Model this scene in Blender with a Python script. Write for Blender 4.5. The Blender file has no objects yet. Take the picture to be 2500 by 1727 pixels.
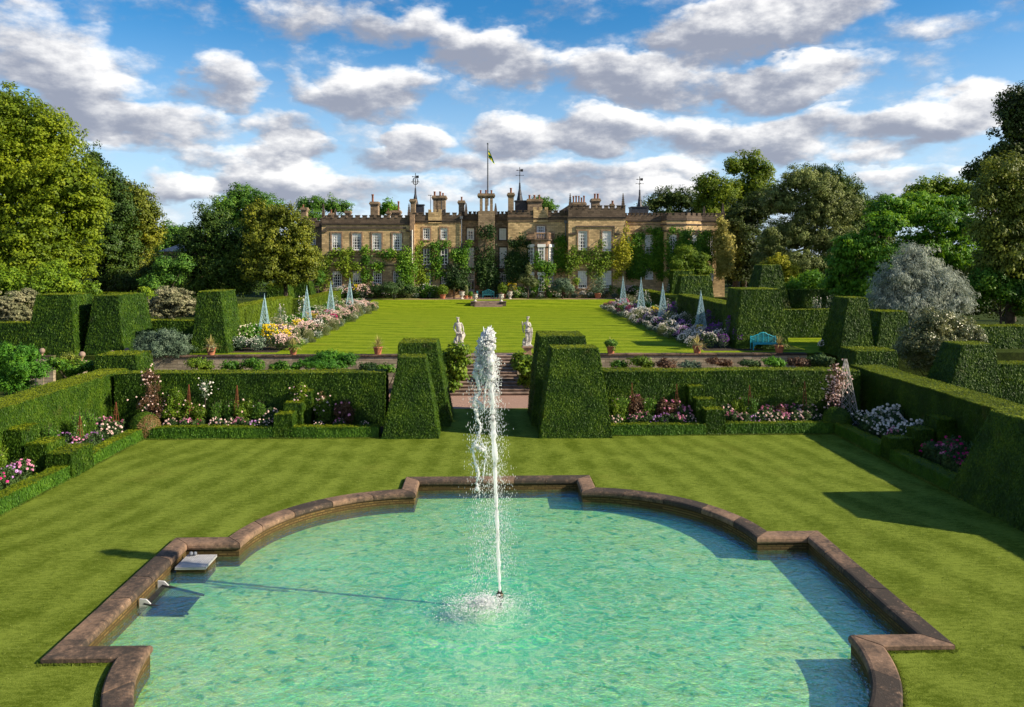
import bpy, math, random
import numpy as np
from mathutils import Vector

SC = bpy.context.scene
COL = SC.collection
R_ = math.radians
# ------------------------------------------------------------------ camera
F_PX = 1900.0; HY = 625.0; YAW = 0.030
CX, CY, H = -0.33, -18.2, 7.75
cam_d = bpy.data.cameras.new("camera"); cam = bpy.data.objects.new("camera", cam_d)
COL.objects.link(cam); SC.camera = cam
cam.location = (CX, CY, H); cam.rotation_euler = (math.pi / 2, 0, -YAW)
cam_d.sensor_width = 36.0; cam_d.lens = 36.0 * F_PX / 2500.0
cam_d.shift_y = -(863.5 - HY) / 2500.0
cam_d.clip_end = 3000; cam_d.clip_start = 0.1
SC.render.resolution_x = 1024; SC.render.resolution_y = 707
SC.view_settings.view_transform = 'Standard'
try: SC.view_settings.look = 'None'
except Exception: pass
SC.view_settings.exposure = 0.70
SC.view_settings.gamma = 1.0
SC.cycles.max_bounces = 6
SC.cycles.transparent_max_bounces = 12
SC.cycles.caustics_reflective = False
SC.cycles.caustics_refractive = False

# ------------------------------------------------------------------ node expression helper
class X_:
    """wraps a socket so shader maths can be written as expressions"""
    def __init__(s, nt, v): s.nt = nt; s.v = v
    def _m(s, op, *a, clamp=False):
        n = s.nt.nodes.new('ShaderNodeMath'); n.operation = op; n.use_clamp = clamp
        for i, q in enumerate((s,) + a):
            if isinstance(q, X_): s.nt.links.new(q.v, n.inputs[i])
            else: n.inputs[i].default_value = q
        return X_(s.nt, n.outputs[0])
    def __add__(s, o): return s._m('ADD', o)
    def __radd__(s, o): return s._m('ADD', o)
    def __sub__(s, o): return s._m('SUBTRACT', o)
    def __mul__(s, o): return s._m('MULTIPLY', o)
    def __rmul__(s, o): return s._m('MULTIPLY', o)
    def __truediv__(s, o): return s._m('DIVIDE', o)
    def m(s, op, *a, **k): return s._m(op, *a, **k)
    def ramp(s, a, b, lo=0.0, hi=1.0, smooth=True):
        n = s.nt.nodes.new('ShaderNodeMapRange')
        n.interpolation_type = 'SMOOTHSTEP' if smooth else 'LINEAR'
        s.nt.links.new(s.v, n.inputs[0])
        for i, q in enumerate((a, b, lo, hi)): n.inputs[i + 1].default_value = q
        return X_(s.nt, n.outputs[0])

def nd(nt, typ, ins=None, **props):
    n = nt.nodes.new(typ)
    for k, v in props.items(): setattr(n, k, v)
    for k, v in (ins or {}).items():
        s = n.inputs[k]
        if isinstance(v, X_): nt.links.new(v.v, s)
        elif isinstance(v, bpy.types.NodeSocket): nt.links.new(v, s)
        elif isinstance(v, tuple) and len(v) == 3 and s.type == 'RGBA': s.default_value = v + (1,)
        else: s.default_value = v
    return n

def mixc(nt, fac, a, b, mode='MIX'):
    n = nt.nodes.new('ShaderNodeMix'); n.data_type = 'RGBA'; n.blend_type = mode
    for i, q in ((0, fac), (6, a), (7, b)):
        if isinstance(q, X_): nt.links.new(q.v, n.inputs[i])
        elif isinstance(q, bpy.types.NodeSocket): nt.links.new(q, n.inputs[i])
        elif isinstance(q, tuple): n.inputs[i].default_value = q + (1,) if len(q) == 3 else q
        else: n.inputs[i].default_value = q
    return n.outputs[2]

def noise(nt, vec, scale, detail=3.0, rough=0.55, dist=0.0, dims='3D', out=0):
    n = nd(nt, 'ShaderNodeTexNoise', {'Scale': scale, 'Detail': detail, 'Roughness': rough, 'Distortion': dist})
    n.noise_dimensions = dims
    nt.links.new(vec, n.inputs['Vector'])
    return X_(nt, n.outputs[out])

# ------------------------------------------------------------------ sky and sun
SUN_EL = R_(30); SUN_AZ = math.atan2(0.970, -0.243)     # from +Y towards +X
sun_vec = Vector((math.cos(SUN_EL) * math.sin(SUN_AZ), math.cos(SUN_EL) * math.cos(SUN_AZ), math.sin(SUN_EL)))
sl = bpy.data.lights.new("sun", 'SUN'); sl.energy = 5.0; sl.angle = R_(0.55); sl.color = (1.0, 0.87, 0.68)
so = bpy.data.objects.new("sun", sl); COL.objects.link(so)
so.rotation_euler = sun_vec.to_track_quat('Z', 'Y').to_euler(); so.location = (60, -20, 60)

W = bpy.data.worlds.new("World"); SC.world = W; W.use_nodes = True
nt = W.node_tree; nt.nodes.clear()
sky = nd(nt, 'ShaderNodeTexSky', sky_type='NISHITA')
sky.sun_disc = False; sky.sun_elevation = SUN_EL; sky.sun_rotation = SUN_AZ
sky.air_density = 1.0; sky.dust_density = 0.6; sky.ozone_density = 2.5
tc = nt.nodes.new('ShaderNodeTexCoord'); DIR = tc.outputs['Generated']
sp = nd(nt, 'ShaderNodeSeparateXYZ', {0: DIR})
dx, dy, dz = (X_(nt, sp.outputs[i]) for i in range(3))
az = dx.m('ARCTAN2', dy)
el = dz.m('ARCTAN2', (dx * dx + dy * dy).m('SQRT'))
# warp direction coordinates so that the clouds get billowed outlines
wv = nd(nt, 'ShaderNodeCombineXYZ', {0: az * 1.0, 1: el * 1.9, 2: 0.0}).outputs[0]
w1 = nd(nt, 'ShaderNodeTexNoise', {'Scale': 5.5, 'Detail': 5.0, 'Roughness': 0.58}); nt.links.new(wv, w1.inputs['Vector'])
wsub = nd(nt, 'ShaderNodeVectorMath', {0: w1.outputs['Color'], 1: (0.5, 0.5, 0.5)}, operation='SUBTRACT')
wsc = nd(nt, 'ShaderNodeVectorMath', {0: wsub.outputs[0], 1: (0.20, 0.12, 0)}, operation='MULTIPLY')
base = nd(nt, 'ShaderNodeCombineXYZ', {0: az, 1: el, 2: 0.0}).outputs[0]
pw = nd(nt, 'ShaderNodeVectorMath', {0: base, 1: wsc.outputs[0]}, operation='ADD').outputs[0]
# (x, y, rx, ry, amount): cloud centres on the sky as directions
CL = [(80,95,140,75,.75),(225,190,105,62,.8),(330,285,175,55,1.25),(500,180,82,62,.95),(690,185,38,38,.5),(735,30,150,55,.7),
 (620,290,70,42,.8),(640,350,72,36,.9),(830,205,120,62,.85),(930,45,130,50,.8),(1110,125,150,75,1.3),(930,320,92,42,1.25),
 (1160,310,120,48,1.1),(1000,372,260,34,.7),(1340,150,100,55,.9),(1530,170,160,70,1.25),(1730,40,240,62,1.15),(1760,180,190,48,1.05),
 (1330,290,110,55,1.15),(1550,310,120,60,1.1),(1790,300,170,52,1.25),(2070,290,110,50,1.0),(2215,245,85,40,1.15),(610,410,120,32,1.0),
 (390,425,90,30,.8),(1300,400,330,34,.8),(450,360,200,22,.5),(1980,355,80,26,.7),(1350,440,200,26,.8),(2060,415,110,22,.6),
 (2110,70,110,34,.42),(850,440,240,26,.7),(300,110,60,30,.25),(1480,60,60,30,.3)]
tot = None; lit = None
for (bx, by, rx, ry, am) in CL:
    px, py = bx * 1.0822, by * 1.0822
    a = math.atan((px - 1250) / F_PX) + YAW
    e = math.atan((HY - py) / math.hypot(F_PX, px - 1250))
    q = nd(nt, 'ShaderNodeVectorMath', {0: pw, 1: (a, e, 0)}, operation='SUBTRACT').outputs[0]
    q = nd(nt, 'ShaderNodeVectorMath', {0: q, 1: (F_PX / (rx * 1.22), F_PX / (ry * 1.22), 0)}, operation='MULTIPLY').outputs[0]
    ln = nd(nt, 'ShaderNodeVectorMath', {0: q}, operation='LENGTH').outputs['Value']
    ln = X_(nt, ln); w = (ln * ln).m('MULTIPLY_ADD', -am, am).m('MAXIMUM', 0.0)
    dt = X_(nt, nd(nt, 'ShaderNodeVectorMath', {0: q, 1: (0.45, 0.95, 0)}, operation='DOT_PRODUCT').outputs['Value'])
    tot = w if tot is None else tot + w
    lit = w * dt if lit is None else (w * dt) + lit
far = az.m('ABSOLUTE').ramp(0.62, 0.9) * 0.42 - el.ramp(0.42, 0.75) * 0.20          # broken cloud all round, outside the view
rnd1 = noise(nt, wv, 9.0, 9.0, 0.60)
offv = nd(nt, 'ShaderNodeVectorMath', {0: wv, 1: (0.014, 0.040, 0)}, operation='ADD').outputs[0]
rnd2 = noise(nt, offv, 9.0, 9.0, 0.60)
dens = (tot.m('MINIMUM', 0.95)) * 1.0 + far + (rnd1 - 0.5) * 2.7 + 0.06 - el * 0.25
alpha = dens.ramp(-0.15, 0.72)
shade = ((lit / (tot + 0.05)) * 0.62 + (rnd1 - rnd2) * 2.6 + 0.44 - el * 0.85) - (dens - 0.55).m('MAXIMUM', 0.0) * 0.12
shade = shade.ramp(-0.15, 1.0)
ccol = mixc(nt, shade, (0.30, 0.325, 0.405), (1.08, 1.06, 1.03))
hs = nd(nt, 'ShaderNodeHueSaturation', {'Saturation': 1.45, 'Value': 0.90, 'Color': sky.outputs[0]})
hz = mixc(nt, el.ramp(0.30, 0.0) * 0.75, hs.outputs[0], (3.6, 4.9, 6.6))
bg1 = nd(nt, 'ShaderNodeBackground', {'Color': hz, 'Strength': 0.105})
bg2 = nd(nt, 'ShaderNodeBackground', {'Color': ccol, 'Strength': 0.70})
low = el.ramp(-0.02, 0.0)
mx = nd(nt, 'ShaderNodeMixShader', {0: alpha * low * 0.96, 1: bg1.outputs[0], 2: bg2.outputs[0]})
out = nd(nt, 'ShaderNodeOutputWorld', {0: mx.outputs[0]})

# ------------------------------------------------------------------ picture -> place helpers (only used to get real positions)
def Rp(px, py, Y):
    """point where the sight line of a photo pixel meets the plane at world Y"""
    u = (px - 1250) / F_PX
    fx = math.sin(YAW) + math.cos(YAW) * u; fy = math.cos(YAW) - math.sin(YAW) * u
    t = (Y - CY) / fy
    return CX + fx * t, H - (py - HY) / F_PX * t
def Dp(px, d):
    r = (px - 1250) / F_PX * d
    return CX + r * math.cos(YAW) + d * math.sin(YAW), CY - r * math.sin(YAW) + d * math.cos(YAW)
def Gp(px, py, z=0.0):
    d = F_PX * (H - z) / (py - HY)
    return Dp(px, d) + (d,)
def Zd(py, d): return H - (py - HY) / F_PX * d
U1, U2 = 1.70, 2.35            # upper lawn, house terrace
YW = 29.2                      # retaining wall front

# ------------------------------------------------------------------ objects
def tag(o, label=None, cat=None, group=None, kind=None):
    if label: o['label'] = label
    if cat: o['category'] = cat
    if group: o['group'] = group
    if kind: o['kind'] = kind
    return o
def empty(name, loc=(0, 0, 0), label=None, cat=None, group=None, rz=0.0):
    o = bpy.data.objects.new(name, None); COL.objects.link(o); o.location = loc; o.rotation_euler = (0, 0, rz)
    o.empty_display_size = 0.3
    return tag(o, label, cat, group)
def copy_tree(o, parent=None):
    c = o.copy(); COL.objects.link(c); c.parent = parent
    for ch in list(o.children): copy_tree(ch, c)
    return c

class MB:
    """collects numpy geometry, links it as ONE mesh object"""
    def __init__(s): s.p = []; s.nv = 0
    def add(s, V, F, mi=0, rnd=None, smooth=False):
        V = np.asarray(V, np.float32).reshape(-1, 3); F = np.asarray(F, np.int64)
        if len(V) == 0 or len(F) == 0: return
        if rnd is None: rnd = np.full(len(V), 0.5, np.float32)
        s.p.append((V, F + s.nv, mi, np.asarray(rnd, np.float32), smooth)); s.nv += len(V)
    def mesh(s, name, mats):
        me = bpy.data.meshes.new(name)
        V = np.concatenate([p[0] for p in s.p])
        me.vertices.add(len(V)); me.vertices.foreach_set('co', V.ravel())
        loops = np.concatenate([p[1].ravel() for p in s.p])
        tots = np.concatenate([np.full(len(p[1]), p[1].shape[1], np.int32) for p in s.p])
        me.loops.add(len(loops)); me.loops.foreach_set('vertex_index', loops.astype(np.int32))
        me.polygons.add(len(tots)); st = np.concatenate([[0], np.cumsum(tots)[:-1]]).astype(np.int32)
        me.polygons.foreach_set('loop_start', st)
        try: me.polygons.foreach_set('loop_total', tots)
        except Exception: pass
        me.polygons.foreach_set('material_index', np.concatenate([np.full(len(p[1]), p[2], np.int32) for p in s.p]))
        me.polygons.foreach_set('use_smooth', np.concatenate([np.full(len(p[1]), p[4], bool) for p in s.p]))
        at = me.attributes.new('rnd', 'FLOAT', 'POINT'); at.data.foreach_set('value', np.concatenate([p[3] for p in s.p]))
        for m in (mats if isinstance(mats, (list, tuple)) else [mats]): me.materials.append(m)
        me.update(calc_edges=True)
        return me
    def build(s, name, mats, parent=None, loc=(0, 0, 0), bevel=0.0):
        o = bpy.data.objects.new(name, s.mesh(name, mats)); COL.objects.link(o); o.location = loc
        if parent: o.parent = parent
        if bevel:
            b = o.modifiers.new('bevel', 'BEVEL'); b.width = bevel; b.segments = 2; b.limit_method = 'ANGLE'
        return o
    # primitives
    def box(s, x0, x1, y0, y1, z0, z1, mi=0, rnd=None):
        s.frus((x0, x1, y0, y1), (x0, x1, y0, y1), z0, z1, mi, rnd)
    def frus(s, b, t, z0, z1, mi=0, rnd=None):
        V = [(b[0], b[2], z0), (b[1], b[2], z0), (b[1], b[3], z0), (b[0], b[3], z0), (t[0], t[2], z1), (t[1], t[2], z1), (t[1], t[3], z1), (t[0], t[3], z1)]
        F = [(0, 3, 2, 1), (4, 5, 6, 7), (0, 1, 5, 4), (1, 2, 6, 5), (2, 3, 7, 6), (3, 0, 4, 7)]
        s.add(V, F, mi, None if rnd is None else np.full(8, rnd))
    def lathe(s, c, prof, n=16, mi=0, smooth=True, ang=0.0, sx=1.0, sy=1.0):
        a = np.arange(n) * 2 * np.pi / n + ang
        V = np.concatenate([np.stack([c[0] + r * sx * np.cos(a), c[1] + r * sy * np.sin(a), np.full(n, c[2] + z)], 1) for r, z in prof])
        F = []
        for k in range(len(prof) - 1):
            for i in range(n):
                j = (i + 1) % n; F.append((k * n + i, k * n + j, (k + 1) * n + j, (k + 1) * n + i))
        s.add(V, F, mi, smooth=smooth)
        s.add(V[:n], [tuple(range(n))[::-1]], mi); s.add(V[-n:], [tuple(range(n))], mi)
    def tube(s, pts, rad, n=6, mi=0, smooth=True, rnd=None):
        pts = np.asarray(pts, float); m = len(pts)
        rad = np.full(m, rad) if np.isscalar(rad) else np.asarray(rad, float)
        V = []
        for k in range(m):
            d = pts[min(k + 1, m - 1)] - pts[max(k - 1, 0)]; d = d / (np.linalg.norm(d) + 1e-9)
            u = np.cross(d, (0, 0, 1.0)); 
            if np.linalg.norm(u) < 1e-2: u = np.cross(d, (0, 1.0, 0))
            u /= np.linalg.norm(u); v = np.cross(d, u)
            for i in range(n):
                t = 2 * math.pi * i / n; V.append(pts[k] + rad[k] * (math.cos(t) * u + math.sin(t) * v))
        F = [(k * n + i, k * n + (i + 1) % n, (k + 1) * n + (i + 1) % n, (k + 1) * n + i) for k in range(m - 1) for i in range(n)]
        s.add(V, F, mi, smooth=smooth, rnd=None if rnd is None else np.full(len(V), rnd))
        s.add(V[:n], [tuple(range(n))], mi); s.add(V[-n:], [tuple(range(n))[::-1]], mi)
    def ball(s, c, r, nu=10, nv=6, mi=0, rz=None):
        rx, ry, rz_ = (r, r, r) if np.isscalar(r) else r
        prof = [(max(1e-3, math.sin(math.pi * k / nv)), -math.cos(math.pi * k / nv) * rz_) for k in range(nv + 1)]
        s.lathe(c, prof, nu, mi, True, 0, rx, ry)
    def cards(s, P, Nn, L, Wd, rng, mi=0, tilt=0.5, up=0.0, rnd=None, dirv=None):
        """many little leaf-shaped faces at points P facing roughly Nn"""
        n = len(P)
        if n == 0: return
        P = np.asarray(P, float); N = np.asarray(Nn, float) + rng.normal(0, tilt, (n, 3)) + np.array([0, 0, up])
        N /= np.linalg.norm(N, axis=1)[:, None] + 1e-9
        if dirv is None: T = rng.normal(0, 1, (n, 3))
        else: T = np.asarray(dirv, float) + rng.normal(0, 0.25, (n, 3))
        T -= (T * N).sum(1)[:, None] * N; T /= np.linalg.norm(T, axis=1)[:, None] + 1e-9
        B = np.cross(N, T)
        l = (L * rng.uniform(0.6, 1.3, n))[:, None] / 2; w = (Wd * rng.uniform(0.6, 1.3, n))[:, None] / 2
        k = rng.uniform(-.35, .2, n)[:, None]
        V = np.stack([P - T * l, P + B * w + T * l * k, P + T * l + N * l * .15, P - B * w + T * l * k], 1).reshape(-1, 3)
        F = np.arange(n * 4).reshape(-1, 4)
        r = rng.uniform(0, 1, n) if rnd is None else rnd
        s.add(V, F, mi, np.repeat(r, 4))

def snoise(P, sc, seed=0, n=5):
    """cheap smooth noise, numpy"""
    g = np.random.default_rng(seed); P = np.asarray(P, float); o = np.zeros(len(P))
    for i in range(n):
        k = g.normal(0, 1, 3); k /= np.linalg.norm(k)
        o += np.sin(P @ (k * sc * g.uniform(.6, 1.7)) + g.uniform(0, 6.3))
    return o / n

ORD = ['first','second','third','fourth','fifth','sixth','seventh','eighth','ninth','tenth','eleventh','twelfth','thirteenth','fourteenth','fifteenth','sixteenth','seventeenth','eighteenth','nineteenth','twentieth']

# ------------------------------------------------------------------ materials
def newmat(name):
    m = bpy.data.materials.new(name); m.use_nodes = True; t = m.node_tree; t.nodes.clear()
    return m, t
def finish(t, sh): nd(t, 'ShaderNodeOutputMaterial', {0: sh})
def pos(t): return nd(t, 'ShaderNodeNewGeometry').outputs['Position']
def bump(t, h, dist=0.02, strength=1.0):
    return nd(t, 'ShaderNodeBump', {'Height': h, 'Distance': dist, 'Strength': strength}).outputs[0]
def foliage(name, dark, mid, light, trans=0.28, big=0.35, rough=0.55, spec=0.25):
    m, t = newmat(name)
    a = X_(t, nd(t, 'ShaderNodeAttribute', attribute_name='rnd').outputs['Fac'])
    p = pos(t); n1 = noise(t, p, big, 3.0); 
    oi = X_(t, nd(t, 'ShaderNodeObjectInfo').outputs['Random'])
    n5 = noise(t, p, big * 5.5, 2.0)
    f = a * 0.62 + (n1 - 0.5) * 1.25 + (n5 - 0.5) * 0.5 + (oi - 0.5) * 0.16 + 0.19
    c1 = mixc(t, f.ramp(0.0, 0.55, smooth=False), dark, mid); c2 = mixc(t, f.ramp(0.5, 1.05, smooth=False), c1, light)
    if name.startswith('clipped_yew'):      # thin, browned patches in the clipped yew
        c2 = mixc(t, (noise(t, p, .75, 5.0, .65).ramp(.60, .72)) * .55, c2, (.115, .100, .018))
    pr = nd(t, 'ShaderNodeBsdfPrincipled', {'Base Color': c2, 'Roughness': rough, 'Specular IOR Level': spec})
    tr = nd(t, 'ShaderNodeBsdfTranslucent', {'Color': mixc(t, 0.5, c2, light)})
    finish(t, nd(t, 'ShaderNodeMixShader', {0: trans, 1: pr.outputs[0], 2: tr.outputs[0]}).outputs[0])
    return m
def plain(name, c, rough=0.6, var=0.15, scale=6.0, metal=0.0, bmp=0.0, c2=None, spec=0.4):
    m, t = newmat(name); p = pos(t); n1 = noise(t, p, scale, 5.0, 0.6)
    cc = c2 or tuple(q * (1 - 2.2 * var) for q in c)
    col = mixc(t, n1.ramp(0.3, 0.7), cc, c)
    ins = {'Base Color': col, 'Roughness': rough, 'Metallic': metal, 'Specular IOR Level': spec}
    if bmp: ins['Normal'] = bump(t, noise(t, p, scale * 4, 4.0), bmp)
    finish(t, nd(t, 'ShaderNodeBsdfPrincipled', ins).outputs[0]); return m

M = {}
M['yew'] = foliage('clipped_yew', (.012,.038,.003), (.042,.100,.005), (.135,.215,.010), .2, 1.2)
M['yewtop'] = foliage('sunlit_yew_tops', (.08,.12,.004), (.18,.23,.006), (.30,.34,.01), .25, 1.2)  # yellower clipped tops: sunlight from above put into the leaf colour
M['yew_sunlit'] = foliage('clipped_yew_sunlit', (.05,.09,.005), (.10,.16,.008), (.17,.24,.01), .2, .9)  # lit copy of the clipped yew, sunshine put into its colour
M['grassblade'] = foliage('grass_blades', (.035,.070,.004), (.10,.155,.012), (.26,.31,.06), .3, .8)
M['box'] = foliage('clipped_box', (0.028,0.083,0.007), (0.066,0.165,0.011), (0.143,0.264,0.017), .22, 1.5)
M['bronze'] = foliage('bronzed_yew', (.09,.055,.015), (.18,.11,.04), (.28,.18,.07), .15, 1.5)
M['lime'] = foliage('lime_leaves', (.045,.095,.006), (.165,.245,.010), (.36,.42,.016), .36, .16)
M['laurel'] = foliage('laurel_leaves', (0.057,0.127,0.009), (0.172,0.287,0.011), (0.368,0.460,0.023), .3, .4)
M['conifer'] = foliage('conifer_leaves', (.018,.045,.008), (.05,.105,.012), (.14,.20,.020), .15, .2)
M['russet'] = foliage('russet_yew_leaves', (.04,.065,.006), (.14,.175,.012), (.34,.33,.02), .2, .22)
M['green'] = foliage('mid_green_leaves', (0.032,0.100,0.014), (0.090,0.216,0.022), (0.234,0.378,0.036), .28, .2)
M['dkgreen'] = foliage('dark_green_leaves', (.020,.045,.010), (.055,.10,.014), (.16,.20,.02), .2, .2)
M['olive'] = foliage('grey_olive_leaves', (.06,.085,.020), (.18,.225,.055), (.38,.43,.12), .2, .25)
M['bright'] = foliage('fresh_green_leaves', (.04,.12,.010), (.10,.27,.015), (.32,.50,.022), .33, .25)
M['yellow'] = foliage('golden_leaves', (.10,.13,.01), (.30,.32,.015), (.55,.50,.03), .35, .4)
M['black'] = foliage('copper_dark_leaves', (.020,.034,.008), (.045,.075,.012), (.12,.16,.02), .12, .3)
M['brown'] = foliage('brown_olive_leaves', (.05,.075,.012), (.13,.17,.022), (.33,.36,.035), .2, .18)
M['silver'] = foliage('silver_leaves', (.16,.20,.16), (.38,.43,.34), (.76,.77,.62), .2, .5)
M['varieg'] = foliage('variegated_leaves', (.09,.11,.05), (.24,.24,.12), (.46,.42,.25), .2, .8)
M['holly'] = foliage('variegated_holly_leaves', (0.033,0.052,0.018), (0.117,0.143,0.046), (0.494,0.468,0.195), .2, .5, .35, .5)
M['greygreen'] = foliage('grey_green_leaves', (.05,.09,.05), (.13,.20,.12), (.28,.35,.24), .2, .7)
M['fern'] = foliage('vivid_shrub_leaves', (.03,.10,.008), (.07,.22,.015), (.18,.38,.02), .3, .6)
M['ivy'] = foliage('ivy_leaves', (.018,.07,.008), (.065,.18,.010), (.20,.33,.016), .25, .5)
M['ivydark'] = foliage('dark_ivy_leaves', (0.010,0.027,0.007), (0.020,0.056,0.009), (0.056,0.106,0.013), .2, .5)
M['ivygold'] = foliage('golden_ivy_leaves', (.12,.13,.02), (.32,.30,.05), (.58,.48,.12), .2, 1.0)
M['ivyyel'] = foliage('yellow_green_ivy_leaves', (.045,.10,.008), (.12,.21,.012), (.28,.37,.022), .3, .6)
M['rosefol'] = foliage('rose_leaves', (0.018,0.042,0.010), (0.048,0.102,0.024), (0.120,0.192,0.048), .2, 1.2)
M['rosered'] = foliage('bronze_rose_leaves', (.05,.03,.015), (.12,.065,.035), (.22,.12,.06), .2, 1.2)
M['grassy'] = foliage('grassy_leaves', (.07,.10,.03), (.17,.21,.07), (.32,.34,.14), .25, .8)
M['cordy'] = foliage('cordyline_leaves', (.20,.20,.05), (.45,.40,.12), (.75,.62,.28), .25, 2.0)
def bloom(name, a, b): return foliage(name, a, b, tuple(min(1, q * 1.15) for q in b), .2, 3.0, .6, .1)
M['f_white'] = bloom('white_petals', (.62,.58,.52), (.85,.80,.74))
M['f_blush'] = bloom('blush_petals', (.70,.42,.40), (.85,.66,.58))
M['f_pink'] = bloom('pink_petals', (.55,.12,.30), (.80,.35,.50))
M['f_mag'] = bloom('magenta_petals', (.45,.01,.12), (.65,.04,.24))
M['f_lilac'] = bloom('lilac_petals', (.40,.16,.45), (.62,.34,.66))
M['f_purple'] = bloom('purple_petals', (.12,.03,.20), (.25,.08,.36))
M['f_yellow'] = bloom('yellow_petals', (.75,.50,.01), (.90,.72,.02))
M['f_red'] = bloom('red_petals', (.50,.02,.02), (.75,.06,.04))
M['f_cream'] = bloom('cream_petals', (.60,.55,.38), (.80,.74,.55))
M['soil'] = plain('soil', (.060,.040,.025), .9, .3, 9, bmp=.03)
M['bark'] = plain('bark', (.10,.075,.05), .9, .3, 5, bmp=.03)
M['tealdark'] = plain('shaded_teal_paint', (.03,.22,.26), .5, .1, 5)  # darker copy of the teal, terrace shade put into the colour
M['white'] = plain('white_painted_wood', (.88,.88,.87), .4, .03, 3)
M['lead'] = plain('lead_pipe', (.16,.18,.21), .5, .2, 4)
M['slate'] = plain('slate', (.045,.05,.065), .5, .25, 3)
M['iron'] = plain('dark_iron', (.02,.02,.022), .5, .1, 5)
M['teal'] = plain('teal_paint', (.03,.40,.50), .45, .08, 5)
M['blueob'] = plain('pale_blue_paint', (.33,.52,.58), .55, .12, 8)
M['terra'] = plain('terracotta', (.50,.19,.09), .8, .2, 9, c2=(.34,.13,.07), bmp=.01)
M['rust'] = plain('rusty_iron', (.22,.065,.025), .8, .2, 20)
M['blind'] = plain('pale_blind', (.78,.77,.73), .8, .06, 3)
M['curtain'] = plain('curtain', (.60,.60,.54), .9, .12, 10)
M['doorpaint'] = plain('grey_door_paint', (.50,.54,.56), .5, .05, 3)
M['pot'] = plain('chimney_pot_clay', (.33,.14,.08), .8, .25, 8)
M['grate'] = plain('pale_grating', (.50,.50,.50), .5, .08, 12)
M['water_white'] = foliage('white_water', (.86,.89,.91), (.94,.96,.97), (.98,.99,1.0), .62, 3.0, .3, .4)
M['brass'] = plain('weathered_brass', (.10,.09,.06), .4, .3, 30, metal=.7)
M['flag'] = None

def stone(name, c, soot=0.35, bw=0.5, bh=0.22, mortar=0.62, bmp=0.012, lich=(.34,.30,.16)):
    m, t = newmat(name); p = pos(t)
    s = nd(t, 'ShaderNodeSeparateXYZ', {0: p}); x, y, z = (X_(t, s.outputs[i]) for i in range(3))
    v = nd(t, 'ShaderNodeCombineXYZ', {0: x + y, 1: z, 2: 0.0}).outputs[0]
    b = nd(t, 'ShaderNodeTexBrick', {'Vector': v, 'Scale': 1.0, 'Mortar Size': 0.018, 'Brick Width': bw, 'Row Height': bh, 'Bias': 0.0,
        'Color1': tuple(q * .68 for q in c), 'Color2': tuple(min(1, q * 1.32) for q in c), 'Mortar': tuple(q * mortar for q in c)})
    n1 = noise(t, p, .45, 5.0, .6); n2 = noise(t, p, 5.0, 5.0, .65); n3 = noise(t, p, 1.7, 5.0, .7)
    c1 = mixc(t, n1.ramp(.42, .72) * soot, b.outputs[0], tuple(q * .22 for q in c))
    c2 = mixc(t, n3.ramp(.52, .75) * .45, c1, tuple(q * a for q, a in zip(c, (.55, .48, .42))))
    c3 = mixc(t, n2.ramp(.55, .8) * .35, c2, lich)
    nm = bump(t, n2 * .6 + X_(t, b.outputs['Fac']) * -.7, bmp)
    finish(t, nd(t, 'ShaderNodeBsdfPrincipled', {'Base Color': c3, 'Roughness': .85, 'Normal': nm, 'Specular IOR Level': .25}).outputs[0])
    return m
M['wall'] = stone('sandstone_wall', (.60,.43,.225), .42)
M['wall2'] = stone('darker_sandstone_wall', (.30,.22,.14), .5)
M['parapet'] = stone('sooty_parapet_stone', (.135,.10,.072), .6, .8, .3)
M['trim'] = plain('dressed_sandstone', (.42,.27,.165), .85, .25, 2.0, c2=(.16,.11,.08), bmp=.008)
M['trimdark'] = plain('sooty_dressed_stone', (.13,.095,.07), .85, .25, 1.2, c2=(.07,.055,.045), bmp=.008)
M['retain'] = stone('retaining_wall_stone', (.40,.33,.23), .4, .55, .2)
M['brick'] = stone('basin_brick', (.13,.085,.03), .45, .24, .075, .5, .012, (.10,.13,.02))
M['steps'] = plain('step_stone', (.33,.235,.18), .85, .25, 2.5, c2=(.15,.11,.08), bmp=.01)
M['statue'] = plain('weathered_white_stone', (.66,.63,.57), .8, .3, 7, c2=(.30,.28,.24), bmp=.01)
def coping_mat():
    m, t = newmat('coping_stone'); p = pos(t)
    a = X_(t, nd(t, 'ShaderNodeAttribute', attribute_name='rnd').outputs['Fac'])
    n1 = noise(t, p, 1.3, 6.0, .65); n2 = noise(t, p, 9.0, 6.0, .7); n3 = noise(t, p, 40.0, 3.0, .6)
    f = n1 * .55 + n2 * .45 + (a - .5) * .22
    c1 = mixc(t, f.ramp(.40, .72), (.048, .038, .030), (.27, .170, .108))
    c2 = mixc(t, n2.ramp(.60, .74) * .5, c1, (.50, .34, .22))
    c3 = mixc(t, n3.ramp(.66, .75) * n1.ramp(.4, .6) * .7, c2, (.55, .54, .50))
    nm = bump(t, n2 * .7 + n3 * .3, .02)
    finish(t, nd(t, 'ShaderNodeBsdfPrincipled', {'Base Color': c3, 'Roughness': .85, 'Normal': nm, 'Specular IOR Level': .25}).outputs[0])
    return m
M['coping'] = coping_mat()

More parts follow.
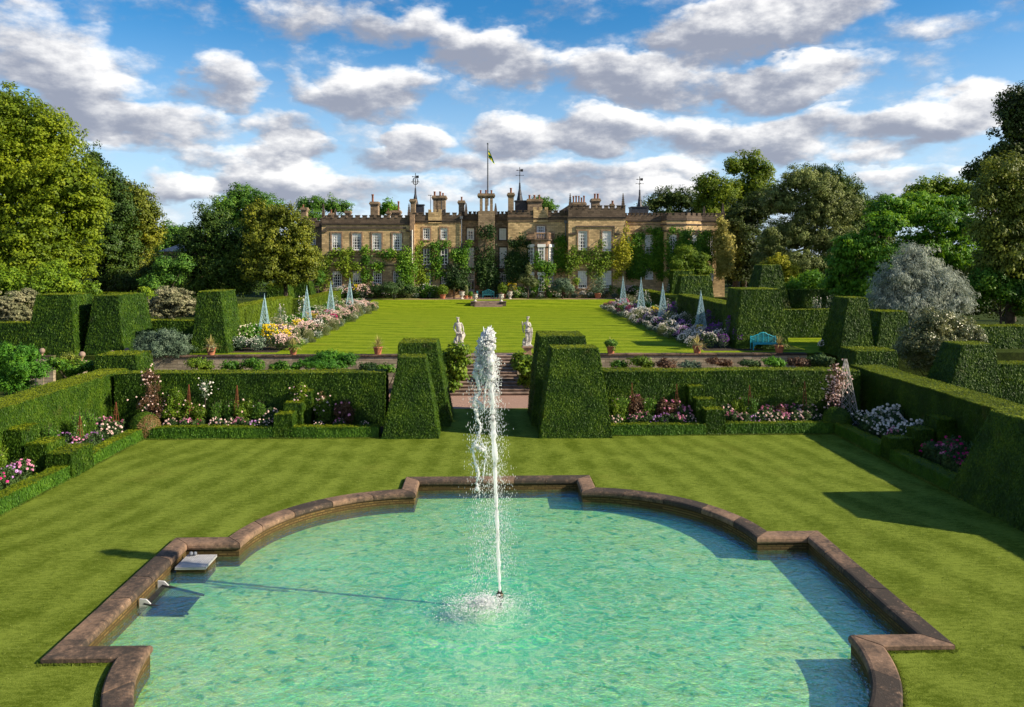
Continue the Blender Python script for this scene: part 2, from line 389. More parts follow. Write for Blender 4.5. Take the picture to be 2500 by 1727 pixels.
def lawn(name, ca, cb, cy, period, axis, warp, contrast, second=0.0):
    """mown grass: ca dark stripe, cb pale stripe, cy dry flecks"""
    m, t = newmat(name); p = pos(t)
    s = nd(t, 'ShaderNodeSeparateXYZ', {0: p}); x, y = X_(t, s.outputs[0]), X_(t, s.outputs[1])
    big = noise(t, p, .16, 2.0); mid = noise(t, p, 1.1, 5.0, .65)
    if axis == 'fan':      # stripes run away from the camera, fanning out a little to both sides
        q = x * (y * 0.012 + 1.0) + (y * 0.30) * x.ramp(-14, 14, -1, 1, smooth=False) * .55
    else:
        q = y + x * 0.10
    st = (((q + (big - .5) * warp + (mid - .5) * .55) * (6.2832 / period)).m('SINE')).ramp(-1.1, 1.1)
    st2 = (((x * .5 + y * .9 + (big - .5) * 6.0) * 2.2).m('SINE')).ramp(-1, 1)
    # streaky texture of leaning blades
    vs = nd(t, 'ShaderNodeVectorMath', {0: p, 1: (1.0, 2.6, 1.0)}, operation='MULTIPLY').outputs[0]
    n2 = noise(t, vs, 4.0, 6.0, .7); n3 = noise(t, p, 26.0, 4.0, .7); n4 = noise(t, p, 70.0, 2.0, .7)
    f = (st - .5) * contrast + (st2 - .5) * second + (n2 - .5) * 2.6 + (n3 - .5) * 2.0 + (n4 - .5) * 1.4 + (mid - .5) * 1.5 + .5
    c = mixc(t, f.ramp(.05, .95, smooth=False), ca, cb)
    c = mixc(t, noise(t, p, .35, 4.0, .6).ramp(.55, .75) * .35, c, cy)
    c = mixc(t, n4.ramp(.72, .78) * .30, c, (.26, .32, .07))
    nm = bump(t, n3 * .5 + n4 * .5, .03)
    df = nd(t, 'ShaderNodeBsdfPrincipled', {'Base Color': c, 'Roughness': .8, 'Normal': nm, 'Specular IOR Level': .05})
    finish(t, df.outputs[0]); return m
M['lawn_low'] = lawn('lower_lawn_grass', (.072,.108,.006), (.185,.240,.032), (.17,.178,.028), 1.45, 'fan', 2.6, .34, .16)
M['lawn_up'] = lawn('upper_lawn_grass', (.110,.175,.003), (.225,.290,.013), (.25,.24,.02), 1.9, 'x', 4.0, .55, .20)
M['rough'] = lawn('rough_ground_cover', (.018,.030,.006), (.05,.075,.012), (.05,.05,.02), 3, 'x', 3, .2)
M['gravel'] = plain('pink_gravel', (.42,.27,.20), .9, .3, 30, c2=(.25,.15,.11), bmp=.02)
# ================================================================== GROUND, POOL
PW_, PT_, PR_, PC_ = 3.19, 8.83, 4.84, 2.6
def outline(o, n_arc=40, dens=True):
    """pool outline pulled in by o; returns list of segments, each an array of points, going clockwise"""
    w, T, ra = PW_ - o, PT_ - o, PR_ - o
    a = PC_ + math.sqrt(ra * ra - (w - PC_) ** 2); segs = []
    t0, t1 = math.atan2(a - PC_, w - PC_), math.atan2(w - PC_, a - PC_)
    for k in range(4):
        qs = [np.stack([np.full(9, w), np.linspace(T, a, 9)], 1)]
        th = np.linspace(t0, t1, n_arc + 1); qs.append(np.stack([PC_ + ra * np.cos(th), PC_ + ra * np.sin(th)], 1))
        qs.append(np.stack([np.linspace(a, T, 9), np.full(9, w)], 1))
        qs.append(np.stack([np.full(25, T), np.linspace(w, -w, 25)], 1))
        for q in qs:
            x, y = q[:, 0], q[:, 1]
            for _ in range(k): x, y = y, -x
            segs.append(np.stack([x, y], 1))
    return segs
def loop(o): return np.concatenate([s[:-1] for s in outline(o)])

def ring(mb, A, B, za, zb, mi=0, smooth=False):
    n = len(A); V = np.concatenate([np.c_[A, np.full(n, za)], np.c_[B, np.full(n, zb)]])
    i = np.arange(n); j = (i + 1) % n
    mb.add(V, np.stack([i, j, j + n, i + n], 1), mi, smooth=smooth)

oc = loop(0.03)
def to_rect(P, x0, x1, y0, y1):
    out = []
    for x, y in P:
        k = 1e9
        if x > 1e-9: k = min(k, x1 / x)
        if x < -1e-9: k = min(k, x0 / x)
        if y > 1e-9: k = min(k, y1 / y)
        if y < -1e-9: k = min(k, y0 / y)
        out.append((x * k, y * k))
    return np.array(out)
g = MB(); ang = np.arctan2(oc[:, 1], oc[:, 0]); ring(g, oc, np.stack([np.cos(ang) * 29.0, np.sin(ang) * 29.0], 1), 0, 0)
A2 = np.linspace(0, 2 * np.pi, 97)[:-1]
V = np.concatenate([np.stack([np.cos(A2) * r, np.sin(A2) * r, np.zeros(96)], 1) for r in (28.9, 1500)])
ii = np.arange(96); g.add(V, np.stack([ii, (ii + 1) % 96, (ii + 1) % 96 + 96, ii + 96], 1))
tag(g.build('ground', M['rough']), kind='structure')
g = MB(); ring(g, oc, to_rect(oc, -15.7, 15.9, -40, 15.35), .004, .004)
g.add([(-3.6, 15.35, .004), (2.4, 15.35, .004), (2.4, 21.3, .004), (-3.6, 21.3, .004)], [(0, 1, 2, 3)])
tag(g.build('lower_lawn', M['lawn_low']), kind='structure')
g = MB(); g.add([(-19, 21.3, .008), (19, 21.3, .008), (19, 25.6, .008), (-19, 25.6, .008)], [(0, 1, 2, 3)])
tag(g.build('gravel_path', M['gravel']), kind='structure')
g = MB(); 
for x0, x1, y0, y1 in ((-17.6, -5, 15.2, 18.0), (4.7, 17.8, 15.2, 18.0), (-17.8, -14.9, -8, 15.2), (14.9, 17.6, -8, 15.2), (-19, -3.4, 25.6, YW), (2.6, 19, 25.6, YW)):
    g.add([(x0, y0, .012), (x1, y0, .012), (x1, y1, .012), (x0, y1, .012)], [(0, 1, 2, 3)])
tag(g.build('flower_bed_soil', M['soil']), kind='structure')
# upper terrace ground
g = MB()
YB0, YB1 = 72.5, 77.5
def quad(mb, x0, x1, y0, y1, z0, z1, nx=1, mi=0): mb.add([(x0, y0, z0), (x1, y0, z0), (x1, y1, z1), (x0, y1, z1)], [(0, 1, 2, 3)], mi)
ys = YW + .30
quad(g, -3.4, 2.4, ys + .9, YB0, U1, U1); quad(g, -400, -3.4, ys, YB0, U1, U1); quad(g, 2.4, 400, ys, YB0, U1, U1)
quad(g, -400, 400, YB0, YB1, U1, U2); quad(g, -400, 400, YB1, 900, U2, U2)
g.add([(-400, ys, -.1), (-3.4, ys, -.1), (-3.4, ys, U1), (-400, ys, U1)], [(0, 1, 2, 3)]); g.add([(2.4, ys, -.1), (400, ys, -.1), (400, ys, U1), (2.4, ys, U1)], [(0, 1, 2, 3)])
tag(g.build('terrace_ground', M['rough']), kind='structure')
g = MB(); e = .006
quad(g, -3.4, 2.4, ys + .9, 30.9, U1 + e, U1 + e); quad(g, -21, -3.4, ys, 30.9, U1 + e, U1 + e); quad(g, 2.4, 20, ys, 30.9, U1 + e, U1 + e); quad(g, 20, 27.5, 30.0, 38.5, U1 + e, U1 + e); quad(g, -27.5, -17.6, 30.9, 36, U1 + e, U1 + e)
quad(g, -13.6, 13.4, 30.9, YB0, U1 + e, U1 + e); quad(g, -14.6, 15.2, YB0, YB1, U1 + e, U2 + e); quad(g, -14.6, 15.2, YB1, YB1 + .7, U2 + e, U2 + e); quad(g, -15, 15.2, YB1 + 2.5, YB1 + 3.4, U2 + e, U2 + e)
tag(g.build('upper_lawn', M['lawn_up']), kind='structure')
g = MB(); quad(g, -22, 19, YB1 + .7, YB1 + 2.5, U2 + .008, U2 + .008); quad(g, -5.8, 1.6, YB1 + 2.5, YB1 + 6, U2 + .008, U2 + .008)
quad(g, -48, -17, 66, 67.6, U1 + .02, U1 + .02)
tag(g.build('terrace_path', M['gravel']), kind='structure')
g = MB(); 
for x0, x1 in ((-17.5, -13.6), (13.4, 17.2)): quad(g, x0, x1, 30.9, YB0, U1 + .004, U1 + .004)
quad(g, -22, -5.8, YB1 + 3.4, YB1 + 6, U2 + .004, U2 + .004); quad(g, 1.6, 26, YB1 + 3.4, YB1 + 6, U2 + .004, U2 + .004)
tag(g.build('border_soil', M['soil']), kind='structure')

# ---- pool: coping stones, brick basin wall, floor
pool = empty('garden_pool', (0, 0, 0), 'large ornamental pool edged with sandstone coping, turquoise inside, sunk in the striped lawn', 'pool')
rng = np.random.default_rng(5)
cp = MB()
prof = [(0.0, .02), (0.0, .095), (.03, .115), (.42, .115), (.475, .10), (.505, .065), (.515, .0), (.50, -.045), (.46, -.06)]
SEG = [outline(o) for o, z in prof]
for si in range(16):
    base_ = SEG[0][si]; L = np.linalg.norm(np.diff(SEG[2][si], axis=0), axis=1).sum()
    ns = max(1, int(round(L / 1.35))); cuts = np.linspace(0, 1, ns + 1); m = len(base_)
    par = np.linspace(0, 1, m)
    for k in range(ns):
        gp = .011 / L
        t = np.unique(np.r_[cuts[k] + gp, par[(par > cuts[k] + gp) & (par < cuts[k + 1] - gp)], cuts[k + 1] - gp])
        dz = rng.uniform(-.006, .006); npf = len(prof); V = []
        for tt in t:
            for q, (o, z) in enumerate(prof):
                S_ = SEG[q][si]; V.append((np.interp(tt, par, S_[:, 0]), np.interp(tt, par, S_[:, 1]), z + dz))
        F = [(a * npf + b, (a + 1) * npf + b, (a + 1) * npf + b + 1, a * npf + b + 1) for a in range(len(t) - 1) for b in range(npf - 1)]
        r = np.full(len(V), rng.uniform()); cp.add(V, F, 0, r)
        cp.add(V[:npf], [tuple(range(npf))], 0, r[:npf]); cp.add(V[-npf:], [tuple(range(npf))[::-1]], 0, r[:npf])
cp.build('coping', M['coping'], pool)
bw = MB(); li, lo_ = loop(.47), loop(.47)
ring(bw, loop(.45), loop(.47), -.061, -.10); ring(bw, li, lo_, -.10, -.75); ring(bw, loop(.02), loop(.45), .0, -.061)
bw.build('basin_wall', M['brick'], pool)
def floor_mat():
    m, t = newmat('pool_floor_painted_caustics'); p = pos(t)
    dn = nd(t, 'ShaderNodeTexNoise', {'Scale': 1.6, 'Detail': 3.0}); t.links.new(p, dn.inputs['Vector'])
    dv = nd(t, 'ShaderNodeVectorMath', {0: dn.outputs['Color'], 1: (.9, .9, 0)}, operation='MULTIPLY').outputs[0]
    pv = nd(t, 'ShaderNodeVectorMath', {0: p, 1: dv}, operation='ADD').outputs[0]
    vo = nd(t, 'ShaderNodeTexVoronoi', {'Vector': pv, 'Scale': 3.4}, feature='SMOOTH_F1'); vo.inputs['Smoothness'].default_value = .35  # cell networks imitate caustic light, painted into the floor colour
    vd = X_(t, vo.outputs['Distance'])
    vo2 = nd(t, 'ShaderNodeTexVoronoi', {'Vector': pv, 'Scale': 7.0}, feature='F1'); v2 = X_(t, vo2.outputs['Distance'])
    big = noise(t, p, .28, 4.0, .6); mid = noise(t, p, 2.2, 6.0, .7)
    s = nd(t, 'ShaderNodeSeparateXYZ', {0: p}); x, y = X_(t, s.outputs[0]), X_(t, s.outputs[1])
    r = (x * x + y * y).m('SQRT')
    clean = r.ramp(6.0, 1.0)                      # algae mottle and painted caustics fade out under the fountain
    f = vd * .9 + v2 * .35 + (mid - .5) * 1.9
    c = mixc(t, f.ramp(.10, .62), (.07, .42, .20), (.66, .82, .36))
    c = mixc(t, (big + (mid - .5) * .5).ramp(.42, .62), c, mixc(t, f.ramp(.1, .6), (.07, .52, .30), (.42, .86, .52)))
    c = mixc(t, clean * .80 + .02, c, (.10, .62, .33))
    c = mixc(t, (v2 + (mid - .5) * .5).ramp(.42, .62) * .55, c, (.80, .95, .58))  # fine pale lines: caustic light painted over the floor
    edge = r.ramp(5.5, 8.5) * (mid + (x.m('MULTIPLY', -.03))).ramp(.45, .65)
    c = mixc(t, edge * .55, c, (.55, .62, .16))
    finish(t, nd(t, 'ShaderNodeBsdfDiffuse', {'Color': c}).outputs[0]); return m
fl = MB(); lp = loop(.44); n = len(lp)
fl.add(np.r_[np.c_[lp, np.full(n, -.52)], [[0, 0, -.52]]], [(i, (i + 1) % n, n) for i in range(n)])
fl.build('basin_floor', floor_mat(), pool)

def water_mat():
    m, t = newmat('pool_water'); p = pos(t)
    vs = nd(t, 'ShaderNodeVectorMath', {0: p, 1: (1.0, 1.35, 1.0)}, operation='MULTIPLY').outputs[0]
    n1 = noise(t, vs, 2.2, 3.0, .55, .6); n2 = noise(t, vs, 7.0, 3.0, .6, .4); n3 = noise(t, vs, 20.0, 2.0, .5)
    nm = bump(t, n1 * .50 + n2 * .36 + n3 * .14, .15)
    fr = X_(t, nd(t, 'ShaderNodeFresnel', {'IOR': 1.33, 'Normal': nm}).outputs[0])
    h = n1 * .6 + n2 * .4
    tr = nd(t, 'ShaderNodeBsdfTransparent', {'Color': mixc(t, h.ramp(.38, .62), (.62, .96, .68), (.90, 1.0, .84))})
    df = nd(t, 'ShaderNodeBsdfDiffuse', {'Color': mixc(t, h.ramp(.35, .65), (.03, .42, .28), (.16, .68, .48)), 'Normal': nm})
    a = nd(t, 'ShaderNodeMixShader', {0: h.ramp(.62, .36) * .10 + .03, 1: tr.outputs[0], 2: df.outputs[0]})
    gl = nd(t, 'ShaderNodeBsdfGlossy', {'Color': (1, 1, 1), 'Roughness': .05, 'Normal': nm})
    finish(t, nd(t, 'ShaderNodeMixShader', {0: (fr * 1.0).m('MINIMUM', .6), 1: a.outputs[0], 2: gl.outputs[0]}).outputs[0])
    return m
ZW = -.25; FC = np.array([-.42, -.45])
wt = MB(); lp = loop(.465); n = len(lp); rad = np.concatenate([np.linspace(.0, .5, 70)[1:], np.linspace(.5, 1, 50)[1:]])
V = np.concatenate([np.array([[0, 0]])] + [lp * r for r in rad])
rr = np.linalg.norm(V - FC, axis=1); th = np.arctan2(V[:, 1] - FC[1], V[:, 0] - FC[0])
z = .045 * np.sin(rr * 5.2 - 1.0 + .5 * np.sin(3 * th)) * np.exp(-((rr - 1.55) / .75) ** 2) + .02 * np.exp(-(rr / 1.1) ** 2) * snoise(np.c_[V, V[:, :1]], 9, 3)
z += .020 * np.sin(rr * 8.0) * np.exp(-rr * .45)
z += .006 * snoise(np.c_[V, V[:, :1] * 0], 3.0, 7) + .004 * snoise(np.c_[V, V[:, :1] * 0], 8.0, 8)
V3 = np.c_[V, ZW + z]; nr = len(rad); i = np.arange(n); j = (i + 1) % n
wt.add(V3, np.stack([np.zeros(n, int), 1 + i, 1 + j], 1), smooth=True)
F = np.concatenate([np.stack([1 + k * n + i, 1 + (k + 1) * n + i, 1 + (k + 1) * n + j, 1 + k * n + j], 1) for k in range(nr - 1)])
V0 = wt.nv; wt.p.append((np.zeros((0, 3), np.float32), F, 0, np.zeros(0, np.float32), True))
tag(wt.build('water', water_mat()), kind='structure')

# ---- fountain
fo = empty('fountain', (0, 0, 0), 'tall white water jet rising from a dark nozzle in the middle of the pool', 'fountain')
def FP(px, py, y=0.0):
    x, z_ = Rp(px, py, y); return (x, y, z_)
nz = MB(); bx_, _, bz = FP(1220.5, 1448)
nz.lathe((bx_, 0, -1.0), [(.045, 0), (.045, .72), (.075, .72), (.075, .78), (.045, .79), (.04, .90), (.055, .91), (.055, bz + 1 - .16), (.085, bz + 1 - .15), (.085, bz + 1 - .02), (.05, bz + 1)], 12)
nz.build('nozzle', M['brass'], fo)
rng = np.random.default_rng(11)
J = [(1220.5, 1449, .022), (1218.5, 1400, .036), (1216, 1347, .042), (1214, 1290, .045), (1212, 1234, .045), (1209, 1153, .05), (1207.5, 1110, .058), (1205.7, 1070, .06), (1204.5, 1040, .065), (1203, 1015, .06), (1201, 985, .07), (1198.8, 960, .075), (1197, 930, .10), (1197, 905, .13), (1194, 880, .14), (1193, 860, .15), (1193, 835, .15), (1196, 815, .12), (1199, 803, .06)]
def strand(mb, pts, rscale=1.0, jit=.03, n=8, y=0.0, sub=4, seed=0):
    g = np.random.default_rng(seed); P = np.array([FP(a, b, y) for a, b, r in pts]); r = np.array([p[2] for p in pts]) * rscale
    t = np.arange(len(P)); tt = np.linspace(0, len(P) - 1, (len(P) - 1) * sub + 1)
    Q = np.stack([np.interp(tt, t, P[:, k]) for k in range(3)], 1); rq = np.interp(tt, t, r) * g.uniform(.7, 1.3, len(tt))
    Q += g.normal(0, 1, Q.shape) * jit * rq[:, None] * 6; mb.tube(Q, rq, n, rnd=.7)
mb = MB(); strand(mb, J, 1.0, .02, 10, 0, 4, 1); mb.build('water_jet', M['water_white'], fo)
def drops(mb, P, r, g, el=1.6):
    """little elongated octahedra"""
    n = len(P); r = np.broadcast_to(np.asarray(r, float), (n,)); 
    o = np.array([(1, 0, 0), (0, 1, 0), (-1, 0, 0), (0, -1, 0), (0, 0, 1), (0, 0, -1)], float)
    V = o[None] * r[:, None, None] * np.array([1, 1, 1.0]); V[:, 4:, :] *= el
    V += g.normal(0, .25, V.shape) * r[:, None, None]; V += np.asarray(P)[:, None, :]
    F = np.array([(0, 1, 4), (1, 2, 4), (2, 3, 4), (3, 0, 4), (1, 0, 5), (2, 1, 5), (3, 2, 5), (0, 3, 5)])
    mb.add(V.reshape(-1, 3), (F[None] + 6 * np.arange(n)[:, None, None]).reshape(-1, 3), 0, np.repeat(g.uniform(.3, 1, n), 6), smooth=True)
# frothing head of the plume: many overlapping lumps
hd = MB(); HD = [(1192, 818, 9, 9), (1188, 832, 15, 10), (1184, 848, 15, 11), (1182, 865, 16, 11), (1178, 882, 19, 11), (1176, 900, 19, 12), (1180, 920, 20, 12), (1197, 900, 9, 22), (1195, 870, 12, 22)]
PP = []; rr_ = []
for (a, b, rx, ry) in HD:
    k = 420 if b < 880 else 240
    q = rng.normal(0, .48, (k, 3)); 
    for u in q: PP.append(FP(a + u[0] * rx, b + u[1] * ry, u[2] * .16)); rr_.append(rng.uniform(.006, .020) if b < 875 else rng.uniform(.005, .014))
    for _ in range(9 if b < 880 else 3):
        u = rng.normal(0, .30, 3); s = rng.uniform(.6, 1.1); hd.ball(FP(a + u[0] * rx, b + u[1] * ry, u[2] * .12), (.045 * s, .045 * s, .15 * s), 10, 8)
drops(hd, PP, rr_, rng, 2.2); 
for k in range(13):
    a = rng.uniform(1182, 1203); b = rng.uniform(812, 835); strand(hd, [(a, b + 18, .05), (a + rng.uniform(-2, 3), b + 4, .035), (a + rng.uniform(-3, 6), b - rng.uniform(4, 22), .006)], 1, .04, 6, rng.uniform(-.1, .1), 3, k)
hd.build('plume', M['water_white'], fo)
FS = [[(1182, 820, .09), (1176, 845, .09), (1170, 870, .07), (1164, 895, .055), (1160, 912, .07), (1168, 935, .04), (1171, 960, .05), (1160, 972, .035), (1156, 985, .04), (1163, 1004, .05), (1165, 1022, .035), (1174, 1040, .03), (1170, 1058, .03), (1166, 1072, .03), (1154, 1088, .03), (1153, 1098, .02), (1160, 1131, .025), (1168, 1148, .03), (1164, 1180, .022), (1166, 1195, .04)],
      [(1193, 900, .06), (1190, 925, .03), (1186, 950, .025), (1183, 970, .02), (1182, 990, .02), (1181, 1000, .006)],
      [(1178, 1082, .02), (1186, 1102, .025), (1185, 1125, .012), (1182, 1145, .02), (1180, 1170, .006)],
      [(1162, 975, .03), (1170, 985, .04), (1178, 990, .03), (1174, 1000, .02)], [(1160, 1085, .03), (1170, 1095, .04), (1180, 1098, .03), (1186, 1098, .01)],
      [(1197, 850, .08), (1199, 880, .06), (1200, 920, .05), (1202, 960, .04), (1203, 1000, .02)]]
for k, f in enumerate(FS):
    mb = MB(); strand(mb, f, 1.0, .05, 8, -.04 * (k + 1), 5, 20 + k)
    for a, b, r in f: 
        q = rng.normal(0, 1, (16, 2)); drops(mb, [FP(a + u * 5, b + v * 8, -.04 * (k + 1)) for u, v in q], rng.uniform(.004, .013, 16), rng, 3.0)
    mb.build('falling_water', M['water_white'], fo)
# drifting spray, splash and foam: nobody could count these
sp_ = MB(); P = []
for k in range(3400):
    b = rng.uniform(0, 1) ** .75; py = 850 + b * 560; c = 1200 + b * 6; w = 5 + 24 * b ** .8
    px = c + abs(rng.normal(0, 1)) * w * (1 if rng.random() < .72 else -.55)
    P.append(FP(px, py, rng.normal(0, .1 + .5 * b)))
drops(sp_, P, rng.uniform(.0022, .0055, len(P)) , rng, 6.0)
P = [FP(1205 + rng.normal(0, 9), 870 + abs(rng.normal(0, 70)), rng.normal(0, .12)) for k in range(900)]
drops(sp_, P, rng.uniform(.004, .012, len(P)), rng, 1.6)
P = [FP(1168 + rng.normal(0, 16), rng.uniform(930, 1440), rng.normal(0, .3)) for k in range(1100)]
drops(sp_, P, rng.uniform(.0025, .006, len(P)), rng, 7.0)
tag(sp_.build('spray', M['water_white'], fo), kind='stuff')
fm = MB(); n = 3000; r = np.abs(rng.normal(0, .42, n)) + rng.uniform(0, .12, n); t = rng.uniform(0, 6.28, n)
P = np.stack([FC[0] + r * np.cos(t) * 1.25, FC[1] + r * np.sin(t) * .95, ZW + .02 + np.abs(rng.normal(0, 1, n)) * .10 * np.exp(-(r / .6) ** 2)], 1)
drops(fm, P, rng.uniform(.006, .022, n) * np.exp(-r * .6), rng, 1.0)
n = 700; r = .5 + np.abs(rng.normal(0, .42, n)); t = rng.uniform(0, 6.28, n)
t = rng.uniform(0, 6.28, n); P = np.stack([FC[0] + r * np.cos(t) * 1.25, FC[1] + r * np.sin(t), ZW + .02 + rng.uniform(0, .10, n) * np.exp(-(r - .5))], 1)
drops(fm, P, rng.uniform(.003, .010, n), rng, 1.3)
tag(fm.build('splash', M['water_white'], fo), kind='stuff')

# ---- rough grass along the kerb and hedge feet, clippings on the turf
ge = MB(); g = np.random.default_rng(77); P = loop(-.02); d = np.diff(np.r_[P, P[:1]], axis=0); k = g.integers(0, len(P), 15000, ); t = g.uniform(0, 1, 15000)[:, None]
Q = P[k] + d[k] * t; nrm2 = np.stack([-d[k][:, 1], d[k][:, 0]], 1); nrm2 /= np.linalg.norm(nrm2, axis=1)[:, None] + 1e-9; Q = Q + nrm2 * np.abs(g.normal(0, .035, 15000))[:, None]
Q = Q[(Q[:, 1] > -9)]; n = len(Q); ge.cards(np.c_[Q, np.full(n, .018)], g.normal(0, 1, (n, 3)) * np.array([1, 1, .2]), .055, .014, g, 0, .1, 0, None, np.tile((0, 0, 1.), (n, 1)))
for (xa, ya, xb, yb, m_) in ((-14.85, 4, -14.85, 15, 4200), (-15, 15.03, -5, 15.03, 4200), (5, 15.13, 14.7, 15.13, 4200), (14.68, 6, 14.68, 15.2, 4200)):
    t = g.uniform(0, 1, m_); Q = np.c_[xa + (xb - xa) * t, ya + (yb - ya) * t, np.full(m_, .02)] + g.normal(0, .03, (m_, 3)) * np.array([1, 1, .1])
    ge.cards(Q, g.normal(0, 1, (m_, 3)) * np.array([1, 1, .2]), .07, .016, g, 0, .1, 0, None, np.tile((0, 0, 1.), (m_, 1)))
m_ = 26000; Q = np.c_[g.uniform(-14.6, 14.4, m_), g.uniform(-6, 15, m_), np.full(m_, .016)]; rq = np.hypot(Q[:, 0], Q[:, 1]); Q = Q[(rq > 9.3) & (np.abs(Q[:, 0]) < 14.4)]
ge.cards(Q, np.tile((0, 0, 1.), (len(Q), 1)), .045, .014, g, 0, .6, .2, np.clip(g.normal(.75, .3, len(Q)), 0, 1.2))
tag(ge.build('grass', M['grassblade']), kind='stuff', label='longer grass blades and clippings along the pool kerb and hedge feet', cat='grass')

# ---- pool bits: grating platform and duck ramp
gr = empty('service_platform', (0, 0, 0), 'pale square grating on a small brick box in the left back corner of the pool', 'platform')
x0, x1, y0, y1 = -8.24, -7.47, 1.66, 2.50; zt = -.11
m_ = MB(); m_.box(x0 + .03, x1 - .03, y0 + .03, y1 - .03, -.52, zt - .06); m_.build('box', M['brick'], gr)
m_ = MB(); m_.box(x0, x1, y0, y1, zt - .055, zt - .03)
for k in range(14): xx = x0 + (x1 - x0 - .022) * k / 13; m_.box(xx, xx + .022, y0, y1, zt - .03, zt)
for k in range(14): yy = y0 + (y1 - y0 - .022) * k / 13; m_.box(x0, x1, yy, yy + .022, zt - .027, zt + .003)
m_.build('grating', M['grate'], gr)
sb = empty('pool_float', (-8.12, 2.42, 0), 'small grey float lying on the grating in the corner of the pool', 'float')
m_ = MB(); m_.ball((0, 0, zt + .06), .055, 12, 8); m_.ball((.10, .02, zt + .055), .05, 12, 8, 0); m_.build('ball', M['lead'], sb)
dr = empty('animal_ramp', (0, 0, 0), 'dark mesh ramp on two pale brackets sloping from the left pool edge into the water', 'ramp')
m_ = MB(); xa, xb = -8.2, -7.3
for k in range(26):
    t = k / 25; x = xa + (xb - xa) * t; m_.box(x - .008, x + .008, -.15, .80, -.20 - .24 * t - .012, -.20 - .24 * t)
for k in range(16):
    y = -.15 + .95 * k / 15; m_.add([(xa, y - .008, -.19), (xa, y + .008, -.19), (xb, y + .008, -.43), (xb, y - .008, -.43)], [(0, 1, 2, 3)])
for y in (-.17, .82): m_.tube([(xa, y, -.19), (xb + .1, y, -.45)], .03, 8)
m_.box(xa, xb, -.13, .78, -.50, -.48)
m_.build('mesh_panel', M['iron'], dr)
for y in (-.17, .82):
    m_ = MB(); V = [(xa - .1, y - .02, -.085), (xa + .05, y - .02, -.10), (xa + .20, y - .02, -.25), (xa - .1, y - .02, -.25)]
    V += [(a, b + .04, c) for a, b, c in V]; m_.add(V, [(0, 3, 2, 1), (4, 5, 6, 7), (0, 1, 5, 4), (1, 2, 6, 5), (2, 3, 7, 6), (3, 0, 4, 7)]); m_.build('bracket', M['grate'], dr)

# ================================================================== CLIPPED HEDGES
def grid_face(c00, c10, c11, c01, step):
    nu = max(1, int(np.linalg.norm(np.subtract(c10, c00)) / step)); nv = max(1, int(np.linalg.norm(np.subtract(c01, c00)) / step))
    nu, nv = min(nu, 160), min(nv, 60)
    u, v = np.meshgrid(np.linspace(0, 1, nu + 1), np.linspace(0, 1, nv + 1)); u, v = u.ravel()[:, None], v.ravel()[:, None]
    c00, c10, c11, c01 = map(np.array, (c00, c10, c11, c01))
    P = c00 * (1 - u) * (1 - v) + c10 * u * (1 - v) + c11 * u * v + c01 * (1 - u) * v
    i = np.arange(nv)[:, None] * (nu + 1) + np.arange(nu)[None]; i = i.ravel()
    return P, np.stack([i, i + 1, i + nu + 2, i + nu + 1], 1)
def wob(P, a, s=0): return np.stack([snoise(P, 1.6, s) + .6 * snoise(P, 5, s + 1), snoise(P, 1.6, s + 2) + .6 * snoise(P, 5, s + 3), snoise(P, 1.3, s + 4) * .8 + .5 * snoise(P, 5, s + 5)], 1) * a
hseed = [0]
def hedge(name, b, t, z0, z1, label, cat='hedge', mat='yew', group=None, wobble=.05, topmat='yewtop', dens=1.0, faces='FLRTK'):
    """clipped hedge or topiary: b / t = (x0,x1,y0,y1) of foot and top"""
    hseed[0] += 10; sd = hseed[0]; g = np.random.default_rng(sd)
    c = [(b[0], b[2], z0), (b[1], b[2], z0), (b[1], b[3], z0), (b[0], b[3], z0), (t[0], t[2], z1), (t[1], t[2], z1), (t[1], t[3], z1), (t[0], t[3], z1)]
    FC_ = {'F': (0, 1, 5, 4), 'R': (1, 2, 6, 5), 'K': (2, 3, 7, 6), 'L': (3, 0, 4, 7), 'T': (4, 5, 6, 7)}
    mb = MB(); d0 = max(8, math.hypot((b[0] + b[1]) / 2 - CX, min(max(b[2], CY + 8), b[3]) - CY)); 
    for k in faces:
        q = [c[i] for i in FC_[k]]; step = max(.14, d0 * .005)
        P, F = grid_face(*q, step); nrm = np.cross(np.subtract(q[1], q[0]), np.subtract(q[3], q[0])); ar = np.linalg.norm(nrm); nrm = nrm / ar
        A = ar
        mb.add(P + wob(P, wobble, sd % 7) - nrm * .03, F, 0, np.full(len(P), .22), smooth=True)
        sz = max(.05, d0 * .0018); n = int(min(52000, A * dens * 2.6 / (sz * sz)) * (1.0 if k != 'K' else .25))
        u, v = g.uniform(0, 1, (2, n)); u, v = u[:, None], v[:, None]; q = np.array(q)
        P = q[0] * (1 - u) * (1 - v) + q[1] * u * (1 - v) + q[2] * u * v + q[3] * (1 - u) * v
        P = P + wob(P, wobble, sd % 7) + nrm * g.uniform(-.03, .02, n)[:, None] * (1 + d0 / 60)
        hz = np.clip(.5 + .25 * snoise(P, 3.0, sd + 5) + g.normal(0, .22, n), 0, 1)
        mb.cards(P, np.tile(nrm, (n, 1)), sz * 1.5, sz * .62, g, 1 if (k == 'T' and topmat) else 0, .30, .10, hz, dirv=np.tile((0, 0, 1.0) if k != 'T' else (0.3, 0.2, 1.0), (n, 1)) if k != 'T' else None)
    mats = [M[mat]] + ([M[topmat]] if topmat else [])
    return tag(mb.build(name, mats), label, cat, group)

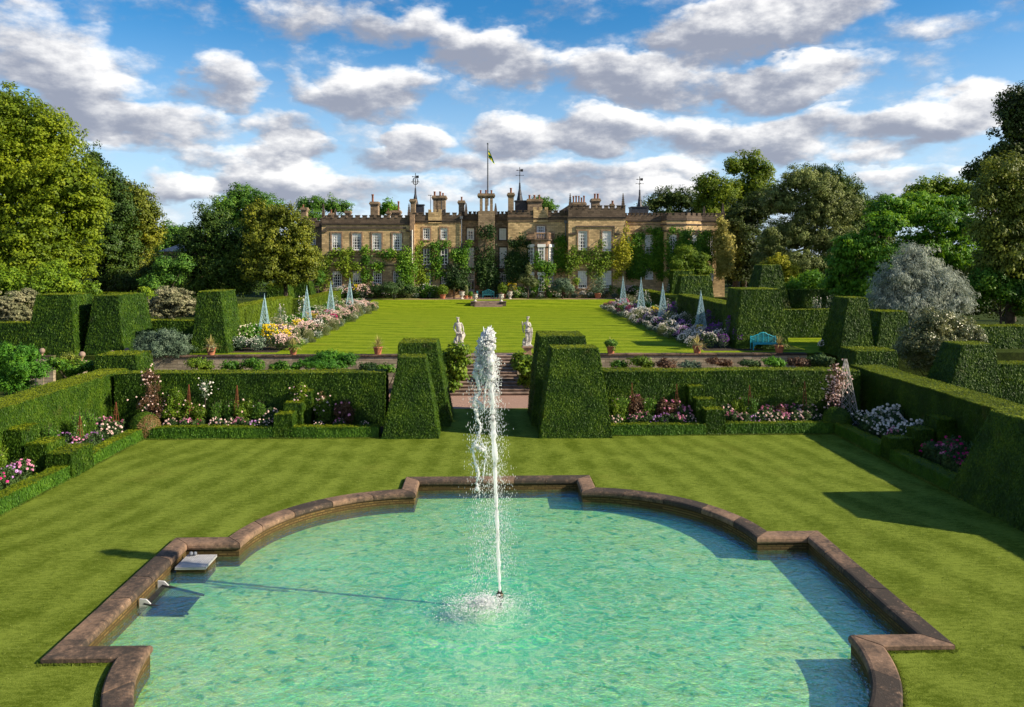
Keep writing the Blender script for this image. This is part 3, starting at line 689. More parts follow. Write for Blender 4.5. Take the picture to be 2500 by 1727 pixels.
def topi(z0, by, bl, br, dep, ty, tl, tr, lean, label, mat='yew', group=None, blean=None, slant=0, name='topiary_pyramid', wob_=.03, side=None, **k):
    """topiary read off the photograph: foot line by (bl..br), top line ty (tl..tr), dep metres deep"""
    d = F_PX * (H - z0) / (by - HY); _, Yf = Dp((bl + br) / 2, d)
    X0, _z = Rp(bl, by, Yf); X1, _z = Rp(br, by, Yf)
    T0, Z1 = Rp(tl, ty, Yf + lean); T1, _z = Rp(tr, ty, Yf + lean)
    bl_ = lean if blean is None else blean; s = (side if side is not None else 0)
    return hedge(name, (X0, X1, Yf, Yf + dep), (T0, T1, Yf + lean, Yf + dep - bl_), z0, Z1, label, 'topiary', mat, group, wob_, **k)
GT = 'clipped yew topiary'
topi(0, 1072.5, 932, 1072, 2.0, 873, 975, 1037, .45, 'narrow leaning yew pyramid at the lawn, front one just left of the steps', group=GT)
topi(0, 1043, 960, 1100, 3.1, 838.6, 974, 1064, .5, 'taller yew pyramid behind the narrow one, left of the stone steps', group=GT)
topi(0, 1071, 1317, 1496.5, 2.5, 852, 1348, 1461, .45, 'broad yew pyramid at the lawn, front one just right of the steps', group=GT)
topi(0, 1040, 1297, 1470, 3.4, 822, 1318, 1428, .4, 'yew pyramid mostly hidden behind the broad one, right of the stone steps', group=GT)
hedge('topiary_pyramid', (14.65, 19.6, 2.2, 6.85), (15.45, 19.0, 3.3, 5.75), 0, 2.92, 'huge dark yew pyramid at the right edge of the lawn, nearest the camera', 'topiary', 'yew', GT)
hedge('topiary_pyramid', (14.65, 19.6, -7.5, -3.4), (15.2, 19.0, -6.6, -4.3), 0, 3.0, 'yew pyramid standing right of the pool beyond the picture edge', 'topiary', 'yew', GT, dens=.3)
# tall hedges round the lower lawn
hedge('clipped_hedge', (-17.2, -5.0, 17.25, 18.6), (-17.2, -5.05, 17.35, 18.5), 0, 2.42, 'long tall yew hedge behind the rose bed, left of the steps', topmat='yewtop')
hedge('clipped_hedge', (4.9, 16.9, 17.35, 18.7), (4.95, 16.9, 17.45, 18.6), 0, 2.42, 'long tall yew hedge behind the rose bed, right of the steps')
hedge('clipped_hedge', (-18.9, -17.2, -9, 19.3), (-18.75, -17.35, -9, 19.2), 0, 2.40, 'tall sunlit yew hedge running along the left side of the lawn', mat='yew')
hedge('clipped_hedge', (17.2, 18.9, -9, 19.3), (17.3, 18.8, -9, 19.2), 0, 2.42, 'tall shaded yew hedge running along the right side of the lawn', mat='yew')
topi(0, 990, 222, 336, 2.4, 868, 232, 332, .25, 'square yew block rising over the left end of the hedges, beside the pale rose tree', name='topiary_block', group=GT)
topi(0, 990, 2078, 2205, 2.4, 858, 2092, 2190, .25, 'square yew block rising over the right end of the hedges, beside the rose obelisk', name='topiary_block', group=GT)
topi(0, 1018, 2300, 2452, 2.6, 842, 2350, 2427, .5, 'yew pyramid just behind the tall hedge on the right', group=GT)
hedge('clipped_hedge', (24.6, 34, 19.6, 21.0), (24.6, 34, 19.7, 20.9), 0, 2.35, 'sunlit yew hedge at the right edge behind the tall side hedge')
# low box edging
GB = 'low box edging round the lawn'
hedge('box_edging', (-14.9, -9.4, 15.05, 15.65), (-14.9, -9.4, 15.1, 15.6), 0, .46, 'low box edging at the back of the lawn, left half, beside the corner ball', mat='box', group=GB, wobble=.05)
hedge('box_edging', (-9.0, -5.0, 15.05, 15.65), (-9.0, -5.0, 15.1, 15.6), 0, .46, 'low box edging between the left stepped yew and the narrow leaning pyramid', mat='box', group=GB, wobble=.05)
hedge('box_edging', (4.9, 9.05, 15.15, 15.75), (4.9, 9.05, 15.2, 15.7), 0, .46, 'low box edging between the broad pyramid and the right stepped yew', mat='box', group=GB, wobble=.05)
hedge('box_edging', (9.9, 14.7, 15.25, 15.85), (9.9, 14.7, 15.3, 15.8), 0, .46, 'low box edging between the right stepped yew and the corner ball', mat='box', group=GB, wobble=.05)
hedge('box_edging', (-15.5, -14.85, 10.9, 15.0), (-15.45, -14.9, 10.9, 15.0), 0, .46, 'low box edging on the left side, between the yew block and the corner ball', mat='box', group=GB, wobble=.05)
hedge('box_edging', (-15.5, -14.85, 4.4, 9.3), (-15.45, -14.9, 4.4, 9.3), 0, .46, 'bright low box edging on the left side, nearest the camera', mat='box', group=GB, wobble=.05)
hedge('box_edging', (14.7, 15.35, 11.4, 15.2), (14.75, 15.3, 11.4, 15.2), 0, .46, 'shaded low box edging on the right side, beside the corner ball', mat='box', group=GB, wobble=.05)
hedge('box_edging', (14.7, 15.35, 6.6, 10.6), (14.75, 15.3, 6.6, 10.6), 0, .46, 'shaded low box edging on the right side, nearest the huge pyramid', mat='box', group=GB, wobble=.05)
hedge('topiary_block', (-15.8, -14.6, -2, 4.2), (-15.7, -14.7, -2, 4.1), 0, .9, 'dark yew block at the left picture edge by the near box edging', 'topiary', 'yew', GT)
# stepped yews: one plant each, three steps
def stepped(label, steps, mat='yew'):
    o = empty('stepped_topiary', (0, 0, 0), label, 'topiary', GT)
    for (x0, x1, y0, y1, z) in steps:
        h = hedge('step_block', (x0, x1, y0, y1), (x0 + .05, x1 - .05, y0 + .04, y1 - .04), 0, z, None, None, mat)
        h.parent = o
        for k in ('category',):
            if k in h: del h[k]
    return o
stepped('three-stepped yew between the rose beds, left of the steps', [(-9.5, -8.65, 15.1, 15.95, 1.0), (-9.3, -8.45, 15.97, 16.7, 1.30), (-9.2, -8.2, 16.72, 17.4, 1.68)])
stepped('three-stepped yew between the rose beds, right of the steps', [(9.05, 9.95, 15.2, 16.0, 1.08), (8.85, 9.75, 16.02, 16.75, 1.36), (8.75, 9.5, 16.77, 17.45, 1.80)])
stepped('three-stepped yew in the left side bed by the bright box edging', [(-15.75, -14.8, 9.35, 10.85, .85), (-16.6, -15.77, 9.45, 10.75, 1.15), (-17.3, -16.62, 9.5, 10.7, 1.65)])
stepped('three-stepped dark yew in the right side bed among white and magenta roses', [(14.75, 15.7, 10.65, 11.35, .85), (15.72, 16.5, 10.6, 11.4, 1.2), (16.52, 17.3, 10.5, 11.5, 1.6)])
def tball(label, c, r, z, mat='yew', mat2=None):
    g = np.random.default_rng(int(abs(c[0] * 10))); mb = MB(); n = 5200
    mb.ball((c[0], c[1], z), (r, r, r * .95), 28, 18)
    t = g.normal(0, 1, (n, 3)); t /= np.linalg.norm(t, axis=1)[:, None]; P = np.array([c[0], c[1], z]) + t * r * g.uniform(.97, 1.05, n)[:, None]
    k = t[:, 0] * .8 - t[:, 1] * .5 > (.45 if mat2 else 9)
    mb.cards(P[~k], t[~k], .08, .04, g, 0, .4, .2); 
    if k.any(): mb.cards(P[k], t[k], .08, .04, g, 1, .4, .2)
    tag(mb.build('topiary_ball', [M[mat], M[mat2 or mat]]), label, 'topiary', 'box balls at the lawn corners')
tball('clipped ball with a bronzed patch at the left back corner of the lawn', (-15.05, 15.55), .62, .42, 'yew', 'bronze')
tball('green clipped ball at the right back corner of the lawn', (15.05, 15.75), .6, .45)

# ---- upper level topiary and hedges
z = U1
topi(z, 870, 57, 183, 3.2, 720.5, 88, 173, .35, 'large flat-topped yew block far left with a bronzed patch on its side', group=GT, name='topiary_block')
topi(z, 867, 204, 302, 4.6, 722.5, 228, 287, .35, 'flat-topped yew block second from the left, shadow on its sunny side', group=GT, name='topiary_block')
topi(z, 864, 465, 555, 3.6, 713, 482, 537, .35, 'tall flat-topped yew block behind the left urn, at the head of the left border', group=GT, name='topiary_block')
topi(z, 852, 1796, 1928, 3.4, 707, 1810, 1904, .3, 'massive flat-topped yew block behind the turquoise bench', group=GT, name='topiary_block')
topi(z, 871, 2049, 2136, 3.0, 728, 2071, 2117, .5, 'tall yew pyramid right of the bench, beside the silver tree', group=GT)
def Lh(x0, x1, y0, y1, z1, label, z0=U1, ins=.12, **k):
    return hedge('clipped_hedge', (x0, x1, y0, y1), (x0 + ins, x1 - ins, y0 + ins, y1 - ins), z0, z1, label, **k)
Lh(-24.5, -15.5 - 4.2, 36.2, 37.6, 3.25, 'dark low hedge between two flat-topped yew blocks, behind the silver-blue shrub')
Lh(-60, -28.2, 34.0, 35.4, 3.3, 'dark hedge at the left edge beyond the first flat-topped yew block')
Lh(-18.6, -17.1, 33.6, 49.5, 4.25, 'sunlit hedge running back behind the left flower border', mat='yew_sunlit')
topi(z, 765, 655, 712, 3.0, 695.5, 648, 701, .5, 'flat-topped yew block halfway along the left border, front one', group=GT, name='topiary_block')
topi(z, 757, 706, 768, 3.0, 688, 700, 752, .4, 'flat-topped yew block halfway along the left border, rear one', group=GT, name='topiary_block')
Lh(-19.6, -18.0, 58, 76, 3.5, 'far sunlit hedge behind the left border near the house', mat='yew_sunlit')
Lh(-40, -37.6, 62, 63.5, 4.0, 'small far yew block in the left garden, rear one')
topi(z, 745, 272, 301, 2.6, 703, 277, 300, .3, 'small yew block in the left garden, in front of the dark wood', group=GT, name='topiary_block')
topi(z, 745, 222, 248, 2.6, 707, 228, 246, .3, 'smallest yew block in the left garden, beside the yellow-green laurel', group=GT, name='topiary_block')
Lh(16.4, 18.0, 35.2, 51, 4.3, 'shaded hedge running back behind the right flower border')
Lh(17.6, 19.2, 56.5, 76, 3.7, 'far hedge behind the right border near the house')
topi(z, 765, 1650, 1748, 3.0, 673, 1665, 1736, .8, 'broad yew block above the right border, front one of the far pair', group=GT, name='topiary_block')
topi(z, 750, 1634, 1700, 3.0, 661, 1646, 1692, .6, 'yew block above the right border, rear one of the far pair', group=GT, name='topiary_block')
Lh(20.2, 28.2, 38.6, 40.0, 3.75, 'dark hedge between the bench block and the tall pyramid')
topi(z, 790, 1835, 1938, 4.0, 648, 1861, 1906, 1.0, 'tall shaded yew pyramid behind the massive bench block', group=GT)
Lh(29, 38, 57, 58.5, 4.45, 'dark hedge behind the white foxgloves on the right')
Lh(30, 38, 68, 69.4, 4.9, 'distant sunlit hedge right of the house')
Lh(24.2, 26.6, 53, 57, 4.7, 'far clipped hedge block right of the far pair of yew blocks')
Lh(25.9, 28.6, 56, 60, 4.45, 'far low hedge block nearest the tall shaded pyramid')
Lh(27.2, 31.6, 62, 64, 4.9, 'far straight hedge behind the low hedge blocks on the right')
topi(z, 862, 2140, 2225, 3.0, 762, 2152, 2214, .4, 'dark yew block under the silver tree', group=GT, name='topiary_block')
Lh(29.4, 46, 31.5, 33.2, 3.15, 'dark hedge at the right edge behind the variegated holly')
# ================================================================== RETAINING WALL, STEPS, STATUES
def rwall(x0, x1, label):
    o = empty('retaining_wall', ((x0 + x1) / 2, YW, 0), label, 'wall'); 
    m = MB(); m.box(x0, x1, YW + .03, YW + .42, 0, U1 - .06); b = m.build('wall', M['retain'], o, (-(x0 + x1) / 2, -YW, 0))
    m = MB(); g = np.random.default_rng(int(abs(x1) * 7 + 99)); n = int((x1 - x0) / 1.1)
    for k in range(n):
        a, c = x0 + (x1 - x0) * k / n, x0 + (x1 - x0) * (k + 1) / n - .012
        m.box(a, c, YW - .04, YW + .44, U1 - .058, U1 + .055 + g.uniform(-.006, .006), 0, g.uniform())
    m.build('coping', M['coping'], o, (-(x0 + x1) / 2, -YW, 0), bevel=.02)
    return o
rwall(-21.2, -3.25, 'low stone retaining wall with flat coping, left of the steps, plants against its foot')
rwall(2.45, 19.3, 'low stone retaining wall with flat coping, right of the steps, clay pots standing on it')
rwall(-60, -26.4, 'low stone retaining wall at the far left beside the two stone balls')
st = empty('stone_steps', (-.5, 25, 0), 'broad flight of worn stone steps rising from the gravel path to the upper lawn', 'steps')
NS = 12; g = np.random.default_rng(3)
for k in range(NS):
    y0 = 24.9 + k * .362; zt = U1 * (k + 1) / NS
    xl, xr = (-2.25, 1.30) if k >= 5 else [(-2.95, 2.0), (-2.9, 1.95), (-2.85, 1.9), (-2.55, 1.6), (-2.35, 1.4)][k]
    m = MB(); m.box(xl + .02, xr - .02, y0 + .05, y0 + (.45 if k < NS - 1 else 1.3), max(0, zt - U1 / NS - .02), zt - .045)
    cuts = np.linspace(xl, xr, 4 if k >= 5 else 5); cuts[1:-1] += g.uniform(-.25, .25, len(cuts) - 2)
    for a, b in zip(cuts[:-1], cuts[1:]): m.box(a, b - .008, y0, y0 + (.42 if k < NS - 1 else 1.35), zt - .045, zt + g.uniform(-.004, .004) + .004)
    s_ = m.build('step', M['steps'], st, (.5, -25, 0))
for s_, (xa, xb) in (('l', (-3.25, -2.27)), ('r', (1.32, 2.45))):
    m = MB(); m.box(xa, xb, 27.0, YW + .45, 0, U1 - .05); m.box(xa + .1, xb - .1, 26.0, 26.98, 0, .9)
    m.build('side_wall', M['retain'], st, (.5, -25, 0))
for k, (x, y, z, w) in enumerate([(-2.2, 25.9, .30, .55), (-2.5, 25.2, .16, .35), (1.1, 25.9, .30, .4), (-1.5, 26.7, .58, .25)]):
    m = MB(); P = np.c_[g.uniform(x - w * .7, x + w * .7, 520), g.normal(y, .04, 520), z + g.uniform(0, .06, 520)]
    m.cards(P, np.tile((0, -.4, 1.), (520, 1)), .09, .07, g, 0, .5); tag(m.build('creeping_plant', M['greygreen']), ['low creeping plant on the fourth stone step, left', 'low creeping plant at the foot of the steps, left', 'low creeping plant on the lower steps, right', 'small creeping plant in the middle of the steps, left'][k], 'plant')

def skin_mesh(V, E_, Rr, lvl=2):
    me = bpy.data.meshes.new('sk'); me.from_pydata([tuple(v) for v in V], E_, []); o = bpy.data.objects.new('sk', me); COL.objects.link(o)
    md = o.modifiers.new('s', 'SKIN'); md.use_smooth_shade = True
    sk = me.skin_vertices[0].data
    for i, r in enumerate(Rr): sk[i].radius = (r, r) if np.isscalar(r) else r
    sk[0].use_root = True
    o.modifiers.new('u', 'SUBSURF').levels = lvl
    bpy.context.view_layer.update(); dg = bpy.context.evaluated_depsgraph_get()
    m2 = bpy.data.meshes.new_from_object(o.evaluated_get(dg)); bpy.data.objects.remove(o)
    vs = np.zeros(len(m2.vertices) * 3); m2.vertices.foreach_get('co', vs); vs = vs.reshape(-1, 3)
    fs = [tuple(p.vertices) for p in m2.polygons]; bpy.data.meshes.remove(m2)
    return vs, fs
def add_mixed(mb, vs, fs, mi=0):
    q = [f for f in fs if len(f) == 4]; t = [f for f in fs if len(f) == 3]
    off = mb.nv; mb.add(vs, q if q else t, mi, smooth=True)
    if q and t: mb.p.append((np.zeros((0, 3), np.float32), np.array(t) + off, mi, np.zeros(0, np.float32), True))
def statue(x, z0, kind, label):
    o = empty('statue', (x, YW + .1, z0), label, 'statue', 'garden statues flanking the steps')
    m = MB(); m.box(-.27, .27, -.24, .24, 0, .07); m.build('plinth', M['statue'], o, bevel=.01)
    if kind == 'm':
        J_ = dict(pel=(.02, 0, .98), bel=(.01, -.01, 1.14), chs=(-.02, -.01, 1.36), nck=(-.03, -.02, 1.56), hd=(-.04, -.05, 1.68), hd2=(-.05, -.06, 1.77), brd=(-.05, -.13, 1.60),
          lsh=(-.20, 0, 1.46), lel=(-.29, .02, 1.20), lwr=(-.20, -.14, 1.01), lha=(-.14, -.20, .95), rsh=(.17, 0, 1.45), rel=(.27, .04, 1.18), rwr=(.30, -.05, .94), rha=(.29, -.08, .84),
          lhp=(-.08, 0, .90), lkn=(-.10, -.06, .52), lan=(-.10, 0, .14), lft=(-.13, -.15, .10), rhp=(.10, 0, .90), rkn=(.12, -.04, .52), ran=(.10, .03, .14), rft=(.15, -.12, .10))
        Rd = dict(pel=.125, bel=.115, chs=(.165, .12), nck=.055, hd=.088, hd2=.075, brd=.045, lsh=.07, lel=.05, lwr=.035, lha=.04, rsh=.07, rel=.05, rwr=.035, rha=.04, lhp=.10, lkn=.062, lan=.042, lft=.04, rhp=.10, rkn=.062, ran=.042, rft=.04)
    else:
        J_ = dict(pel=(.03, 0, .96), bel=(.0, -.01, 1.13), chs=(-.03, -.01, 1.33), nck=(-.01, -.02, 1.52), hd=(.0, -.05, 1.64), hd2=(.02, -.04, 1.73), brd=(.0, -.09, 1.62),
          lsh=(-.18, 0, 1.43), lel=(-.30, .02, 1.24), lwr=(-.33, -.08, 1.42), lha=(-.33, -.10, 1.50), rsh=(.14, 0, 1.42), rel=(.20, -.06, 1.20), rwr=(.07, -.16, 1.24), rha=(.0, -.17, 1.28),
          lhp=(-.06, 0, .88), lkn=(-.05, -.10, .52), lan=(-.08, -.02, .14), lft=(-.10, -.15, .10), rhp=(.10, 0, .88), rkn=(.09, -.03, .52), ran=(.06, .03, .14), rft=(.10, -.10, .10))
        Rd = dict(pel=.135, bel=.10, chs=(.135, .11), nck=.045, hd=.082, hd2=.075, brd=.03, lsh=.058, lel=.042, lwr=.032, lha=.038, rsh=.058, rel=.042, rwr=.032, rha=.038, lhp=.115, lkn=.075, lan=.05, lft=.04, rhp=.115, rkn=.075, ran=.05, rft=.04)
    ks = list(J_); ix = {k: i for i, k in enumerate(ks)}
    E_ = [('pel', 'bel'), ('bel', 'chs'), ('chs', 'nck'), ('nck', 'hd'), ('hd', 'hd2'), ('hd', 'brd'), ('chs', 'lsh'), ('lsh', 'lel'), ('lel', 'lwr'), ('lwr', 'lha'), ('chs', 'rsh'), ('rsh', 'rel'), ('rel', 'rwr'), ('rwr', 'rha'),
        ('pel', 'lhp'), ('lhp', 'lkn'), ('lkn', 'lan'), ('lan', 'lft'), ('pel', 'rhp'), ('rhp', 'rkn'), ('rkn', 'ran'), ('ran', 'rft')]
    vs, fs = skin_mesh([J_[k] for k in ks], [(ix[a], ix[b]) for a, b in E_], [Rd[k] for k in ks])
    m = MB(); add_mixed(m, vs, fs)
    hc = J_['hd2']; m.ball((hc[0], hc[1] - .095, hc[2] - .05), .02, 8, 6)      # nose
    # hair lumps
    g = np.random.default_rng(4 if kind == 'm' else 9)
    for q in range(16):
        a = g.uniform(0, 6.28); m.ball((hc[0] + .07 * math.cos(a), hc[1] + .02 + .07 * math.sin(a) * .9, hc[2] + g.uniform(-.02, .06)), .032, 8, 6)
    m.build('figure', M['statue'], o)
    m = MB()                                                                # drapery folds and support
    if kind == 'm':
        for q in range(7): a = .16 + .03 * q; m.tube([(a, -.10 + .03 * q, 1.0 - .02 * q), (a + .05, -.08 + .04 * q, .75), (a + .02 - .02 * q, .0 + .02 * q, .42), (a - .04, .02, .09)], [.03, .045, .04, .05], 7)
        for q in range(6): m.tube([(-.07 + .045 * q, -.07 + .02 * (q % 2), .88), (-.06 + .04 * q, -.03, .55), (-.08 + .045 * q, .0, .10)], [.035, .045, .05], 7)
        for q in range(4): m.tube([(-.16 + .09 * q, -.15, .93), (-.10 + .08 * q, -.16, .84), (-.02 + .07 * q, -.13, .88)], .035, 7)
        m.tube([(-.22, .06, .07), (-.24, .04, .30), (-.20, .08, .52), (-.16, .1, .62)], [.10, .09, .07, .03], 9); m.ball((-.20, -.06, .28), (.07, .08, .09), 10, 8); m.ball((-.23, -.10, .38), .045, 9, 7)
    else:
        for q in range(10): a = -.14 + .035 * q; m.tube([(a * 1.1 + .03, -.10 + .02 * abs(q - 5) * .3, .98), (a * .9 + .02, -.11, .62), (a * .8, -.08, .32), (a + .0, -.06 + .02 * (q % 2), .08)], [.028, .034, .03, .045], 7)
        for q in range(5): m.tube([(-.16, -.08 - .01 * q, 1.02 - .03 * q), (.02, -.16, .98 - .03 * q), (.18, -.08, 1.04 - .03 * q)], .03, 7)
        for q in range(4): m.tube([(.19 + .025 * q, .0, 1.12), (.24 + .02 * q, .02, .85), (.20 + .02 * q, .04, .55), (.17, .03, .12)], .035, 7)
        m.tube([(-.23, .02, .07), (-.22, .03, .30), (-.17, .05, .50)], [.09, .08, .04], 9); m.ball((-.24, -.08, .22), .06, 9, 7)
        m.tube([(-.30, .03, 1.22), (-.28, .05, 1.0), (-.22, .06, .8)], [.03, .04, .03], 7)
    m.build('drapery', M['statue'], o)
    return o
xs, zs = Rp(1119.5, 849, YW); xs2, zs2 = Rp(1288, 845.5, YW)
statue(xs, zs, 'm', 'weathered stone statue of a bearded standing man, left of the steps')
statue(xs2, zs2, 'f', 'pale stone statue of a draped woman with one raised hand, right of the steps')
for x, zz, l in ((xs, zs, 'stone pedestal under the statue of the bearded man, wrapped in vine'), (xs2, zs2, 'stone pedestal under the statue of the draped woman')):
    m = MB(); m.box(-.27, .27, -.25, .25, 0, .12); m.box(-.22, .22, -.20, .20, .12, zz - U1 - .02 + .0); m.box(-.34, .34, -.31, .31, zz - U1 - .1, zz - U1)
    m.box(-.3, .3, -.28, .28, zz - U1 - .14, zz - U1 - .102)
    tag(m.build('pedestal', M['trim'], None, (x, YW + .1, U1), bevel=.01), l, 'pedestal', 'pedestals of the two statues')
# stone balls on short posts at the far left
for px, py, r, yy, l in ((102.6, 857, .17, YW + .2, 'leftmost stone ball finial on the wall end, before the first yew block'), (200.4, 866, .18, YW - 1.3, 'stone ball finial on its post, left of the corner yew block'), (274, 862, .15, YW + .2, 'stone ball finial half hidden behind the corner yew block'), (310, 856, .17, YW + .6, 'stone ball finial above the right end of the corner yew block')):
    x, zz = Rp(px, py, yy); o = empty('ball_finial', (x, yy, zz), l, 'ball finial', 'stone balls at the garden stairs')
    m = MB(); m.ball((0, 0, 0), r, 18, 12); m.build('ball', M['steps'], o)
    m = MB(); m.lathe((0, 0, -.36), [(.11, 0), (.07, .05), (.06, .14), (.09, .2)], 14); m.build('neck', M['trim'], o)
    m = MB(); m.box(-.2, .2, -.2, .2, -(zz - 0.02), -.36); m.build('post', M['retain'], o)

# ================================================================== POTS, BENCHES, OBELISKS
def clay_pot(mb, r, h, mi=0, z=0.0):
    mb.lathe((0, 0, z), [(r * .68, 0), (r * .72, h * .1), (r * .93, h * .78), (r * .95, h * .8), (r * 1.05, h * .82), (r * 1.05, h), (r * .92, h), (r * .9, h * .9)], 20, mi)
def spiky(mb, c, n, L, wd, rng, droop=.5, mi=0):
    for k in range(n):
        a = rng.uniform(0, 6.28); e = rng.uniform(.1, 1.5); l = L * rng.uniform(.7, 1.1); P = []
        d = np.array([math.cos(a) * math.cos(e), math.sin(a) * math.cos(e), math.sin(e)])
        s = np.cross(d, (0, 0, 1)); s /= np.linalg.norm(s) + 1e-9
        for t in np.linspace(0, 1, 5):
            p = np.array(c) + d * l * t - np.array([0, 0, 1]) * droop * l * t * t * math.cos(e); w = wd * (1 - t) ** .6 * (.4 + min(1, t * 4) * .6) / 2 + .002
            P += [p - s * w, p + s * w]
        mb.add(P, [(2 * i, 2 * i + 1, 2 * i + 3, 2 * i + 2) for i in range(4)], mi, np.full(10, rng.uniform()))
def bushy(mb, c, r, n, L, Wd, g, mi=0, up=.2, fill=.5, rnd=None):
    """leafy lump: leaves on and inside an ellipsoid"""
    t = g.normal(0, 1, (n, 3)); t /= np.linalg.norm(t, axis=1)[:, None]; u = g.uniform(fill, 1.05, n)[:, None]
    r = np.array(r if not np.isscalar(r) else (r, r, r)); P = np.array(c) + t * r * u
    mb.cards(P, t, L, Wd, g, mi, .55, up, rnd)
GPOT = 'terracotta pots on the retaining wall'
for i, (px, py, sc, l, trail) in enumerate([(515.5, 882, 1.0, 'terracotta pot with spiky pale cordyline, left end of the wall beside the tall yew block', 'cream'), (716, 874, .9, 'terracotta pot with drooping grass-like cordyline at the foot of the left border', 'green'),
    (922.5, 878, 1.0, 'plain terracotta pot with wide spiky cordyline, between the vivid shrub and the steps', None), (1491.5, 872, 1.0, 'terracotta pot overflowing with green leaves under a short spiky top, beside the broad pyramid', 'green'),
    (1702, 870, 1.0, 'terracotta pot with pale spiky cordyline at the foot of the right border', 'cream'), (1902.5, 869, 1.05, 'terracotta pot with golden spiky cordyline in front of the turquoise bench', None)]):
    x, _z = Rp(px, py, YW + .2); g = np.random.default_rng(40 + i)
    o = empty('planted_pot', (x, YW + .2, U1 + .06), l, 'plant pot', GPOT)
    m = MB(); clay_pot(m, .28 * sc, .46 * sc); m.lathe((0, 0, .42 * sc), [(.25 * sc, 0), (.01, .02)], 16, 1); m.build('pot', [M['terra'], M['soil']], o)
    m = MB(); spiky(m, (0, 0, .46 * sc), 95 if i != 3 else 40, (.80 if i != 3 else .62) * sc, .045, g, .45); 
    m.build('spiky_leaves', M['cordy'], o)
    if trail:
        m = MB(); bushy(m, (0, 0, .52), (.34, .34, .16), 420 if i == 3 else 200, .10, .06, g)
        if i == 3: bushy(m, (0, -.02, .62), (.42, .4, .24), 900, .11, .06, g)
        bushy(m, (.12, -.2, .36), (.18, .12, .22), 160, .07, .05, g); m.build('trailing_leaves', M['varieg' if trail == 'cream' else 'green'], o)

def bench(x, y, z, w, label, mat='teal', rz=0.0, parts=True):
    o = empty('garden_bench', (x, y, z), label, 'bench', None, rz); m = MB(); h = w / 2
    for k in range(6): yy = -.28 + k * .085; m.box(-h + .05, h - .05, yy, yy + .065, .42, .445)
    m.box(-h + .05, h - .05, -.29, -.265, .35, .419); m.build('seat', M[mat], o)
    for sx in (-1, 1):
        for yy in (-.28, .24):
            m = MB(); m.box(sx * h - .03, sx * h + .03, yy - .03, yy + .03, 0, .66 if yy < 0 else .86); m.build('leg', M[mat], o)
        m = MB(); m.box(sx * h - .04, sx * h + .04, -.34, .21, .662, .70); m.build('armrest', M[mat], o)
    m = MB()
    for sx in (-1, 1):                       # curved brackets under the seat front
        m.add([(sx * (h - .03), -.28, .35), (sx * (h - .20), -.28, .35), (sx * (h - .03), -.28, .20), (sx * (h - .03), -.25, .35), (sx * (h - .20), -.25, .35), (sx * (h - .03), -.25, .20)], [(0, 1, 2), (3, 5, 4)])
    for k in range(4): m.box(-h + .03, h - .03, .235, .26, .50 + .075 * k, .53 + .075 * k)
    top = [(-h + .03, .80), (-h * .75, .82), (-h * .55, .90), (-h * .42, .93), (-h * .36, .94), (-h * .25, 1.02), (0, 1.07), (h * .25, 1.02), (h * .36, .94), (h * .42, .93), (h * .55, .90), (h * .75, .82), (h - .03, .80)]
    m.tube([(a, .25, b) for a, b in top], .035, 6)
    for a in (-h * .42, -h * .0, h * .42): m.box(a - .02, a + .02, .225, .265, .46, 1.05 if a == 0 else .92)
    for zz in (.82, .89, .96): 
        ww = h * (.9 if zz < .85 else .45 if zz < .92 else .28); m.box(-ww, ww, .236, .261, zz - .012, zz + .012)
    m.build('backrest', M[mat], o)
    return o
bx_, _z = Rp(1866, 858, YW + 2.3)
bench(bx_, YW + 2.3, U1 + .01, 1.62, 'turquoise garden bench with arched slatted back against the massive yew block')
bx_, _z = Rp(1192, 715, 81.0)
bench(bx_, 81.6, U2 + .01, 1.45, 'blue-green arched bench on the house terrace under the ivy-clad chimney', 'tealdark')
def chair(x, y, rz, label):
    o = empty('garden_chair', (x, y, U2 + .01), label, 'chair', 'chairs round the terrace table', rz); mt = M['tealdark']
    m = MB(); m.box(-.25, .25, -.25, .25, .43, .46); m.build('seat', mt, o)
    for sx in (-.22, .22):
        for sy in (-.22, .22): m = MB(); m.box(sx - .025, sx + .025, sy - .025, sy + .025, 0, .43 if sy < 0 else .95); m.build('leg', mt, o)
    m = MB(); 
    for k in range(4): m.box(-.2, .2, .205, .235, .55 + .1 * k, .60 + .1 * k)
    m.build('backrest', mt, o)
x, _z = Rp(1169, 720, 80.6); chair(x, 80.6, R_(70), 'blue-green chair left of the terrace bench')
x, _z = Rp(1217, 720, 80.6); chair(x, 80.8, R_(-75), 'blue-green chair right of the terrace bench')
x, _z = Rp(1190, 720, 80.2); o = empty('garden_table', (x, 80.4, U2 + .01), 'small blue-green table in front of the terrace bench', 'table')
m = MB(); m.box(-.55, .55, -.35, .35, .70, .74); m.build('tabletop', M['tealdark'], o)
for sx in (-.48, .48):
    for sy in (-.28, .28): m = MB(); m.box(sx - .03, sx + .03, sy - .03, sy + .03, 0, .70); m.build('leg', M['tealdark'], o)

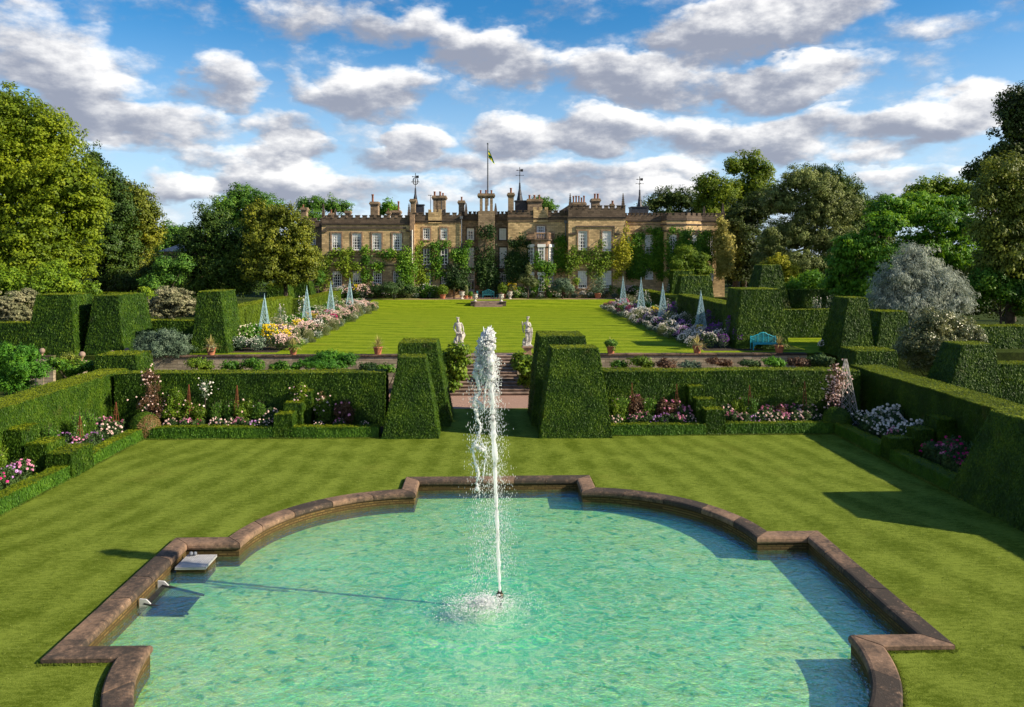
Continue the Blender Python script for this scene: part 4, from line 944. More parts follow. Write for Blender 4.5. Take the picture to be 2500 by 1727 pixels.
def obelisk(x, y, z, h, w, label, mat='blueob', group='lattice obelisks in the two borders', bar=.030, rows=9, finial=True):
    o = empty('garden_obelisk', (x, y, z), label, 'obelisk', group)
    def e(k, t, s=1.0):
        c = [(-1, -1), (1, -1), (1, 1), (-1, 1)][k % 4]; q = w / 2 * (1 - t) + .015; return np.array([c[0] * q, c[1] * q, h * t])
    for k in range(4): m = MB(); m.tube([e(k, 0), e(k, .96)], bar * .8, 4); m.build('post', M[mat], o)
    for k in range(4):
        m = MB(); ts = 1 - (1 - np.linspace(0, 1, rows + 1)) ** 1.0; ts = np.linspace(.04, .90, rows + 1)
        for a, b in zip(ts[:-1], ts[1:]):
            p0, p1, q0, q1 = e(k, a), e(k + 1, a), e(k, b), e(k + 1, b); mid0, mid1 = (p0 + p1) / 2, (q0 + q1) / 2
            for u, v in ((p0, mid1), (p1, mid1), (mid0, q0), (mid0, q1)): m.tube([u, v], bar * .42, 4, smooth=False)
        m.build('lattice_panel', M[mat], o)
    if finial:
        m = MB(); m.lathe((0, 0, h * .93), [(.05, 0), (.075, .04), (.03, .16), (.02, h * .07 + .1), (.004, h * .07 + .25)], 8); m.build('finial', M[mat], o)
    return o
for side, L in (('left', [(645.6, 716, 36.0), (749, 696.5, 45.0), (807.6, 686, 54.0), (854, 678, 63.0)]), ('right', [(1711, 707, 38.8), (1618, 689, 47.8), (1565, 670, 57.0), (1521, 673, 66.0)])):
    for i, (px, py, y) in enumerate(L):
        x, zt = Rp(px, py, y); obelisk(x, y, U1, min(zt - U1, 4.0) - .25, .86, 'pale blue lattice obelisk, %s from the camera in the %s flower border' % (['nearest', 'second', 'third', 'farthest'][i], side))
def rusty(px, by, ty, y, label, z=0.0):
    x, zt = Rp(px, ty, y); o = empty('plant_support', (x, y, z), label, 'plant support', 'rusty iron plant supports'); h = zt - z
    m = MB(); 
    for k in range(4): a = k * 1.5708 + .6; m.tube([(.20 * math.cos(a), .20 * math.sin(a), 0), (0.01 * math.cos(a), .01 * math.sin(a), h)], .011, 4)
    for t in (.25, .45, .62, .78): 
        r = .2 * (1 - t); m.tube([(r * math.cos(a), r * math.sin(a), h * t) for a in np.linspace(0, 6.283, 9)], .008, 4)
    m.build('frame', M['rust'], o)
for px, ty, y, l in ((461, 939, 16.7, 'rusty iron plant support before the left hedge, left one of the pair'), (578.5, 941, 16.7, 'rusty iron plant support before the left hedge, right one of the pair'), (1543, 935, 16.8, 'rusty iron support among roses beside the broad pyramid'),
    (1652, 938, 16.8, 'rusty iron support left of the right stepped yew'), (1830, 941, 16.8, 'rusty iron support right of the right stepped yew'), (1964.5, 930, 16.8, 'rusty iron support near the tall rose obelisk')):
    rusty(px, 1040, ty, y, l)
for px, ty, x, l in ((283, 982, -16.4, 'rusty iron support in the left side bed, rear one'), (195, 1016, -16.4, 'rusty iron support in the left side bed, middle one'), (141, 1078, -16.2, 'rusty iron support in the left side bed, front one')):
    u = (px - 1250) / F_PX; fx = math.sin(YAW) + math.cos(YAW) * u; fy = math.cos(YAW) - math.sin(YAW) * u; t = (x - CX) / fx
    rusty(px, 0, ty, CY + fy * t, l)
x, zt = Rp(2070, 870, 16.6); x -= .1; obelisk(x, 16.6, 0, zt, .95, 'tall weathered timber obelisk smothered in pale pink roses, right corner', 'statue', 'rose obelisk', .02, 8, False)
# urns and pots on the house terrace
def urn(x, y, z, s, label):
    o = empty('garden_urn', (x, y, z), label, 'urn', 'carved stone urns on the house terrace')
    m = MB(); m.lathe((0, 0, 0), [(.22 * s, 0), (.22 * s, .06 * s), (.10 * s, .12 * s), (.09 * s, .22 * s), (.22 * s, .34 * s), (.30 * s, .55 * s), (.27 * s, .72 * s), (.34 * s, .80 * s), (.34 * s, .86 * s), (.28 * s, .84 * s)], 16)
    for k in range(8): a = k * .785; m.ball((.27 * s * math.cos(a), .27 * s * math.sin(a), .5 * s), .07 * s, 7, 5)
    m.build('body', M['statue'], o); g = np.random.default_rng(int(abs(x) * 10))
    m = MB(); bushy(m, (0, 0, .9 * s), (.28 * s, .28 * s, .14 * s), 160, .12, .08, g, 0); m.build('flowers', M['rosered'] , o)
for px, py, y, s, l in ((1160, 741, 74.6, 1.0, 'stone urn on the left pier of the small lawn steps'), (1223.6, 741, 74.6, 1.0, 'stone urn on the right pier of the small lawn steps'), (1127.5, 729, 79.2, 1.05, 'stone urn at the left of the terrace doorway'), (1245, 728, 79.2, 1.05, 'stone urn right of the terrace, by the pot plant')):
    x, _z = Rp(px, py, y); urn(x, y, (U2 + .02 if y > 78 else 2.33), s, l)
o = empty('lawn_steps', (0, 73.6, 0), 'short dark flight of stone steps in the grass bank before the house', 'steps')
xa, _z = Rp(1155, 745, 73); xb, _z = Rp(1230, 745, 73)
for k in range(4):
    m = MB(); m.box(xa + .15, xb - .15, 72.9 + k * .45, 72.9 + k * .45 + (.46 if k < 3 else 1.6), U1 - .02, U1 + .155 * (k + 1)); m.build('step', M['steps'], o, (0, -73.6, 0), bevel=.02)
for x in (xa, xb): m = MB(); m.box(x - .28, x + .28, 73.4, 75.3, U1 - .02, 2.30); m.box(x - .33, x + .33, 73.3, 75.3, 2.302, 2.33); m.build('pier', M['trimdark'], o, (0, -73.6, 0))
def potted_bush(px, py, y, s, mat, label, rb=.65, hb=.75, blooms=None):
    x, _z = Rp(px, py, y); g = np.random.default_rng(int(px)); o = empty('potted_shrub', (x, y, U2 + .02), label, 'potted plant', 'potted shrubs along the house')
    m = MB(); clay_pot(m, .42 * s, .62 * s); m.build('pot', M['terra'], o)
    m = MB(); bushy(m, (0, 0, (.62 + hb * .7) * s), (rb * s, rb * s, hb * s), 900, .17, .12, g); m.build('foliage', M[mat], o)
    m = MB(); m.tube([(0, 0, .5 * s), (.03, 0, 1.1 * s)], .04, 6); m.build('stem', M['bark'], o)
potted_bush(1081, 727, 79.6, .95, 'ivyyel', 'yellow-green citrus bush in a large terracotta pot left of the door', .8, .75)
potted_bush(1228, 724, 79.6, .95, 'ivyyel', 'yellow-green bush in a terracotta pot right of the terrace bench', .7, .95)
potted_bush(1138, 727, 79.8, .6, 'grassy', 'slim upright plant in a small terracotta pot by the door', .45, 1.3)
potted_bush(1460, 718, 79.8, 1.1, 'greygreen', 'leafy bush in a brown terracotta pot below the pair of tall right windows', 1.0, 1.2)
potted_bush(1149, 725, 80.0, .5, 'ivy', 'small leafy plant in a pot right beside the door step', .6, .7)
# ================================================================== THE HOUSE
A_ = lambda x, y: (700 + x / 3.711, 330 + y / 3.711)
B_ = lambda x, y: (1200 + x / 3.711, 330 + y / 3.711)
house = empty('country_house', (0, 82.5, U2), 'long battlemented sandstone country house with sash windows, many chimneys and climbing plants', 'house')
OFF = (0, -82.5, -U2)
def xz(c, x, y, Y): px, py = c(x, y); return Rp(px, py, Y)
def part(mb, name, mats, parent=None, **k):
    if parent is None: return mb.build(name, mats, house, OFF, **k)
    return mb.build(name, mats, parent, **k)
def facade(mb, x0, x1, z0, z1, Y, holes, mi=0, rev=.16):
    xs = sorted({x0, x1, *[h[0] for h in holes], *[h[1] for h in holes]}); zs = sorted({z0, z1, *[h[2] for h in holes], *[h[3] for h in holes]})
    for a, b in zip(xs[:-1], xs[1:]):
        for c, d in zip(zs[:-1], zs[1:]):
            if b - a < 1e-5 or d - c < 1e-5: continue
            if any(h[0] - 1e-6 <= a and b <= h[1] + 1e-6 and h[2] - 1e-6 <= c and d <= h[3] + 1e-6 for h in holes): continue
            mb.add([(a, Y, c), (b, Y, c), (b, Y, d), (a, Y, d)], [(0, 1, 2, 3)], mi)
    for a, b, c, d in holes:
        mb.add([(a, Y, c), (b, Y, c), (b, Y, d), (a, Y, d), (a, Y + rev, c), (b, Y + rev, c), (b, Y + rev, d), (a, Y + rev, d)], [(0, 4, 7, 3), (1, 2, 6, 5), (0, 1, 5, 4), (3, 7, 6, 2)], mi)
def window(x0, x1, z0, z1, Y, nx, ny, blind=0.0, sur='trim', kind='sash', label=None, curt=False, balc=False):
    """white sash window set back in the wall"""
    Yg = Y + .11; f = .13; bw_ = .065; w = MB()
    w.box(x0, x0 + f, Yg - .05, Yg + .02, z0, z1); w.box(x1 - f, x1, Yg - .05, Yg + .02, z0, z1)
    w.box(x0 + f, x1 - f, Yg - .05, Yg + .02, z1 - f, z1); w.box(x0 + f, x1 - f, Yg - .08, Yg + .02, z0, z0 + f * 1.3)
    zm = (z0 + z1) / 2; w.box(x0 + f, x1 - f, Yg - .055, Yg + .02, zm - .035, zm + .035)
    for k in range(1, nx):
        xx = x0 + (x1 - x0) * k / nx; b2 = bw_ / 2 if kind == 'sash' else .05; w.box(xx - b2, xx + b2, Yg - .04, Yg + .02, z0 + f * 1.3, z1 - f)
    for k in range(1, ny):
        zz = z0 + (z1 - z0) * k / ny
        if abs(zz - zm) > .06: w.box(x0 + f, x1 - f, Yg - .037, Yg + .02, zz - bw_ / 2, zz + bw_ / 2)
    o = part(w, 'window', M['white'])
    if label: o['label'] = label
    p = MB(); p.box(x0 + .02, x1 - .02, Yg + .022, Yg + .035, z0 + .02, z1 - .02); p.build('pane', M['glass'], o)
    if blind:
        p = MB(); p.box(x0 + f, x1 - f, Yg + .004, Yg + .014, z1 - (z1 - z0) * blind, z1 - f * .5); p.build('blind', M['blind'], o)
    if curt:
        p = MB(); cx_, wd = (x0 + x1) / 2, (x1 - x0) / 2
        for s in (-1, 1): p.add([(cx_ + s * (wd - f), Yg + .012, z0 + .1), (cx_ + s * wd * .55, Yg + .012, z0 + .1), (cx_ + s * wd * .45, Yg + .012, z0 + (z1 - z0) * .45), (cx_ + s * .06, Yg + .012, z1 - f), (cx_ + s * (wd - f), Yg + .012, z1 - f)], [(0, 1, 2, 3, 4) if s < 0 else (4, 3, 2, 1, 0)])
        p.build('curtain', M['curtain'], o)
    if sur:
        p = MB(); s = .17; pr = .05
        p.box(x0 - s, x0, Y - pr, Y + .05, z0 - .02, z1 + s); p.box(x1, x1 + s, Y - pr, Y + .05, z0 - .02, z1 + s); p.box(x0, x1, Y - pr, Y + .05, z1, z1 + s)
        p.box(x0 - s - .05, x1 + s + .05, Y - .11, Y + .06, z0 - .15, z0 - .02); p.build('surround', M[sur], o)
    return o
gm, t = newmat('window_glass')
finish(t, nd(t, 'ShaderNodeBsdfPrincipled', {'Base Color': (.012, .015, .02), 'Roughness': .06, 'Specular IOR Level': .45}).outputs[0]); M['glass'] = gm
def parapet(x0, x1, zb, zg, zt, Y, th=.35, n=None, back=13.0, mer=.62, name='parapet', steps=None):
    m = MB(); n = n or max(1, int(round((x1 - x0) / 1.15))); m.box(x0, x1, Y, Y + th, zb, zg)
    p = (x1 - x0) / n
    for k in range(n + 1):
        a = x0 + p * k - p * mer / 2; b = a + p * mer; a, b = max(a, x0), min(b, x1)
        if steps and steps[0] < (a + b) / 2 < steps[1]: continue
        m.box(a, b, Y, Y + th, zg, zt - .09); m.box(a - .04, b + .04, Y - .05, Y + th + .05, zt - .088, zt)
    for k in range(n):
        a = x0 + p * k + p * mer / 2; b = a + p * (1 - mer)
        if steps and steps[0] < (a + b) / 2 < steps[1]: continue
        m.box(a + .04, b - .04, Y - .05, Y + th + .05, zg + .001, zg + .07)
    nb = max(1, int(back / 1.2))
    for X in (x0, x1 - th):
        m.box(X, X + th, Y + th, Y + back, zb, zg)
        for k in range(nb): m.box(X, X + th, Y + th + .4 + k * back / nb, Y + th + .4 + (k + .55) * back / nb, zg, zt)
    return part(m, name, M['parapet'])
def course(x0, x1, z, Y, h=.16, pr=.10, mat='trimdark'):
    m = MB(); m.box(x0 - pr, x1 + pr, Y - pr, Y + .05, z - h, z); m.box(x0 - pr * 1.4, x1 + pr * 1.4, Y - pr * 1.5, Y + .05, z + .002, z + .06)
    return part(m, 'string_course', M[mat])
def block(c, xa, xb, ytop, ygap, Y, wins, mat='wall', back=13.0, cx_=None, courses=(), n=None, steps=None, ybot=1500, par_h=None):
    """one block of the front: wall with window openings, side walls, roof, parapet"""
    x0, _z = xz(c, xa, ytop, Y); x1, _z = xz(c, xb, ytop, Y); _x, zt = xz(c, xa, ytop, Y); _x, zg = xz(c, xa, ygap, Y)
    zb = zg - (par_h or .75); H_ = []; res = []
    for w in wins:
        a, b, t_, bt = w[:4]; wx0, wz1 = xz(c, a, t_, Y); wx1, wz0 = xz(c, b, bt, Y); H_.append((wx0, wx1, wz0, wz1)); res.append((wx0, wx1, wz0, wz1) + tuple(w[4:]))
    m = MB(); facade(m, x0, x1, U2 - .4, zb, Y, H_)
    m.add([(x0, Y, U2 - .4), (x0, Y + back, U2 - .4), (x0, Y + back, zb), (x0, Y, zb)], [(0, 3, 2, 1)]); m.add([(x1, Y, U2 - .4), (x1, Y + back, U2 - .4), (x1, Y + back, zb), (x1, Y, zb)], [(0, 1, 2, 3)])
    m.add([(x0, Y + back, U2 - .4), (x1, Y + back, U2 - .4), (x1, Y + back, zb), (x0, Y + back, zb)], [(0, 3, 2, 1)])
    part(m, 'wall', M[mat])
    m = MB(); m.box(x0 + .35, x1 - .35, Y + .35, Y + back, zb - .2, zb + .1); part(m, 'roof', M['slate'])
    parapet(x0, x1, zb + .001, zg, zt, Y - .02, back=back, n=n, steps=steps)
    course(x0, x1, zb + .02, Y - .02)
    for y in courses: _x, z_ = xz(c, xa, y, Y); course(x0, x1, z_, Y, .10, .06, 'trim')
    for (a, b, z0, z1, nx, ny, bl, kw) in res: window(a, b, z0, z1, Y, nx, ny, bl, **kw)
    return x0, x1, zt, zg, zb
K = dict
# left low wing
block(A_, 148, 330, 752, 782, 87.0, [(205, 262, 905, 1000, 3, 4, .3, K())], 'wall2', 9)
# block A
a1 = [(408, 493, 890, 1045), (593, 676, 890, 1045), (774, 858, 890, 1045), (960, 1043, 890, 1045)]
wA = [w + (4, 6, [.6, .25, 0, 0][i], K(curt=i > 1)) for i, w in enumerate(a1)] + [w + (4, 6, [.2, .45, 0, 0][i], K(sur='trim')) for i, w in enumerate([(416, 500, 1233, 1390), (598, 682, 1233, 1390), (782, 862, 1233, 1390), (965, 1048, 1233, 1390)])]
YA = 82.0
X0, X1, zt, zg, zb = block(A_, 318, 1155, 725, 752, YA, wA, 'wall', courses=(1100,), n=13)
m = MB(); q = lambda x, y: xz(A_, x, y, YA)
for (x, y), (x2, y2) in (((360, 850), (1080, 838)), ((318, 878), (360, 868)), ((1080, 878), (1155, 868)), ((345, 1185), (1040, 1176))):
    (p0, z0), (p1, z1) = q(x, y), q(x2, y2); m.box(p0, p1, YA - .12, YA + .03, z0, z1 + .04)
for x in (360, 1080): (p0, z0), (p1, z1) = q(x, 878), q(x + 5, 846); m.box(p0, p1, YA - .118, YA + .03, z0, z1)
part(m, 'hood_mould', M['trimdark'])
m = MB(); (p0, z0), (p1, z1) = q(1118, 1460), q(1158, 720); m.box(p0, p1, YA - .35, YA - .03, z0, z1); part(m, 'buttress', M['trim'])
# block B with small iron balconies
YB = 83.0
wB = [(1235, 1298, 843, 948, 3, 4, 0, K()), (1394, 1456, 843, 948, 3, 4, .3, K()), (1238, 1300, 1022, 1205, 2, 3, 0, K(kind='french', sur='trimdark')), (1395, 1462, 1022, 1205, 2, 3, 0, K(kind='french', sur='trimdark')), (1260, 1308, 1245, 1350, 3, 4, 0, K(sur='trimdark')), (1400, 1465, 1245, 1350, 3, 4, 0, K(sur='trimdark'))]
block(A_, 1155, 1580, 702, 728, YB, wB, 'wall', courses=(795, 1020), n=7)
for a, b in ((1230, 1308), (1388, 1470)):
    (p0, z1), (p1, z0) = xz(A_, a, 1180, YB), xz(A_, b, 1212, YB); m = MB(); m.box(p0, p1, YB - .5, YB - .02, z0 - .08, z0)
    m.box(p0, p1, YB - .5, YB - .46, z1 - .03, z1 + .03)
    for k in range(12): xx = p0 + (p1 - p0) * k / 11; m.box(xx - .02, xx + .02, YB - .49, YB - .465, z0, z1)
    part(m, 'balcony', M['iron'])
    m = MB(); 
    for k in range(9): xx = p0 + .1 + (p1 - p0 - .2) * k / 8; m.ball((xx, YB - .25, z1 + .1), .09, 7, 5)
    part(m, 'balcony_flowers', M['f_white'])
m = MB(); (p0, z0), (p1, z1) = xz(A_, 1282, 800, YB - .12), xz(A_, 1402, 675, YB - .12); m.box(p0, p1, YB - .12, YB + .3, z0, z1 - .35)
for t in (0, .39, .78): m.box(p0 + (p1 - p0) * t, p0 + (p1 - p0) * (t + .22), YB - .12, YB + .3, z1 - .35, z1)
part(m, 'raised_panel', M['wall'])
m = MB(); (p0, z0), (p1, z1) = xz(A_, 1582, 1300, YB), xz(A_, 1582, 760, YB); m.tube([(p0, YB - .12, z0), (p0, YB - .12, z1)], .07, 8); m.box(p0 - .18, p0 + .18, YB - .3, YB, z1, z1 + .35); part(m, 'drainpipe', M['lead'])
m = MB(); (p0, z0), (p1, z1) = xz(A_, 1140, 1180, YA), xz(A_, 1140, 860, YA); m.tube([(p0, YA - .45, z0), (p0, YA - .45, z1)], .07, 8); part(m, 'drainpipe', M['blind'])
# blocks C, D (chimney breast), E
YC = 84.6
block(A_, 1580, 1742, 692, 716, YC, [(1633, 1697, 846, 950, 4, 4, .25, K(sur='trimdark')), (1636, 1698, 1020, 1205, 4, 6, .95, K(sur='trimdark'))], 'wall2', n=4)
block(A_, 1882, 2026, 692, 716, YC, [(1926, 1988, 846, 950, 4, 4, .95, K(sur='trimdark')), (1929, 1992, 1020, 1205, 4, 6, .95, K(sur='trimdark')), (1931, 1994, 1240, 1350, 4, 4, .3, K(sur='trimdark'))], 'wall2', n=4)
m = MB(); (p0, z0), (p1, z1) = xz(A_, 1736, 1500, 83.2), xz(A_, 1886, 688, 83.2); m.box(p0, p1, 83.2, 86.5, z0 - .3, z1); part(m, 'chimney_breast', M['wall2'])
# garden door
(p0, z1), (p1, z0) = xz(A_, 1640, 1240, YC), xz(A_, 1702, 1434, YC); z0 = U2 + .05
window(p0, p1, z0 + 2.15, z1 + .1, YC - .15, 4, 3, 0, sur=None, label='tall fanlight over the garden door')
m = MB(); w_ = (p1 - p0); dY = YC - .12
for s in (0, .5):
    a, b = p0 + w_ * s + .02, p0 + w_ * (s + .5) - .02
    m.box(a, b, dY, dY + .06, z0, z0 + .9); m.box(a, a + .09, dY, dY + .06, z0 + .9, z0 + 2.1); m.box(b - .09, b, dY, dY + .06, z0 + .9, z0 + 2.1); m.box(a + .09, b - .09, dY, dY + .06, z0 + 2.0, z0 + 2.1)
do = part(m, 'door', M['doorpaint']); m = MB(); m.box(p0 + .05, p1 - .05, dY + .07, dY + .08, z0, z0 + 2.1); m.build('pane', M['glass'], do)
m = MB(); m.ball(((p0 + p1) / 2 + .05, dY - .03, z0 + 1.0), .035, 8, 6); m.build('handle', M['brass'], do)
# block F with canted bay and balustraded balcony
YF = 83.0
x0F, x1F, *_r = block(B_, 150, 692, 682, 706, YF, [(410, 485, 825, 935, 4, 4, 0, K())], 'wall', courses=(735, 780), n=10, steps=None)
m = MB(); (p0, z0), (p1, z1) = xz(B_, 380, 790, YF - .12), xz(B_, 512, 655, YF - .12); m.box(p0, p1, YF - .12, YF + .3, z0, z1 - .35)
for t in (0, .39, .78): m.box(p0 + (p1 - p0) * t, p0 + (p1 - p0) * (t + .22), YF - .12, YF + .3, z1 - .35, z1)
part(m, 'raised_panel', M['wall'])
(bx0, bz1), (bx1, bz0) = xz(B_, 330, 955, YF - 1.2), xz(B_, 572, 1420, YF - 1.2)
D_ = 1.5
def bay_faces():
    w = (bx1 - bx0); return [((bx0, YF), (bx0 + w * .27, YF - D_)), ((bx0 + w * .27, YF - D_), (bx0 + w * .73, YF - D_)), ((bx0 + w * .73, YF - D_), (bx1, YF))]
m = MB(); w = bx1 - bx0
def canted(mb, e, z0, z1, mi=0):
    P = [(bx0 - e, YF), (bx0 + w * .27 - e * .5, YF - D_ - e), (bx0 + w * .73 + e * .5, YF - D_ - e), (bx1 + e, YF)]
    V = [(x, y, z0) for x, y in P] + [(x, y, z1) for x, y in P]; mb.add(V, [(0, 1, 5, 4), (1, 2, 6, 5), (2, 3, 7, 6), (4, 5, 6, 7), (3, 2, 1, 0)], mi)
_x, zA = xz(B_, 345, 1012, YF - 1.2); _x, zB = xz(B_, 345, 1172, YF - 1.2); _x, zC = xz(B_, 345, 1265, YF - 1.2); _x, zD = xz(B_, 345, 955, YF - 1.2)
canted(m, 0, U2 - .3, zC - 1.0); canted(m, -.12, U2 - .3, zA); canted(m, 0, zB - .05, zC + .05); canted(m, 0, zA, zD)
by = part(m, 'bay', M['trim']); canted_ = MB(); canted(canted_, .22, zD + .002, zD + .16); canted(canted_, .12, zA - .04, zA + .04); part(canted_, 'string_course', M['trimdark'])
for (z0, z1) in ((zB, zA), (U2 + .75, zC)):
    for fi, ((xa, ya), (xb, yb)) in enumerate(bay_faces()):
        L = math.hypot(xb - xa, yb - ya); an = math.atan2(yb - ya, xb - xa); u0, u1 = (.30, L - .30) if fi != 1 else (.35, L - .35)
        mm = MB(); f = .12; nx = 3 if fi != 1 else 4
        mm.box(u0, u0 + f, -.06, .04, z0, z1); mm.box(u1 - f, u1, -.06, .04, z0, z1); mm.box(u0 + f, u1 - f, -.06, .04, z1 - f, z1); mm.box(u0 + f, u1 - f, -.06, .04, z0, z0 + f)
        for k in range(1, nx): xx = u0 + (u1 - u0) * k / nx; mm.box(xx - .033, xx + .033, -.05, .03, z0 + f, z1 - f)
        for k in range(1, 5): zz = z0 + (z1 - z0) * k / 5; mm.box(u0 + f, u1 - f, -.047, .03, zz - .03, zz + .03)
        o = mm.build('window', M['white'], house); o.location = (xa, ya - .02 - 82.5, -U2); o.rotation_euler = (0, 0, an)
        mm = MB(); mm.box(u0 + .02, u1 - .02, .0, .01, z0, z1); mm.build('pane', M['glass'], o)
        mm = MB(); mm.box(u0 - .08, u1 + .08, -.16, .03, z1 - .05, z1 + .32); mm.build('awning_box', M['white'], o)
m = MB(); P = [(bx0, YF), (bx0 + w * .27, YF - D_), (bx0 + w * .73, YF - D_), (bx1, YF)]
for (xa, ya), (xb, yb) in zip(P[:-1], P[1:]):
    n = max(4, int(math.hypot(xb - xa, yb - ya) / .22))
    for k in range(n): t = (k + .5) / n; m.lathe((xa + (xb - xa) * t, ya + (yb - ya) * t, zD + .17), [(.05, 0), (.09, .18), (.04, .5), (.06, .7)], 6)
    m.tube([(xa, ya, zD + .9), (xb, yb, zD + .9)], .09, 4, smooth=False)
for xa, ya in P: m.box(xa - .14, xa + .14, ya - .14, ya + .14, zD + .16, zD + 1.02)
part(m, 'balustrade', M['trim'])
m = MB(); (p0, z0), (p1, z1) = xz(B_, 672, 1010, YF), xz(B_, 672, 800, YF); m.tube([(p0, YF - .12, z0), (p0, YF - .12, z1)], .08, 8); m.box(p0 - .2, p0 + .2, YF - .3, YF - .03, z1, z1 + .4); part(m, 'drainpipe', M['lead'])
# block G
YG = 81.6
block(B_, 697, 1213, 636, 668, YG, [(787, 868, 870, 1050, 4, 6, 0, K(curt=True)), (1005, 1086, 870, 1052, 4, 6, .9, K()), (783, 866, 1230, 1390, 4, 5, .8, K()), (1002, 1086, 1230, 1388, 4, 5, .8, K())], 'wall', courses=(760,), n=9, par_h=1.1)
m = MB(); q = lambda x, y: xz(B_, x, y, YG)
for (x, y), (x2, y2) in (((762, 836), (1115, 826)), ((697, 903), (762, 893)), ((1110, 903), (1160, 893))):
    (p0, z0), (p1, z1) = q(x, y), q(x2, y2); m.box(p0, p1, YG - .12, YG + .03, z0, z1 + .04)
for x in (762, 1110): (p0, z0), (p1, z1) = q(x, 903), q(x + 5, 832); m.box(p0, p1, YG - .118, YG + .03, z0, z1)
part(m, 'hood_mould', M['trimdark'])
# block H, long right wing with a shallow bowed front
YH = 83.2
block(B_, 1213, 2112, 706, 730, YH, [(1391, 1466, 905, 1090, 4, 6, .6, K(sur=None)), (1950, 2020, 908, 1092, 4, 6, .1, K(sur=None)), (1390, 1465, 1210, 1310, 4, 4, .9, K(sur=None)), (1950, 2012, 1208, 1320, 4, 4, .9, K(sur=None)), (1232, 1250, 900, 1090, 1, 6, .5, K(sur=None))], 'wall', courses=(806, 866), n=24, par_h=.7)
(h0, zt_), (h1, _z) = xz(B_, 1537, 706, YH), xz(B_, 1905, 706, YH); zt_ = xz(B_, 1700, 704, YH - 1.3)[1]; zg_ = xz(B_, 1700, 728, YH - 1.3)[1]
xa, xb = h0 + (h1 - h0) * .56 - .0, h0
P = [(h0, YH - .02), (h0 + (h1 - h0) * .08, YH - 1.3), (h0 + (h1 - h0) * .56, YH - 1.3), (h1, YH - .02)]
m = MB(); pm = MB(); cm_ = MB()
for (xa, ya), (xb, yb) in zip(P[:-1], P[1:]):
    z0, z1 = U2 - .3, zg_ - .7
    m.add([(xa, ya, z0), (xb, yb, z0), (xb, yb, z1), (xa, ya, z1)], [(0, 1, 2, 3)])
    L = math.hypot(xb - xa, yb - ya); n = max(1, int(round(L / 1.0))); d = np.array([xb - xa, yb - ya]) / L; nn = np.array([-d[1], d[0]])
    def slab(mb, a, b, z0, z1, e=0.0):
        A0 = np.array([xa, ya]) + d * a - nn * e; A1 = np.array([xa, ya]) + d * b - nn * e; B1 = A1 + nn * (.35 + 2 * e); B0 = A0 + nn * (.35 + 2 * e)
        V = [(*A0, z0), (*A1, z0), (*B1, z0), (*B0, z0), (*A0, z1), (*A1, z1), (*B1, z1), (*B0, z1)]; mb.add(V, [(0, 3, 2, 1), (4, 5, 6, 7), (0, 1, 5, 4), (1, 2, 6, 5), (2, 3, 7, 6), (3, 0, 4, 7)])
    slab(pm, 0, L, zg_ - .7, zg_)
    for k in range(n): slab(pm, (k + .2) * L / n, (k + .8) * L / n, zg_, zt_)
    for yy, h in ((730 + 30, .2), (806, .15), (866, .12)): zz = xz(B_, 1700, yy, YH - 1.3)[1]; slab(cm_, 0, L, zz - h, zz + .05, .1)
part(m, 'bowed_front', M['wall']); part(pm, 'parapet', M['parapet']); part(cm_, 'string_course', M['trimdark'])
for a, b, t_, bt in ((1607, 1672, 905, 1090), (1607, 1672, 1210, 1320)):
    (p0, z1), (p1, z0) = xz(B_, a, t_, YH - 1.3), xz(B_, b, bt, YH - 1.3); window(p0, p1, z0, z1, YH - 1.52, 4, 6, .1, sur=None)
(p0, z1), (p1, z0) = xz(B_, 1808, 908, YH - .6), xz(B_, 1850, 1050, YH - .6)
window(p0, p1, z0, z1, YH - 1.15, 3, 6, .6, sur=None, label='narrow angled window in the bowed front')
# chimneys, pinnacles, spires
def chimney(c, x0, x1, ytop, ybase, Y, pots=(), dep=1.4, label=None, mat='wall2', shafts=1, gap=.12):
    (a, zt), (b, zb) = xz(c, x0, ytop, Y), xz(c, x1, ybase, Y); m = MB(); w = b - a
    zb -= .6; e = .10
    m.box(a, b, Y, Y + dep, zb, zb + (zt - zb) * .22); 
    sw = (w - .12) / shafts
    for k in range(shafts): m.box(a + .06 + k * sw + (gap / 2 if shafts > 1 else 0), a + .06 + (k + 1) * sw - (gap / 2 if shafts > 1 else 0), Y + .06, Y + dep - .06, zb + (zt - zb) * .22 + .002, zt - .5)
    m.box(a - .02, b + .02, Y - .02, Y + dep + .02, zt - .498, zt - .34); m.box(a - e, b + e, Y - e, Y + dep + e, zt - .338, zt - .16); m.box(a - .02, b + .02, Y - .02, Y + dep + .02, zt - .158, zt)
    o = part(m, 'chimney', M[mat])
    if label: o['label'] = label
    for (p, pt, pr) in pots:
        px_, pz = xz(c, p, pt, Y + dep / 2); m = MB(); r = pr / 3.711 / F_PX * (Y + 18); h = pz - zt
        m.lathe((px_, Y + dep / 2, zt), [(r * 1.0, 0), (r * .85, h * .2), (r * .8, h * .8), (r * 1.05, h * .84), (r * 1.05, h), (r * .7, h), (r * .65, h * .9)], 10); m.build('chimney_pot', M['pot'], o)
